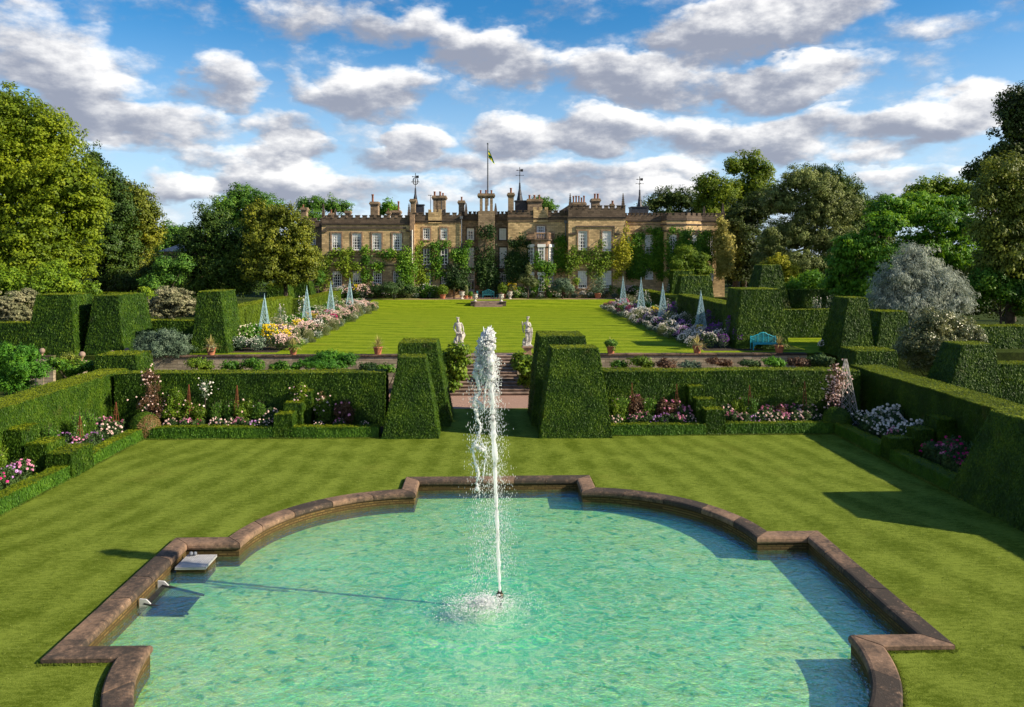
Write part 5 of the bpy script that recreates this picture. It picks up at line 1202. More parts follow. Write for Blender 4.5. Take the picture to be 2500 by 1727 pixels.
def pinnacle(c, x, ytop, ybase, Y, w=.36, label=None):
    (a, zt), (_, zb) = xz(c, x, ytop, Y), xz(c, x, ybase, Y); m = MB(); h = zt - zb; m.box(a - w / 2, a + w / 2, Y - w / 2, Y + w / 2, zb - .4, zb + h * .2)
    m.frus((a - w * .42, a + w * .42, Y - w * .42, Y + w * .42), (a - .03, a + .03, Y - .03, Y + .03), zb + h * .2 + .002, zt - .1)
    for k in range(5): 
        t = .25 + k * .14; r = w * .42 * (1 - (t - .2) / .8) + .05
        for q in range(4): m.ball((a + r * math.cos(q * 1.57 + .785), Y + r * math.sin(q * 1.57 + .785), zb + h * t), .06, 6, 4)
    m.ball((a, Y, zt - .06), .08, 8, 6); part(m, 'pinnacle', M['trimdark'])
chimney(A_, 125, 180, 655, 750, 88, [(148, 632, 10)], 1.2)
chimney(A_, 380, 422, 705, 745, 90, [(402, 677, 9)], 1.2); chimney(A_, 526, 576, 685, 735, 90, [], 1.0); chimney(A_, 753, 830, 603, 730, 86, [(779, 537, 11)], 1.8, 'tall dark chimney with one clay pot on the left block')
chimney(A_, 905, 935, 690, 730, 90, [(920, 665, 10)], 1.0); chimney(A_, 940, 1030, 682, 730, 92, [(1013, 600, 9)], 1.4); chimney(A_, 1116, 1166, 578, 735, 83, [], 1.3)
chimney(A_, 1318, 1443, 548, 705, 87, [(1340, 512, 10), (1390, 512, 10), (1416, 526, 9)], 2.0, 'clustered stone chimney with three clay pots', shafts=3)
chimney(A_, 1553, 1612, 592, 705, 86, [(1585, 560, 9)], 1.4)
chimney(A_, 1734, 1882, 528, 692, 83.4, [(1757, 500, 9), (1805, 500, 9), (1855, 500, 9)], 2.2, 'great central chimney of three open shafts with the flagpole behind', shafts=3, gap=.30)
chimney(B_, 148, 206, 522, 690, 84, [(176, 480, 11)], 1.5)
chimney(B_, 325, 462, 578, 700, 85, [(344, 543, 10), (388, 543, 10), (432, 543, 10)], 2.0, None)
chimney(B_, 735, 856, 608, 672, 84, [(742, 552, 9), (767, 550, 9), (792, 552, 9), (815, 566, 9), (838, 550, 9)], 1.8, 'low chimney with a row of five clay pots')
chimney(B_, 910, 986, 575, 672, 84, [(936, 532, 10), (963, 532, 10)], 1.6); chimney(B_, 1080, 1112, 622, 672, 84, [(1096, 595, 11)], 1.0)
for c, x, yt, yb, Y in ((A_, 332, 625, 735, 82.4), (A_, 440, 668, 750, 82.4), (A_, 1625, 618, 700, 83.5), (A_, 1893, 620, 695, 84), (B_, 713, 530, 640, 82), (B_, 1192, 530, 645, 82), (B_, 1925, 650, 725, 84), (B_, 2095, 618, 715, 83.8), (A_, 1108, 622, 725, 82.4)): pinnacle(c, x, yt, yb, Y)
def spire(c, xa, xb, ybox, ybb, sx0, sx1, sy0, sy1, xt, yrod, yvane, ycross, Y, label, ornate=False):
    o = None; (a, zt), (b, zb) = xz(c, xa, ybox, Y), xz(c, xb, ybb, Y); m = MB(); m.box(a, b, Y, Y + (b - a), zb - 1.0, zt); m.box(a - .1, b + .1, Y - .1, Y + (b - a) + .1, zt + .002, zt + .12)
    o = part(m, 'lantern', M['slate']); o['label'] = label
    (s0, z0), (s1, _z) = xz(c, sx0, sy0, Y + .5), xz(c, sx1, sy0, Y + .5); (xt_, z1) = xz(c, xt, sy1, Y + .5); cx = (s0 + s1) / 2; r = (s1 - s0) / 2; yc = Y + .5 + r
    m = MB(); h = z1 - z0; m.lathe((cx, yc, z0), [(r * 1.1, 0), (r * .62, h * .35), (r * .66, h * .38), (r * .3, h * .68), (r * .34, h * .7), (.10, h * .97), (.05, h)], 8, smooth=False)
    m.build('spire', M['slate'], o)
    zr, zv, zc_ = xz(c, xt, yrod, yc)[1], xz(c, xt, yvane, yc)[1], xz(c, xt, ycross, yc)[1]
    m = MB(); m.tube([(cx, yc, z1 - .1), (cx, yc, zr)], .045, 6)
    m.tube([(cx - .4, yc, zv), (cx + .35, yc, zv)], .035, 5); m.box(cx + .08, cx + .45, yc - .02, yc + .02, zv - .18, zv + .16); m.add([(cx - .5, yc, zv), (cx - .3, yc, zv + .1), (cx - .3, yc, zv - .1)], [(0, 1, 2)])
    for d in ((1, 0), (0, 1)): m.tube([(cx - .48 * d[0], yc - .48 * d[1], zc_), (cx + .48 * d[0], yc + .48 * d[1], zc_)], .03, 5)
    for sx, sy in ((1, 0), (-1, 0), (0, 1), (0, -1)): m.ball((cx + .5 * sx, yc + .5 * sy, zc_), .06, 7, 5)
    if ornate:
        for q in range(8): t = q * .785; m.tube([(cx + .38 * math.cos(t) * math.sin(s), yc + .38 * math.sin(t) * math.sin(s), zc_ + .1 - .5 * math.cos(s)) for s in np.linspace(0, 3.14, 7)], .03, 4)
    m.build('weather_vane', M['iron'], o)
spire(A_, 1166, 1240, 636, 735, 1137, 1190, 630, 478, 1154, 345, 378, 425, 85.5, 'slate lantern with slim spire and gilded vane on the left block', True)
spire(B_, 215, 326, 600, 720, 228, 286, 598, 428, 255, 292, 320, 366, 86, 'slate lantern with slim spire and vane behind the central block')
spire(B_, 1272, 1422, 656, 720, 1322, 1373, 655, 492, 1349, 376, 402, 442, 86, 'slate lantern with slim spire and vane on the right wing')
fp = empty('flagpole', (0, 0, 0), 'tall grey flagpole with a drooping green and yellow flag above the central chimney', 'flagpole')
(fx_, z1), (_x, z0) = xz(A_, 1822, 84, 87), xz(A_, 1822, 640, 87); fp.location = (fx_, 87, z0); m = MB(); m.tube([(0, 0, 0), (0, 0, z1 - z0)], [.13, .07], 8); m.ball((0, 0, z1 - z0 + .08), .13, 8, 6); m.build('pole', M['lead'], fp)
mf, t = newmat('flag_cloth'); p = nd(t, 'ShaderNodeTexCoord').outputs['Object']; wv_ = nd(t, 'ShaderNodeTexWave', {'Scale': 1.1, 'Distortion': 2.0}, bands_direction='DIAGONAL'); t.links.new(p, wv_.inputs['Vector'])
finish(t, nd(t, 'ShaderNodeBsdfDiffuse', {'Color': mixc(t, X_(t, wv_.outputs['Fac']).ramp(.55, .62), (.015, .16, .05), (.75, .62, .02))}).outputs[0])
m = MB(); s = (87 + 18) / F_PX / 3.711; V = []; nu, nv = 12, 8
for i in range(nu + 1):
    u = i / nu
    for j in range(nv + 1):
        v = j / nv; x = (5 + 62 * u) * s; top = (130 - 84) + (270 - 130) * u ** 1.15; bot = (205 - 84) + (272 - 205) * u; V.append((x, .25 * math.sin(u * 9 + v * 2) * u, (z1 - z0) - (top + (bot - top) * v) * s))
m.add(V, [(i * (nv + 1) + j, (i + 1) * (nv + 1) + j, (i + 1) * (nv + 1) + j + 1, i * (nv + 1) + j + 1) for i in range(nu) for j in range(nv)], smooth=True); m.build('flag', mf, fp)
m = MB(); (p0, z0), (p1, z1) = xz(A_, 1303, 690, 88), xz(A_, 1303, 545, 88); m.tube([(p0, 88, z0 - .5), (p0, 88, z1)], .04, 5); m.box(p0 - .35, p0 + .2, 87.98, 88.02, z1 - .05, z1 + .03)
for k in range(4): m.box(p0 - .3 + .13 * k, p0 - .27 + .13 * k, 87.8, 88.2, z1 - .05, z1)
tag(m.build('aerial', M['lead']), 'thin television aerial left of the clustered chimney', 'aerial')
# small outbuilding far left
ob = empty('outbuilding', (-41, 96, U2), 'small outbuilding with a grey hipped slate roof among the trees far left', 'outbuilding')
(o0, oz1), (o1, oz0) = Rp(386, 592, 96), Rp(470, 614, 96)
m = MB(); m.box(o0 + .6, o1 - .4, 96.5, 103, U2 - .3, oz0); m.build('wall', M['wall2'], ob, (41, -96, -U2))
m = MB(); m.frus((o0, o1, 96, 103.5), (o0 + 3.2, o1 - 1.5, 99.5, 100), oz0, oz1 + .3); m.build('roof', plain('weathered_slate_roof', (.42, .38, .36), .8, .2, 3), ob, (41, -96, -U2))
m = MB(); m.box(o0 + 2.2, o0 + 5, 101, 102, oz1 - .2, oz1 + .7); m.build('chimney', M['wall2'], ob, (41, -96, -U2))

# ================================================================== CLIMBING PLANTS ON THE HOUSE (strokes x0,y0,x1,y1,r in facade measure)
def climber(c, Y, strokes, mat, label, name='climbing_plant', leaf=.24, dens=26, thick=.35, seed=1):
    g = np.random.default_rng(seed); o = empty(name, (0, 0, 0), label, 'climbing plant', 'climbers on the house front'); m = MB(); st = MB(); SP = []
    s = (Y + 18) / F_PX / 3.711
    for (x0, y0, x1, y1, r) in strokes:
        r = r * 1.42 + 4
        (a, z0), (b, z1) = xz(c, x0, y0, Y), xz(c, x1, y1, Y); rr = r * s; L = math.hypot(b - a, z1 - z0)
        area = L * 2 * rr + 3.14 * rr * rr; n = int(area * dens * 2.2); t = g.uniform(-.02, 1.02, n)
        cl = g.uniform(0, 1, (max(3, int(area * 1.3)), 3)); k = g.integers(0, len(cl), n)     # clumps
        tt = np.clip(t * .35 + cl[k, 0] * .65, 0, 1); off = (cl[k, 1] - .5) * 2 * rr * .85
        px_ = a + (b - a) * tt; pz = z0 + (z1 - z0) * tt; nx_, nz_ = (z1 - z0) / (L + 1e-6), -(b - a) / (L + 1e-6)
        P = np.c_[px_ + nx_ * off + g.normal(0, .24, n), Y - .08 - np.abs(g.normal(0, thick * .6, n)) - cl[k, 2] * thick, pz + nz_ * off + g.normal(0, .26, n)]
        m.cards(P, np.tile((0.1, -.9, .35), (n, 1)), leaf, leaf * .75, g, 0, .5, .2, np.clip(cl[k, 2] * .5 + g.uniform(0, .6, n), 0, 1))
        st.tube([(a, Y - .06, z0), ((a + b) / 2 + g.uniform(-.1, .1), Y - .09, (z0 + z1) / 2), (b, Y - .06, z1)], .035, 5)
    m.build('foliage', M[mat], o); st.build('stem', M['bark'], o); return o
climber(A_, YA, [(350, 1110, 345, 1400, 40), (330, 1150, 400, 1090, 28), (380, 1090, 560, 1070, 26), (540, 1075, 620, 1085, 34), (545, 1080, 545, 1340, 34), (560, 1190, 700, 1185, 28), (430, 1165, 500, 1200, 22), (480, 1060, 520, 1050, 16)], 'ivyyel', 'loose yellow-green climber round the first two ground-floor windows, left block', seed=11)
climber(A_, YA, [(640, 1080, 760, 1060, 28), (720, 1090, 700, 1190, 30), (700, 1200, 740, 1370, 34), (750, 1190, 900, 1215, 24), (760, 1080, 1040, 1080, 28), (900, 1060, 1010, 1060, 20), (820, 1190, 920, 1185, 16), (700, 1050, 740, 1040, 18)], 'ivy', 'green climber trained under the upper windows, left block', seed=12)
climber(A_, YA, [(1085, 1010, 1080, 1400, 46), (1000, 1100, 1060, 1090, 30), (990, 1210, 1060, 1200, 26), (1110, 1120, 1130, 1420, 48)], 'ivy', 'thick bright ivy column left of the white drainpipe', dens=34, thick=.6, seed=13)
climber(A_, YB, [(1200, 1010, 1215, 1440, 34), (1180, 1010, 1220, 1030, 30), (1230, 1300, 1250, 1420, 30)], 'ivyyel', 'slender yellow-green ivy column right of the white drainpipe', dens=34, thick=.5, seed=14)
climber(A_, YB, [(1345, 975, 1350, 1320, 40), (1300, 980, 1400, 985, 24), (1400, 1010, 1490, 1010, 22), (1370, 1240, 1380, 1300, 30)], 'ivy', 'bright climber between the two arched balcony windows', dens=30, seed=15)
climber(A_, YB, [(1490, 1100, 1640, 1090, 46), (1600, 990, 1680, 980, 18), (1610, 1010, 1610, 1200, 30), (1610, 1200, 1650, 1250, 20), (1520, 1060, 1600, 1150, 34)], 'ivy', 'bright ivy patch beside the drainpipe left of the garden door', dens=34, seed=16)
climber(A_, YB - .1, [(1550, 1170, 1550, 1420, 70), (1500, 1250, 1500, 1400, 30), (1590, 1300, 1600, 1420, 40)], 'ivydark', 'dark green bushy climber left of the garden door', dens=42, thick=.6, seed=17)
climber(A_, 83.2, [(1812, 960, 1812, 1460, 72), (1810, 820, 1815, 960, 45), (1760, 1150, 1760, 1400, 40), (1850, 1150, 1850, 1400, 40)], 'ivydark', 'dark ivy covering the central chimney breast', dens=40, seed=18)
climber(A_, YC - .1, [(1895, 1100, 1900, 1420, 20)], 'ivydark', 'thin dark ivy edge beside the chimney breast', seed=181)
climber(B_, YF, [(160, 1000, 300, 1010, 26), (210, 950, 300, 950, 20), (250, 1040, 250, 1330, 90), (330, 970, 340, 1010, 45), (190, 1050, 190, 1350, 50), (300, 1250, 320, 1350, 40), (390, 980, 470, 1000, 18)], 'ivydark', 'dark ivy on the wall left of the canted bay', dens=40, seed=19)
climber(B_, YF - D_, [(330, 1215, 575, 1215, 40), (405, 1050, 405, 1215, 14), (500, 1200, 580, 1190, 30), (400, 1250, 400, 1400, 12), (500, 1250, 498, 1400, 12)], 'ivy', 'bright ivy band between the two storeys of the canted bay', dens=44, thick=.3, seed=20)
climber(B_, YF, [(600, 890, 610, 1250, 34), (640, 900, 660, 1010, 40), (650, 1010, 640, 1250, 46)], 'ivy', 'green climber between the bay and the tall right block', dens=26, seed=21)
climber(B_, YG, [(720, 1040, 760, 1010, 26), (720, 1050, 730, 1300, 40), (740, 1100, 900, 1100, 44), (900, 1060, 960, 1060, 30), (930, 1100, 930, 1330, 44), (920, 1190, 1080, 1170, 34), (990, 940, 995, 1060, 10), (960, 1080, 1090, 1120, 34), (760, 1300, 740, 1350, 30)], 'ivyyel', 'open yellow-green vine between the tall windows, right block', dens=24, seed=22)
climber(B_, YG, [(1165, 940, 1160, 1230, 48), (1215, 880, 1205, 1280, 24), (1120, 1230, 1150, 1300, 30), (1222, 800, 1222, 900, 8), (1110, 1100, 1120, 1200, 20)], 'yellow', 'golden-green climber at the corner of the tall right block', dens=34, seed=23)
H_st = [(1225, 900, 1228, 1290, 22), (1400, 1130, 1600, 1130, 36), (1390, 1180, 1600, 1185, 30), (1250, 1180, 1390, 1200, 60), (1480, 900, 1590, 930, 30), (1480, 1000, 1590, 1040, 40), (1480, 1240, 1600, 1270, 40), (1930, 900, 1935, 1120, 22), (1870, 1060, 2000, 1130, 36), (1265, 900, 1375, 890, 34), (1310, 900, 1310, 1290, 62), (1390, 885, 1560, 885, 18), (1530, 900, 1530, 1290, 60), (1400, 1150, 1500, 1150, 48), (1260, 1100, 1270, 1300, 34), (1880, 890, 2000, 885, 20), (1900, 900, 1900, 1120, 42)]
climber(B_, YH, H_st, 'ivy', 'dense bright ivy sheet over the right wing round the tall windows', dens=46, seed=24)
climber(B_, YH - 1.32, [(1700, 890, 1800, 890, 24), (1690, 920, 1790, 960, 40), (1700, 1000, 1790, 1060, 50), (1600, 1130, 1800, 1180, 50), (1600, 1230, 1800, 1260, 50), (1860, 900, 1880, 1150, 26), (1735, 900, 1740, 1290, 58), (1640, 1140, 1660, 1170, 46), (1590, 900, 1590, 1290, 16), (1800, 1100, 1820, 1150, 40), (1600, 880, 1690, 884, 16)], 'ivy', 'dense ivy over the bowed front of the right wing', dens=50, seed=25)
climber(B_, YH - .3, [(2060, 840, 2070, 1290, 46), (2100, 840, 2105, 1290, 46), (2040, 820, 2090, 800, 30)], 'ivygold', 'golden variegated ivy column at the right corner of the house', dens=95, thick=.9, leaf=.26, seed=26)
# ================================================================== TREES
def crown_mesh(mb, lobes, rs, leaf, g, mi=0, cover=1.6, wd=.62, up=.15, flat=.95, droop=0.0, spiky_=0.0, cull=True, cx=(CX, CY)):
    """lobes: list of (centre, radii). leaves sit in clumps over the lobe surfaces"""
    cs = np.array([l[0] for l in lobes]); rs_l = np.array([l[1] for l in lobes]); Ps = []; Ns = []; Rn = []; Dv = []
    for i, (c, r) in enumerate(lobes):
        r = np.array(r); area = 4 * math.pi * (np.mean(r) ** 2); rsub = min(rs, r.min() * .7)
        ns = int(area / (math.pi * rsub ** 2) * 3.0 * cover) + 4
        d = g.normal(0, 1, (ns, 3)); d /= np.linalg.norm(d, axis=1)[:, None]
        if cull:
            vw = np.array([c[0] - cx[0], c[1] - cx[1], 0]); vw /= np.linalg.norm(vw)
            k = (d @ vw < .35) | (g.uniform(0, 1, ns) < .22); d = d[k]
        d = d[(d[:, 2] > -.75)]
        C = np.array(c) + d * r * g.uniform(.55, 1.06, len(d))[:, None]
        keep = np.ones(len(C), bool)
        for j in range(len(lobes)):
            if j != i: keep &= (((C - cs[j]) / rs_l[j]) ** 2).sum(1) > .40
        C, d = C[keep], d[keep]
        for k in range(len(C)):
            rk = rsub * g.choice([.45, .6, .8, 1.1], p=[.3, .3, .25, .15]); n = int(2.1 * 3.14 * rk * rk / (leaf * leaf * wd * .5) * .50); 
            t = g.normal(0, 1, (n, 3)); t /= np.linalg.norm(t, axis=1)[:, None]; t[:, 2] = np.where(g.random(n) < .6, np.abs(t[:, 2]), t[:, 2]); 
            u = g.uniform(.45, 1.1, n)[:, None]; P = t * u * rk * np.array([1, 1, flat])
            if spiky_: P += d[k] * (g.uniform(0, 1, n) ** 2 * rk * spiky_)[:, None] + np.array([0, 0, .35]) * (g.uniform(0, 1, n) ** 2 * rk * spiky_)[:, None]
            if droop: P[:, 2] -= droop * (np.linalg.norm(P[:, :2], axis=1) ** 1.5)
            Ps.append(P + C[k]); Ns.append(t * .7 + d[k] * .55); Rn.append(np.clip(g.normal(g.uniform(.25, .7), .2, n), 0, 1))
            Dv.append(np.tile(d[k] * .6 + np.array([0, 0, -.9 if droop else .5]), (n, 1)))
    for i, (c, r) in enumerate(lobes):             # inner leaves close the crown
        R3 = float(np.prod(r)) ** (1 / 3); lf = max(leaf * 1.8, R3 * .22); n = int(3.2 * 12.6 * R3 * R3 * .45 / (lf * lf * .35)); t = g.normal(0, 1, (n, 3)); t /= np.linalg.norm(t, axis=1)[:, None]
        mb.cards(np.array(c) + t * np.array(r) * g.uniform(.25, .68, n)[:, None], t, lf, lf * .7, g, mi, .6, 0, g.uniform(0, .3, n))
    P = np.concatenate(Ps); N = np.concatenate(Ns)
    mb.cards(P, N, leaf, leaf * wd, g, mi, .38, up, np.concatenate(Rn), np.concatenate(Dv) if (droop or spiky_) else None)
tseed = [100]
def tree(name, label, d, lobes, mat, z0=U1, leaf=.34, rs=1.3, trunk_px=None, cat='tree', group=None, cover=1.15, dy=.9, wd=.62, lim=5, trunkr=None, **kw):
    """lobes read off the photograph as (x, y, rx[, ry[, depth shift]]) at distance d"""
    tseed[0] += 1; g = np.random.default_rng(tseed[0]); L = []
    k = 1.0822 * 1.0
    for l in lobes:
        x, y, rx = l[0] * k, l[1] * k, l[2] * k; ry = (l[3] if len(l) > 3 and l[3] else l[2]) * k; ds = (l[4] if len(l) > 4 else g.uniform(-.5, .5) * rx / F_PX * d)
        dd = d + ds; X, Y = Dp(x, dd); L.append(((X, Y, Zd(y, dd)), (rx / F_PX * dd, rx / F_PX * dd * dy, ry / F_PX * dd)))
    xb = np.mean([l[0][0] for l in L]) if trunk_px is None else Dp(trunk_px * k, d)[0]; yb = np.mean([l[0][1] for l in L])
    o = empty(name, (xb, yb, z0), label, cat, group); c = MB(); crown_mesh(c, L, rs, leaf, g, 0, cover, wd, **kw); cr = c.build('crown', M[mat], o, (-xb, -yb, -z0))
    t = MB(); top = max(l[0][2] for l in L); low = min(l[0][2] - l[1][2] for l in L); R = trunkr or max(.08, (top - z0) * .025); hz = z0 + (top - z0) * .75
    t.tube([(0, 0, -.3), (.1 * R, 0, (hz - z0) * .4), (-.2 * R, 0, hz - z0)], [R * 1.25, R * .8, R * .25], 9)
    for i in g.permutation(len(L))[:lim]:
        c_, r_ = L[i]; a = np.array([0, 0, (hz - z0) * g.uniform(.3, .6)]); b = np.array(c_) - np.array([xb, yb, z0]); mid = (a + b) / 2 + g.normal(0, .3, 3)
        t.tube([a, mid, b], [R * .45, R * .3, R * .08], 6)
    t.build('trunk', M['bark'], o)
    return o
def T(*a, **k):
    k['rs'] = k.get('rs', 1.3) * .72; k['leaf'] = k.get('leaf', .34) * .78; return tree(*a, **k)
GW = 'background trees'
T('broadleaf_tree', 'giant bright green broadleaf tree filling the left edge against the sky', 74, [(20,265,75,70),(-60,330,110),(95,320,85),(60,410,110),(150,420,80),(175,500,62),(-40,520,120),(90,520,95),(195,470,48),(60,610,100),(165,590,58),(-40,640,90)], 'lime', leaf=.36, rs=1.15, cover=1.2)
T('yew_tree', 'dark pointed conifer directly behind the giant bright broadleaf tree', 86, [(215,375,26,48),(245,425,34,50),(262,480,45,60),(250,560,60,60),(240,630,45),(270,610,42,45)], 'conifer', leaf=.34, rs=1.0, spiky_=.7)
T('yew_tree', 'russet-tinged rounded yew sloping down towards the gap, left', 90, [(290,450,36),(315,480,42),(335,520,30,46),(300,545,52),(310,605,42,40),(270,520,45)], 'russet', leaf=.34, rs=.95, spiky_=.5)
T('broadleaf_tree', 'pale green tree top peeping over the russet yew, left', 102, [(300,445,30,26),(325,475,26,24),(275,430,20,18)], 'lime', leaf=.36, rs=1.0)
T('broadleaf_tree', 'distant green tree above the small slate roof', 132, [(385,530,30),(412,540,26),(440,535,20),(370,560,24),(420,585,30)], 'green', z0=U2, leaf=.42, rs=1.2)
T('broadleaf_tree', 'green oak top rising behind the pair of yews', 112, [(545,452,40,30),(510,470,34,28),(585,465,38,30),(620,480,28,26),(560,500,60,40)], 'green', z0=U2, leaf=.38, rs=1.1, spiky_=.2)
T('yew_tree', 'broad dark green yew with feathery tips, left one of the big pair', 80, [(480,500,36,34),(440,545,40,36),(500,550,52,46),(430,600,44,36),(500,610,62,42),(560,560,40,50),(455,640,40,26),(540,640,50,30),(400,610,24,24)], 'conifer', leaf=.30, rs=.9, spiky_=1.0)
T('yew_tree', 'golden-russet yew hiding the left end of the house', 78, [(590,500,42,36),(640,495,34,32),(675,525,30,34),(610,550,56,48),(670,570,44,42),(600,610,52,38),(665,620,44,34),(700,600,26,40)], 'russet', leaf=.28, rs=.85, spiky_=.8)
T('shrub', 'dark green shrubbery mass under the left yews', 84, [(330,640,40,28),(400,640,40,26),(460,655,40,22),(360,610,40,30),(280,640,34,30)], 'dkgreen', leaf=.30, rs=.9)
T('shrub', 'mid green laurel bush with pale tips left of the dark yew', 72, [(385,625,28,22),(350,640,30,20),(415,600,22,20),(372,600,24,22)], 'green', leaf=.26, rs=.7)
T('laurel_shrub', 'yellow-green laurel mound in front of the giant tree, left', 62, [(20,640,46,36),(85,655,48,34),(150,650,44,36),(200,668,30,26),(120,620,34,28),(180,690,34,22),(215,700,20,22)], 'laurel', leaf=.26, rs=.7)
T('variegated_shrub', 'cream-variegated dogwood shrub at the left edge', 56, [(20,690,44,34),(-20,700,40,30),(60,672,26,22),(45,715,32,18)], 'varieg', leaf=.17, rs=.5, flat=.45)
T('variegated_shrub', 'beige variegated shrub between the second and third yew blocks', 58, [(385,668,38,24),(352,690,36,24),(415,690,30,26),(380,705,44,20)], 'varieg', leaf=.17, rs=.5, flat=.45)
T('shrub', 'green shrub with a few red flowers left of the variegated one', 61, [(320,672,26,20),(302,690,22,18),(335,700,26,18)], 'laurel', leaf=.2, rs=.5)
T('broadleaf_tree', 'feathery tree top rising behind the left wing roof', 128, [(690,468,22,20),(715,465,26,20),(748,468,26,20),(775,470,18,16),(700,490,34,16)], 'green', z0=U2, leaf=.36, rs=1.0, spiky_=.6, dy=.6)
T('poplar_tree', 'small pointed green tree top behind the left roof chimneys', 124, [(875,468,13,18),(862,478,12,12),(890,476,10,12)], 'bright', z0=U2, leaf=.34, rs=.7, spiky_=.4)
T('broadleaf_tree', 'feathery tree top right of the slate lantern behind the roof', 126, [(1222,462,22,18),(1240,466,18,14),(1205,470,16,14)], 'green', z0=U2, leaf=.34, rs=.8, spiky_=.6)
T('broadleaf_tree', 'feathery dark green tree behind the right wing roof', 124, [(1505,452,34,30),(1475,462,22,24),(1545,455,30,26),(1450,475,16,16),(1520,490,50,24),(1580,480,30,24)], 'dkgreen', z0=U2, leaf=.38, rs=1.1, spiky_=.8)
T('broadleaf_tree', 'tall lime tree with sunlit yellow-green top right of the house', 116, [(1690,372,32,28),(1655,380,24,24),(1718,395,28,30),(1600,425,34,34),(1690,430,48,40),(1640,440,40,34),(1590,455,26,24),(1620,480,44,36),(1680,480,50,40),(1730,450,34,40),(1650,520,50,40)], 'lime', z0=U2, leaf=.42, rs=1.3)
T('broadleaf_tree', 'dark shadowy tree close behind the golden ivy corner of the house', 108, [(1670,500,50,52),(1690,570,46,50),(1665,610,34,34),(1720,470,36,40),(1650,530,20,44)], 'black', z0=U2, leaf=.38, rs=1.2)
T('evergreen_oak', 'broad grey-green weeping tree right of the house', 96, [(1800,410,42,32),(1850,425,44,36),(1770,455,50,44),(1850,475,60,50),(1905,470,34,40),(1790,530,66,48),(1870,545,58,46),(1740,540,34,40),(1800,595,60,32),(1880,590,46,30),(1730,590,34,30)], 'olive', z0=U2, leaf=.28, rs=.95, droop=.18)
T('conifer_tree', 'dark green cedar top behind the grey-green weeping tree', 112, [(1840,398,34,22),(1880,410,34,28),(1915,435,34,30),(1935,470,36,30),(1900,490,50,40)], 'conifer', z0=U2, leaf=.34, rs=.9, spiky_=.9)
T('conifer_tree', 'small distant dark conifer tip in the gap right of the weeping tree', 122, [(1988,458,14,18),(1965,470,18,18),(2005,475,14,14),(1975,500,30,26)], 'conifer', z0=U2, leaf=.36, rs=.8, spiky_=1.0)
T('broadleaf_tree', 'distant dark wood edge behind the weeping tree', 126, [(1950,520,40,36),(1990,530,36,34),(1920,560,44,40),(1980,580,50,40)], 'dkgreen', z0=U2, leaf=.42, rs=1.3)
T('broadleaf_tree', 'yellow-green sunlit tree top above the fresh green spreading tree', 82, [(2080,430,34,26),(2125,425,30,24),(2165,430,34,26),(2055,455,28,22),(2200,440,34,26),(2090,470,50,30),(2150,470,50,30),(2030,480,34,24)], 'laurel', leaf=.32, rs=.85)
T('spreading_tree', 'large fresh green spreading tree with big leaves, right of centre', 64, [(2000,475,44,34,1.5),(2080,465,50,34,2),(2150,470,50,34,2),(1915,560,34,34),(1890,640,30,40),(2000,510,50,34),(2060,490,48,32),(1945,555,44,34),(2120,500,46,34),(2180,520,50,34),(2240,540,34,30),(1905,600,40,32),(1990,590,64,46),(2080,560,60,44),(1950,650,44,34),(1920,670,28,24),(2160,580,60,40),(2230,600,44,34)], 'bright', leaf=.36, rs=.72, flat=.55, droop=.18, wd=.5)
T('broadleaf_tree', 'very dark copper-leaved tree at the top right edge', 72, [(2320,235,58,44),(2300,290,52,44),(2270,345,40,34),(2340,340,70,60),(2225,385,34,24),(2195,395,24,18),(2280,390,50,34),(2275,255,26,22)], 'black', leaf=.36, rs=.85, spiky_=.3)
T('broadleaf_tree', 'brown-green hanging tree filling the right edge of the picture', 58, [(2280,395,66,44),(2240,440,56,48),(2310,460,80,70),(2255,520,70,60),(2300,590,80,60),(2240,600,50,44),(2330,680,60,50),(2270,650,56,36)], 'brown', leaf=.28, rs=.95, droop=.15)
T('broadleaf_tree', 'shaded shrubbery with lit sprays under the right-hand tree', 57, [(2230,640,44,34),(2280,660,50,34),(2200,670,30,30),(2320,690,40,30)], 'ivy', leaf=.24, rs=.7)
T('silver_pear_tree', 'weeping silver-leaved pear tree beside the tall yew pyramid', 52, [(2062,588,40,34),(2030,625,44,34),(2088,630,48,36),(2125,650,50,38),(2000,660,38,34),(2060,680,60,36),(2150,680,42,34),(2010,690,40,26),(2090,710,60,24),(2050,720,30,24)], 'silver', leaf=.26, rs=.45, wd=.20, cover=.8, droop=.2, spiky_=1.6, lim=8)
T('holly_bush', 'cream-edged holly bush in front of the silver tree', 42.5, [(2110,730,42,30),(2160,750,42,32),(2070,770,44,34),(2130,790,56,36),(2190,765,30,26),(2080,815,42,26),(2150,820,40,24),(2040,790,22,20)], 'holly', z0=0, leaf=.13, rs=.42, cover=1.4)
T('golden_shrub', 'golden sunlit small tree behind the tall shaded yew pyramid', 84, [(1755,592,22,22),(1735,605,20,18),(1780,612,26,20),(1760,625,34,18),(1795,628,18,14)], 'yellow', leaf=.26, rs=.6)
T('shrub', 'green shrub right of the shaded yew pyramid, before the weeping tree', 80, [(1830,632,30,22),(1860,650,28,20),(1800,645,24,18),(1840,665,40,14)], 'bright', leaf=.22, rs=.55)
T('small_tree', 'small yellow-green tree in front of the right wing ivy', 96, [(1548,575,24,20),(1575,590,24,20),(1530,600,26,20),(1565,612,36,18),(1520,620,20,14),(1592,612,16,16)], 'ivyyel', z0=U2, leaf=.24, rs=.65)
T('topiary_bush', 'round clipped bush at the left foot of the house', 95, [(718,622,14,12),(718,634,15,14)], 'ivy', z0=U2, leaf=.17, rs=.5)
T('shrub', 'pale blossomed shrub between the russet yew and the house', 94, [(700,580,12,22),(712,600,12,14),(695,610,14,16)], 'ivyyel', z0=U2, leaf=.2, rs=.5)
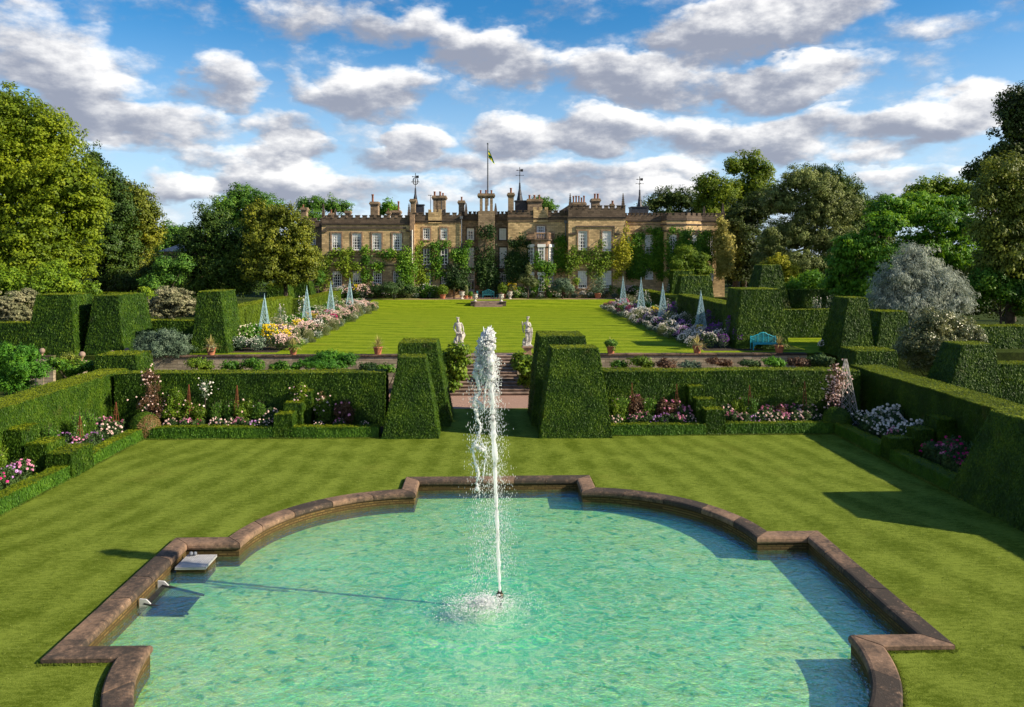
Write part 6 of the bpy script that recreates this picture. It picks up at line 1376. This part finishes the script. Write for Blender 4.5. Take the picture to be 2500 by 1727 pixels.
T('shrub', 'lush bright green shrub at the left edge below the wall', 39, [(15,815,40,34),(55,830,40,30),(88,840,22,18),(-10,850,40,34),(35,865,40,24),(60,800,26,18)], 'fern', z0=0, leaf=.20, rs=.38, wd=.34)
T('shrub', 'yellow-green shrub against the wall beside the corner yew block', 41.5, [(165,835,26,18),(195,828,20,14),(140,825,22,16),(115,820,18,12)], 'ivy', z0=0, leaf=.15, rs=.34)
T('shrub', 'feathery brownish shrub drooping over the far left wall', 43, [(150,812,20,10),(170,818,16,10)], 'brown', z0=0, leaf=.14, rs=.3, spiky_=.8)
T('silver_shrub', 'silver-blue bushy shrub in front of the low dark hedge, left', 47.2, [(338,768,24,18),(372,765,26,18),(402,770,24,18),(350,790,34,18),(395,790,36,18),(320,785,16,14)], 'greygreen', leaf=.14, rs=.34, wd=.36, spiky_=.8)
T('vivid_shrub', 'vivid green peony-like shrub leaning over the wall, left of the steps', 41.3, [(745,805,38,12),(700,818,26,10),(785,812,24,12),(740,822,60,10),(668,828,14,8)], 'fern', z0=0, leaf=.22, rs=.34, wd=.3)
for i, (x, y, rx, ry, mat, l) in enumerate([(450, 822, 30, 12, 'ivyyel', 'yellow-green plant against the wall below the left-end pot'), (520, 826, 22, 10, 'ivy', 'green plant with pink flowers against the wall, left'), (570, 822, 24, 13, 'ivy', 'leafy climber over the wall top below the second pot'), (630, 826, 22, 12, 'ivy', 'green plant between the leafy climber and the vivid shrub'),
    (830, 828, 22, 8, 'ivydark', 'dark green leafy plant below the plain terracotta pot'), (870, 830, 22, 8, 'ivy', 'leafy plant between the plain pot and the yew pyramids'), (1395, 822, 18, 9, 'ivy', 'green leafy plant below the wall, right beside the broad pyramid'), (1445, 818, 26, 11, 'ivyyel', 'large-leaved bright plant below the wall, right of the overflowing pot'),
    (1500, 822, 24, 10, 'rosered', 'reddish leafy plant below the wall, right'), (1555, 824, 24, 8, 'greygreen', 'grey-green plant below the wall under the right border pot'), (1745, 818, 26, 9, 'fern', 'bright green cushion plant below the wall, under the bench'), (1800, 818, 26, 10, 'rosered', 'mixed red and green plant below the wall, right of the bench'), (1850, 812, 26, 12, 'rosefol', 'leafy plant at the right end of the wall under the tall pyramid'), (1690, 820, 26, 6, 'rosefol', 'sparse climber on the bare wall right of centre'), (1620, 816, 30, 6, 'rosered', 'thin trailing climber on the retaining wall, right')]):
    T('wall_plant', l, 43.2, [(x, y, rx, ry), (x + rx * .5, y + 6, rx * .6, ry * .8)], mat, z0=0, leaf=.15, rs=.3, cat='plant', group='plants along the retaining wall')
T('vine', 'large-leaved vine tumbling beside the steps under the bearded statue', 43.8, [(1035,792,26,14),(1015,808,26,16),(1042,818,22,14),(1022,832,28,16),(1040,848,20,14),(1012,852,24,18),(1020,872,22,14),(1000,835,16,18)], 'ivyyel', z0=0, leaf=.24, rs=.40, wd=.8, cat='vine', trunkr=.03, flat=1.0)
T('vine', 'large-leaved vine tumbling beside the steps under the woman statue', 43.8, [(1178,808,24,14),(1196,822,26,16),(1172,828,18,14),(1190,842,24,16),(1204,858,22,18),(1180,858,14,12),(1212,835,16,18)], 'ivyyel', z0=0, leaf=.24, rs=.40, wd=.8, cat='vine', trunkr=.03, flat=1.0)
T('strap_plant', 'clump of strap-leaved agapanthus outside the left hedge', 34.5, [(150,872,40,8),(110,885,36,9),(70,895,30,8)], 'ivyyel', z0=0, leaf=.3, rs=.3, wd=.16, cat='plant', spiky_=.8)
T('silver_plant', 'pale silver-leaved plants along the outside of the left hedge', 32.5, [(110,895,24,6),(85,903,20,6)], 'greygreen', z0=0, leaf=.14, rs=.25, cat='plant')
# trees far behind, closing the view
for i, (x, y, rx, ry, d, mat, l) in enumerate([(250, 560, 120, 70, 140, 'dkgreen', 'distant dark tree behind the left wood'), (480, 580, 90, 60, 142, 'dkgreen', 'distant dark tree behind the big yew pair'), (640, 590, 80, 50, 138, 'dkgreen', 'distant dark tree behind the left wing'), (1720, 600, 80, 60, 140, 'black', 'distant dark tree beyond the golden ivy corner'), (1900, 620, 90, 50, 138, 'dkgreen', 'distant dark tree beyond the weeping tree'), (2100, 600, 120, 70, 130, 'dkgreen', 'distant dark tree beyond the spreading tree'), (2330, 560, 120, 90, 120, 'black', 'distant dark tree beyond the right edge'), (40, 600, 140, 80, 120, 'dkgreen', 'distant dark tree beyond the giant left tree')]):
    T('broadleaf_tree', l, d, [(x, y, rx, ry), (x - rx * .6, y + 20, rx * .5, ry * .8), (x + rx * .6, y + 20, rx * .5, ry * .8)], mat, z0=U2, leaf=.6, rs=2.2, group=GW)
T('shrub', 'dark shrubbery closing the view under the right-hand trees', 66, [(2200,690,60,30),(2280,690,60,36),(2130,670,60,34),(2060,690,60,30),(1900,690,34,26)], 'dkgreen', leaf=.3, rs=.9)

# ================================================================== ROSES AND BORDER FLOWERS
def blobs(mb, P, r, g, mi=0, petals=9):
    """flower heads: each a small cup of petal faces"""
    n = len(P); P = np.repeat(np.asarray(P), petals, 0); rr = np.repeat(np.broadcast_to(r, (n,)), petals)
    t = g.normal(0, 1, (n * petals, 3)); t /= np.linalg.norm(t, axis=1)[:, None]; t[:, 2] = np.abs(t[:, 2]) * .8; t[:, 1] -= .25
    c = np.repeat(g.uniform(0, 1, n), petals); mb.cards(P + t * rr[:, None] * .55, t, 1.0, 1.0, g, mi, .25, .1, c) if False else None
    N = t; T_ = g.normal(0, 1, N.shape); T_ -= (T_ * N).sum(1)[:, None] * N; T_ /= np.linalg.norm(T_, axis=1)[:, None] + 1e-9; B = np.cross(N, T_); q = P + t * rr[:, None] * .5; s = rr[:, None] * .75
    V = np.stack([q - T_ * s, q + B * s * .8, q + T_ * s, q - B * s * .8], 1).reshape(-1, 3); mb.add(V, np.arange(len(q) * 4).reshape(-1, 4), mi, np.repeat(c, 4))
protos = {}
def plant(kind, h, w, nfl, seed, fol='rosefol', leaf=.07, nleaf=1500, flr=.05, habit='bush'):
    """prototype: Empty > foliage, blooms, stems; returned once, then copied"""
    g = np.random.default_rng(seed); o = empty('proto', (0, 0, 0)); m = MB(); st = MB(); tips = []
    if habit == 'bush':
        for k in range(9):
            a = g.uniform(0, 6.28); r = w * g.uniform(.2, .9); hh = h * g.uniform(.6, 1.0); e = np.array([r * math.cos(a), r * math.sin(a), hh]); st.tube([(0, 0, 0), e * np.array([.4, .4, .5]), e], [.014, .010, .005], 4); tips.append(e)
            c = e * np.array([.9, .9, .85]); bushy(m, c, (w * .42, w * .42, h * .20), nleaf // 14, leaf, leaf * .62, g, 0, .3, .2)
        bushy(m, (0, 0, h * .45), (w * .9, w * .9, h * .48), nleaf // 3, leaf, leaf * .62, g, 0, .3, .45)
    elif habit == 'spires':
        for k in range(14):
            a = g.uniform(0, 6.28); r = w * g.uniform(0, .9); e = np.array([r * math.cos(a), r * math.sin(a), h * g.uniform(.65, 1.05)]); st.tube([(e[0] * .5, e[1] * .5, 0), e], [.01, .006], 4); n = nleaf // 14
            t = g.uniform(.15, .9, n); P = np.c_[e[0] * (.5 + .5 * t), e[1] * (.5 + .5 * t), e[2] * t] + g.normal(0, 1, (n, 3)) * np.array([.06, .06, .02]); m.cards(P, g.normal(0, 1, (n, 3)) + np.array([0, 0, .6]), leaf * 1.5, leaf * .4, g, 0, .4, .3); tips.append(e)
    elif habit == 'mist':
        n = nleaf; t = g.uniform(0, 1, n); a = g.uniform(0, 6.28, n); r = w * np.sqrt(g.uniform(0, 1, n)); P = np.c_[r * np.cos(a), r * np.sin(a), h * t * (1 - .35 * (r / w) ** 2)]; m.cards(P, g.normal(0, 1, (n, 3)), leaf * 2.2, leaf * .22, g, 0, .3, .2, dirv=np.c_[np.cos(a) * .5, np.sin(a) * .5, np.ones(n)])
        for k in range(6): st.tube([(0, 0, 0), (w * .5 * math.cos(k), w * .5 * math.sin(k), h * .8)], .006, 4)
        tips = [np.array([w * .7 * math.cos(k), w * .7 * math.sin(k), h * .9]) for k in range(7)]
    far_ = kind and seed >= 30 and seed < 70
    if not far_: f = m.build('foliage', M[fol], o); st.build('stems', M['bark'], o)
    if nfl:
        b = MB(); tips = np.array(tips)
        if habit == 'spires':
            P = np.concatenate([tips[k % len(tips)] - np.array([0, 0, 1]) * g.uniform(0, h * .3, 1)[:, None] + g.normal(0, .015, (1, 3)) for k in range(nfl)])
        else:
            k = g.integers(0, len(tips), nfl); P = tips[k] * .95 + g.normal(0, 1, (nfl, 3)) * np.array([w * .22, w * .22, h * .10]); d = g.normal(0, 1, (nfl // 2, 3)); d /= np.linalg.norm(d, axis=1)[:, None]; d[:, 2] = np.abs(d[:, 2]); d[:, 1] = -np.abs(d[:, 1])
            P[:len(d)] = d * np.array([w, w, h * .5]) + np.array([0, 0, h * .48])
        if far_: blobs(m, P, flr * g.uniform(.6, 1.2, nfl), g, 1)
        else:
            for q in P: b = MB(); blobs(b, [q], flr * g.uniform(.75, 1.3, 1), g); b.build('bloom', M[kind], o)
    if far_:
        bpy.data.objects.remove(o); o = m.build('proto', [M[fol], M[kind]])
    return o
def get(key, *a, **k):
    if key not in protos: protos[key] = [plant(*a, **k), False]
    return protos[key]
def place(key, x, y, z, label, cat, group, s=1.0, rz=None, name='rose_bush', sz=None):
    p = protos[key]; o = p[0] if not p[1] else copy_tree(p[0]); p[1] = True
    o.name = name; o.location = (x, y, z); s = s * random.uniform(.9, 1.1); o.scale = (s, s, s * (sz or 1)); o.rotation_euler = (0, 0, random.uniform(0, 6.28) if rz is None else rz); tag(o, label, cat, group)
random.seed(4)
for key, fl, h, w, n, fol in (('rpink', 'f_pink', 1.0, .42, 22, 'rosefol'), ('rblush', 'f_blush', .95, .42, 26, 'rosefol'), ('rmag', 'f_mag', .95, .42, 18, 'rosefol'), ('rlil', 'f_lilac', .85, .42, 24, 'rosefol'), ('rwhite', 'f_white', 1.05, .5, 70, 'rosefol'), ('rgreen', 'f_blush', 1.25, .4, 6, 'ivyyel'), ('rbronze', 'f_pink', 1.2, .42, 8, 'rosered')):
    get(key, fl, h, w, n, 100 + ord(key[1]) * 7 + ord(key[2]), fol, .075, 2800, .060)
get('tall', 'f_white', 1.35, .34, 3, 77, 'green', .085, 1800, .04, 'spires')
COLN = dict(rpink='pink', rblush='blush-pink', rmag='magenta', rlil='lilac-pink', rwhite='white', rgreen='sparsely flowered', rbronze='bronze-leaved pink', tall='tall leafy spire')
def bed(seq, pts, bedname, where, sc=1.0):
    cnt = {}
    for k, (x, y) in zip(seq, pts):
        cnt[k] = cnt.get(k, 0) + 1; i = cnt[k] - 1
        nm = COLN[k]; what = 'rose bush' if k != 'tall' else 'plant'
        place(k, x, y, .01, '%s %s, %s such %s, %s' % (nm, what, ORD[i], where, bedname), 'rose bush' if k != 'tall' else 'plant', 'roses in the beds round the lawn', sc, name='rose_bush' if k != 'tall' else 'spire_plant')
def row(x0, x1, y0, y1, n, j=.12): return [(x0 + (x1 - x0) * (i + .5) / n + random.uniform(-j, j), y0 + (y1 - y0) * (i + .5) / n + random.uniform(-j, j)) for i in range(n)]
bed(['rblush', 'rpink', 'rmag', 'rblush', 'rblush', 'rpink', 'rlil', 'rblush'], row(-14.3, -9.7, 16.0, 16.0, 8), 'front row, far-left back bed', 'from the left', .72)
bed(['rgreen', 'rgreen', 'tall', 'tall', 'rgreen', 'tall', 'rblush'], row(-14.2, -9.6, 16.8, 16.8, 7), 'rear row, far-left back bed', 'from the left', 1.0)
bed(['rblush', 'rpink', 'rblush'], row(-8.2, -5.4, 16.0, 16.0, 3), 'front row beside the leaning pyramid', 'from the left', .62)
bed(['rgreen', 'rbronze'], row(-8.0, -6.2, 16.7, 16.7, 2), 'rear row beside the leaning pyramid', 'from the left', 1.05)
bed(['rblush', 'rpink', 'rpink', 'rlil', 'rlil', 'rpink', 'rblush'], row(5.1, 8.9, 16.1, 16.1, 7), 'front row beside the broad pyramid', 'from the left', .82)
bed(['rgreen', 'tall', 'rbronze', 'tall', 'rbronze', 'rbronze', 'rpink'], row(5.1, 8.8, 16.8, 16.8, 7), 'rear row beside the broad pyramid', 'from the left', 1.15)
bed(['rpink', 'rblush', 'rlil', 'rblush', 'rblush', 'rpink', 'rblush', 'rblush', 'rblush'], row(10.2, 14.6, 16.2, 16.2, 9), 'front row, far-right back bed', 'from the left', .78)
bed(['rblush', 'rgreen', 'tall', 'rpink', 'rbronze', 'rpink', 'rblush'], row(10.1, 14.4, 16.9, 16.9, 7), 'rear row, far-right back bed', 'from the left', .98)
bed(['rpink', 'rblush', 'rblush', 'rlil', 'rpink', 'rlil'], row(-16.0, -16.0, 15.6, 11.2, 6), 'lawn side, far left side bed', 'from the far end', .85)
bed(['rpink', 'tall', 'tall', 'rlil', 'tall'], row(-16.7, -16.7, 15.4, 11.2, 5), 'hedge side, far left side bed', 'from the far end', 1.05)
bed(['rpink', 'rlil', 'rmag', 'rmag', 'rmag', 'rpink', 'rmag', 'rmag', 'rmag'], row(-16.1, -16.1, 9.0, 1.8, 9), 'lawn side, near left side bed', 'from the far end', .95)
bed(['rgreen', 'tall', 'rgreen', 'tall', 'rgreen', 'rmag', 'tall'], row(-16.8, -16.8, 8.8, 2.0, 7), 'hedge side, near left side bed', 'from the far end', 1.1)
bed(['rwhite', 'rwhite', 'rwhite', 'rpink'], row(15.9, 15.9, 15.2, 12.0, 4), 'lawn side, far right side bed', 'from the far end', .95)
bed(['rwhite', 'rwhite', 'rblush', 'rwhite'], row(16.6, 16.6, 15.0, 12.0, 4), 'hedge side, far right side bed', 'from the far end', 1.15)
bed(['rmag', 'rpink', 'rmag', 'rmag'], row(15.9, 15.9, 10.2, 7.2, 4), 'lawn side, near right side bed', 'from the far end', 1.0)
bed(['rmag', 'rmag', 'rmag'], row(16.6, 16.6, 10.2, 7.4, 3), 'hedge side, near right side bed', 'from the far end', 1.2)
# tall specials: pale rose tree left corner, rose obelisk right corner, climbers on the left hedge
g = np.random.default_rng(8)
def special(name, label, x, y, h, w, fol, fl, nl, nf, stems=9, cat='rose', leaf=.085, flr=.05, z0=.28):
    o = empty(name, (x, y, .01), label, cat); m = MB(); b = MB(); s = MB()
    for k in range(26):
        t = g.uniform(z0, 1.0); a = g.uniform(0, 6.28); r = w * (1 - .55 * max(0, t - .55) / .45) * g.uniform(.1, .95); c = np.array([r * math.cos(a), r * math.sin(a), h * t]); bushy(m, c, (.2, .2, .24), nl // 26, leaf, leaf * .6, g, 0, .2, .2)
        if k < stems: s.tube([(g.uniform(-.12, .12), g.uniform(-.1, .1), 0), c * np.array([.5, .5, .5]), c], [.03, .018, .008], 5)
        n = max(1, nf // 26); blobs(b, c + g.normal(0, .17, (n, 3)) + np.array([0, -.12, 0]), flr * g.uniform(.6, 1.2, n), g)
    m.build('foliage', M[fol], o); b.build('blooms', M[fl], o); s.build('stems', M['bark'], o)
special('rose_tree', 'tall bronze rose tree with scattered pale flowers in the left back corner', -15.2, 16.6, 2.75, .62, 'rosered', 'f_blush', 4200, 90, 14, leaf=.07)
special('climbing_rose', 'pale pink climbing rose covering the timber obelisk, right back corner', 15.35, 16.55, 2.7, .62, 'rosered', 'f_blush', 3000, 340, 10, leaf=.07, z0=.12)
x, _z = Rp(735, 900, 16.9); special('climbing_plant', 'narrow golden-green climber against the left hedge beside the stepped yew', x, 16.9, 2.0, .25, 'ivyyel', 'f_blush', 1900, 5, 6, 'plant')
x, _z = Rp(785, 960, 16.9); special('dry_shrub', 'dry brown leggy shrub in front of the left hedge', x, 16.9, 1.5, .3, 'rosered', 'f_blush', 500, 10, 12, 'shrub', .06)
x, _z = Rp(500, 900, 17.0); special('climbing_plant', 'pale wispy climber high on the left hedge', x, 17.0, 2.1, .14, 'greygreen', 'f_white', 350, 2, 3, 'plant', .06, z0=.7)
x, _z = Rp(430, 960, 16.8); special('tall_shrub', 'tall bushy yellow-green shrub in the back bed, left', x, 16.7, 1.75, .5, 'ivyyel', 'f_blush', 3400, 8, 8, 'shrub', .09)

# mixed borders on the upper lawn
for key, a in dict(bw=('f_white', .95, .5, 150, 31, 'rosefol', .07, 1300, .045), bc=('f_blush', 1.05, .55, 130, 32, 'rosefol', .08, 1500, .055), by=('f_yellow', 1.1, .42, 120, 33, 'grassy', .08, 900, .05), bp=('f_mag', 1.0, .42, 90, 34, 'greygreen', .08, 1000, .05), bv=('f_purple', 1.0, .42, 110, 35, 'greygreen', .07, 900, .045),
    bs=('f_white', .6, .5, 60, 36, 'greygreen', .08, 1500, .035), bf=('f_cream', .95, .5, 60, 37, 'green', .11, 1300, .04), bd=('f_white', 1.1, .5, 60, 38, 'fern', .10, 1500, .04), bl=('f_lilac', .95, .48, 90, 39, 'rosefol', .07, 1100, .045)).items(): get(key, *a)
get('bg', 'f_cream', 1.1, .5, 60, 40, 'grassy', .09, 1500, .03, 'mist'); get('bt', 'f_white', 1.7, .4, 60, 41, 'greygreen', .08, 900, .04, 'spires'); get('bu', 'f_purple', 1.6, .35, 90, 42, 'greygreen', .08, 800, .045, 'spires'); get('gb', 'f_cream', .35, .45, 0, 43, 'grassy', .10, 1100, .03, 'mist')
BN = dict(bw='white-flowered bush', bc='blush rose bush', by='yellow-flowered plant', bp='magenta-flowered plant', bv='purple-flowered plant', bs='low silver-leaved clump', bf='green shrubby plant', bd='tall fresh green plant', bl='lilac-flowered plant', bg='wispy grass clump', bt='tall white-spired plant', bu='tall purple-spired plant', gb='low grassy edging clump')
used_ = {}
def bplace(k, x, y, s, side, rowname, z=U1 + .01, sz=None):
    c = used_.setdefault((k, side, rowname), 0); used_[(k, side, rowname)] = c + 1
    if c >= len(ORD): return
    place(k, x, y, z, '%s, %s such from the %s end, %s, %s' % (BN[k], ORD[c], 'left' if 'house' in side or 'garden' in side else 'near', rowname, side), 'plant', 'plants of the ' + side, s, name='border_plant', sz=sz)
def border(side, sx, seqs):
    for rn, x0, x1, s, seq in seqs:
        n = len(seq)
        for i, k in enumerate(seq):
            y = 31.6 + (71.5 - 31.6) * ((i + .5) / n) ** 1.12; x = x0 + (x1 - x0) * i / n
            bplace(k, sx * (x + random.uniform(-.25, .25)), y + random.uniform(-.3, .3), s * random.uniform(.9, 1.15), side, rn)
border('left border', -1, [('lawn-side row', 12.9, 13.2, .78, 'bc bf bg bs gb bg bs bc bg gb bs bg bc bs bg bs bc bg bs bg bc bs bg bs bg bs bc bg bs bg'.split()),
    ('second row', 13.9, 14.1, 1.0, 'bc bc by bc bg bc bc bg bc bw bc bg bc bp bc bc bg bc bc bw bc bg bc bw bc bc bw bc'.split()),
    ('third row', 14.9, 15.0, 1.15, 'bs by bd bc by bg by bc bd by bc bg bd bp bc bd bc bg bw bc bd bw bc bd'.split()), ('hedge-side row', 16.2, 16.1, 1.3, 'bs bf bd bd bg bt bd bf bd bt bf bd bg bd bf bt bd bf bd bf'.split())])
border('right border', 1, [('lawn-side row', 12.9, 12.7, .80, 'bw bs bw bs bl bw bs bg bw bs bs bw bs bl bs bw bs bg bs bw bs bs bp bs bw bs bg bs bp bs'.split()),
    ('second row', 13.9, 13.6, 1.0, 'bw bv bw bw bl bw bs bw bg bw bl bw bw bs bl bw bg bw bl bp bs bw bf bp bw bl bp bs'.split()),
    ('third row', 15.0, 14.5, 1.15, 'bv bw bv bw by bw bl bv bw bg bu bw bl by bw bf bw bv bg bw bf bp bw bf'.split()), ('hedge-side row', 16.1, 15.7, 1.3, 'bv bu bv bl bu bt bf bg bw bu bf bt bg bf bd bt bf bd bg bf'.split())])
# bed at the foot of the house
hb = 'bd bw bc by bc bf bc bs bc bf bw bg bf bd bf bg'.split()
for i, k in enumerate(hb): bplace(k, -20 + i * .9, YB1 + 4.3 + random.uniform(-.5, .6), random.uniform(1.3, 1.9), 'left house bed', 'main row', U2)
for i, k in enumerate('bg bd bc bf bs bc bc bw bs bc bg bs bf bs bg'.split()): bplace(k, -20 + i * .95, YB1 + 3.7 + random.uniform(-.1, .2), random.uniform(.9, 1.2), 'left house bed', 'front row', U2)
for i, k in enumerate('by bf bg bd bs bc bf by bp bs bd bf bg bf bd bc bf'.split()): bplace(k, 2.6 + i * 1.0, YB1 + 4.4 + random.uniform(-.5, .5), random.uniform(1.3, 1.8), 'right house bed', 'main row', U2)
for i, k in enumerate('bs bf bs bw bs bd bs bp bs bw bs bf bw bs bf'.split()): bplace(k, 2.2 + i * 1.05, YB1 + 3.7 + random.uniform(-.1, .2), random.uniform(.9, 1.2), 'right house bed', 'front row', U2)
for i, k in enumerate('bg bt bd bf bw bt bg bf bw bd'.split()): bplace(k, 15.8 + i * 1.1, 70 + i * .9 + random.uniform(-.6, .6), random.uniform(1.2, 1.6), 'right wing garden', 'main row', U1)
T('shrub', 'rounded grey-green shrub right of the canted bay', 97, [(1268,640,20,12),(1255,650,16,10),(1285,652,16,9)], 'greygreen', z0=U2, leaf=.2, rs=.5)
T('shrub', 'pale upright shrub left of the canted bay', 97.5, [(1192,610,7,16),(1182,632,14,12),(1200,640,14,12)], 'grassy', z0=U2, leaf=.2, rs=.5)
T('shrub', 'leafy shrub under the first windows of the left block', 97, [(880,652,26,14),(900,640,12,12),(850,655,18,10),(925,655,16,12)], 'rosefol', z0=U2, leaf=.2, rs=.5)
T('shrub', 'dark leafy shrub left of the garden door', 98.5, [(1030,632,14,16),(1018,645,12,12)], 'ivydark', z0=U2, leaf=.2, rs=.5)
for i, k in enumerate('bt bt bt bt'.split()): bplace(k, 30.5 + i * 1.1, 54 + random.uniform(-.5, .5), 1.3, 'garden before far right hedge', 'single row')
o = empty('white_rose', (0, 0, 0)); bpy.data.objects.remove(o)
x, _z = Rp(2130, 890, 20); place('rblush', x, 20.6, .01, 'blush rose bush outside the right hedge beside the square yew block', 'rose bush', 'roses in the beds round the lawn', 1.6)
x, _z = Rp(2012, 855, 30.6); place('bw', x, 30.6, U1, 'small white-flowered bush beside the tall yew pyramid on the upper level', 'plant', 'plants of the right border', .8, name='border_plant')
# any unused prototype must not linger
for k, (p, u) in protos.items():
    if not u:
        for ch in list(p.children): bpy.data.objects.remove(ch)
        bpy.data.objects.remove(p)
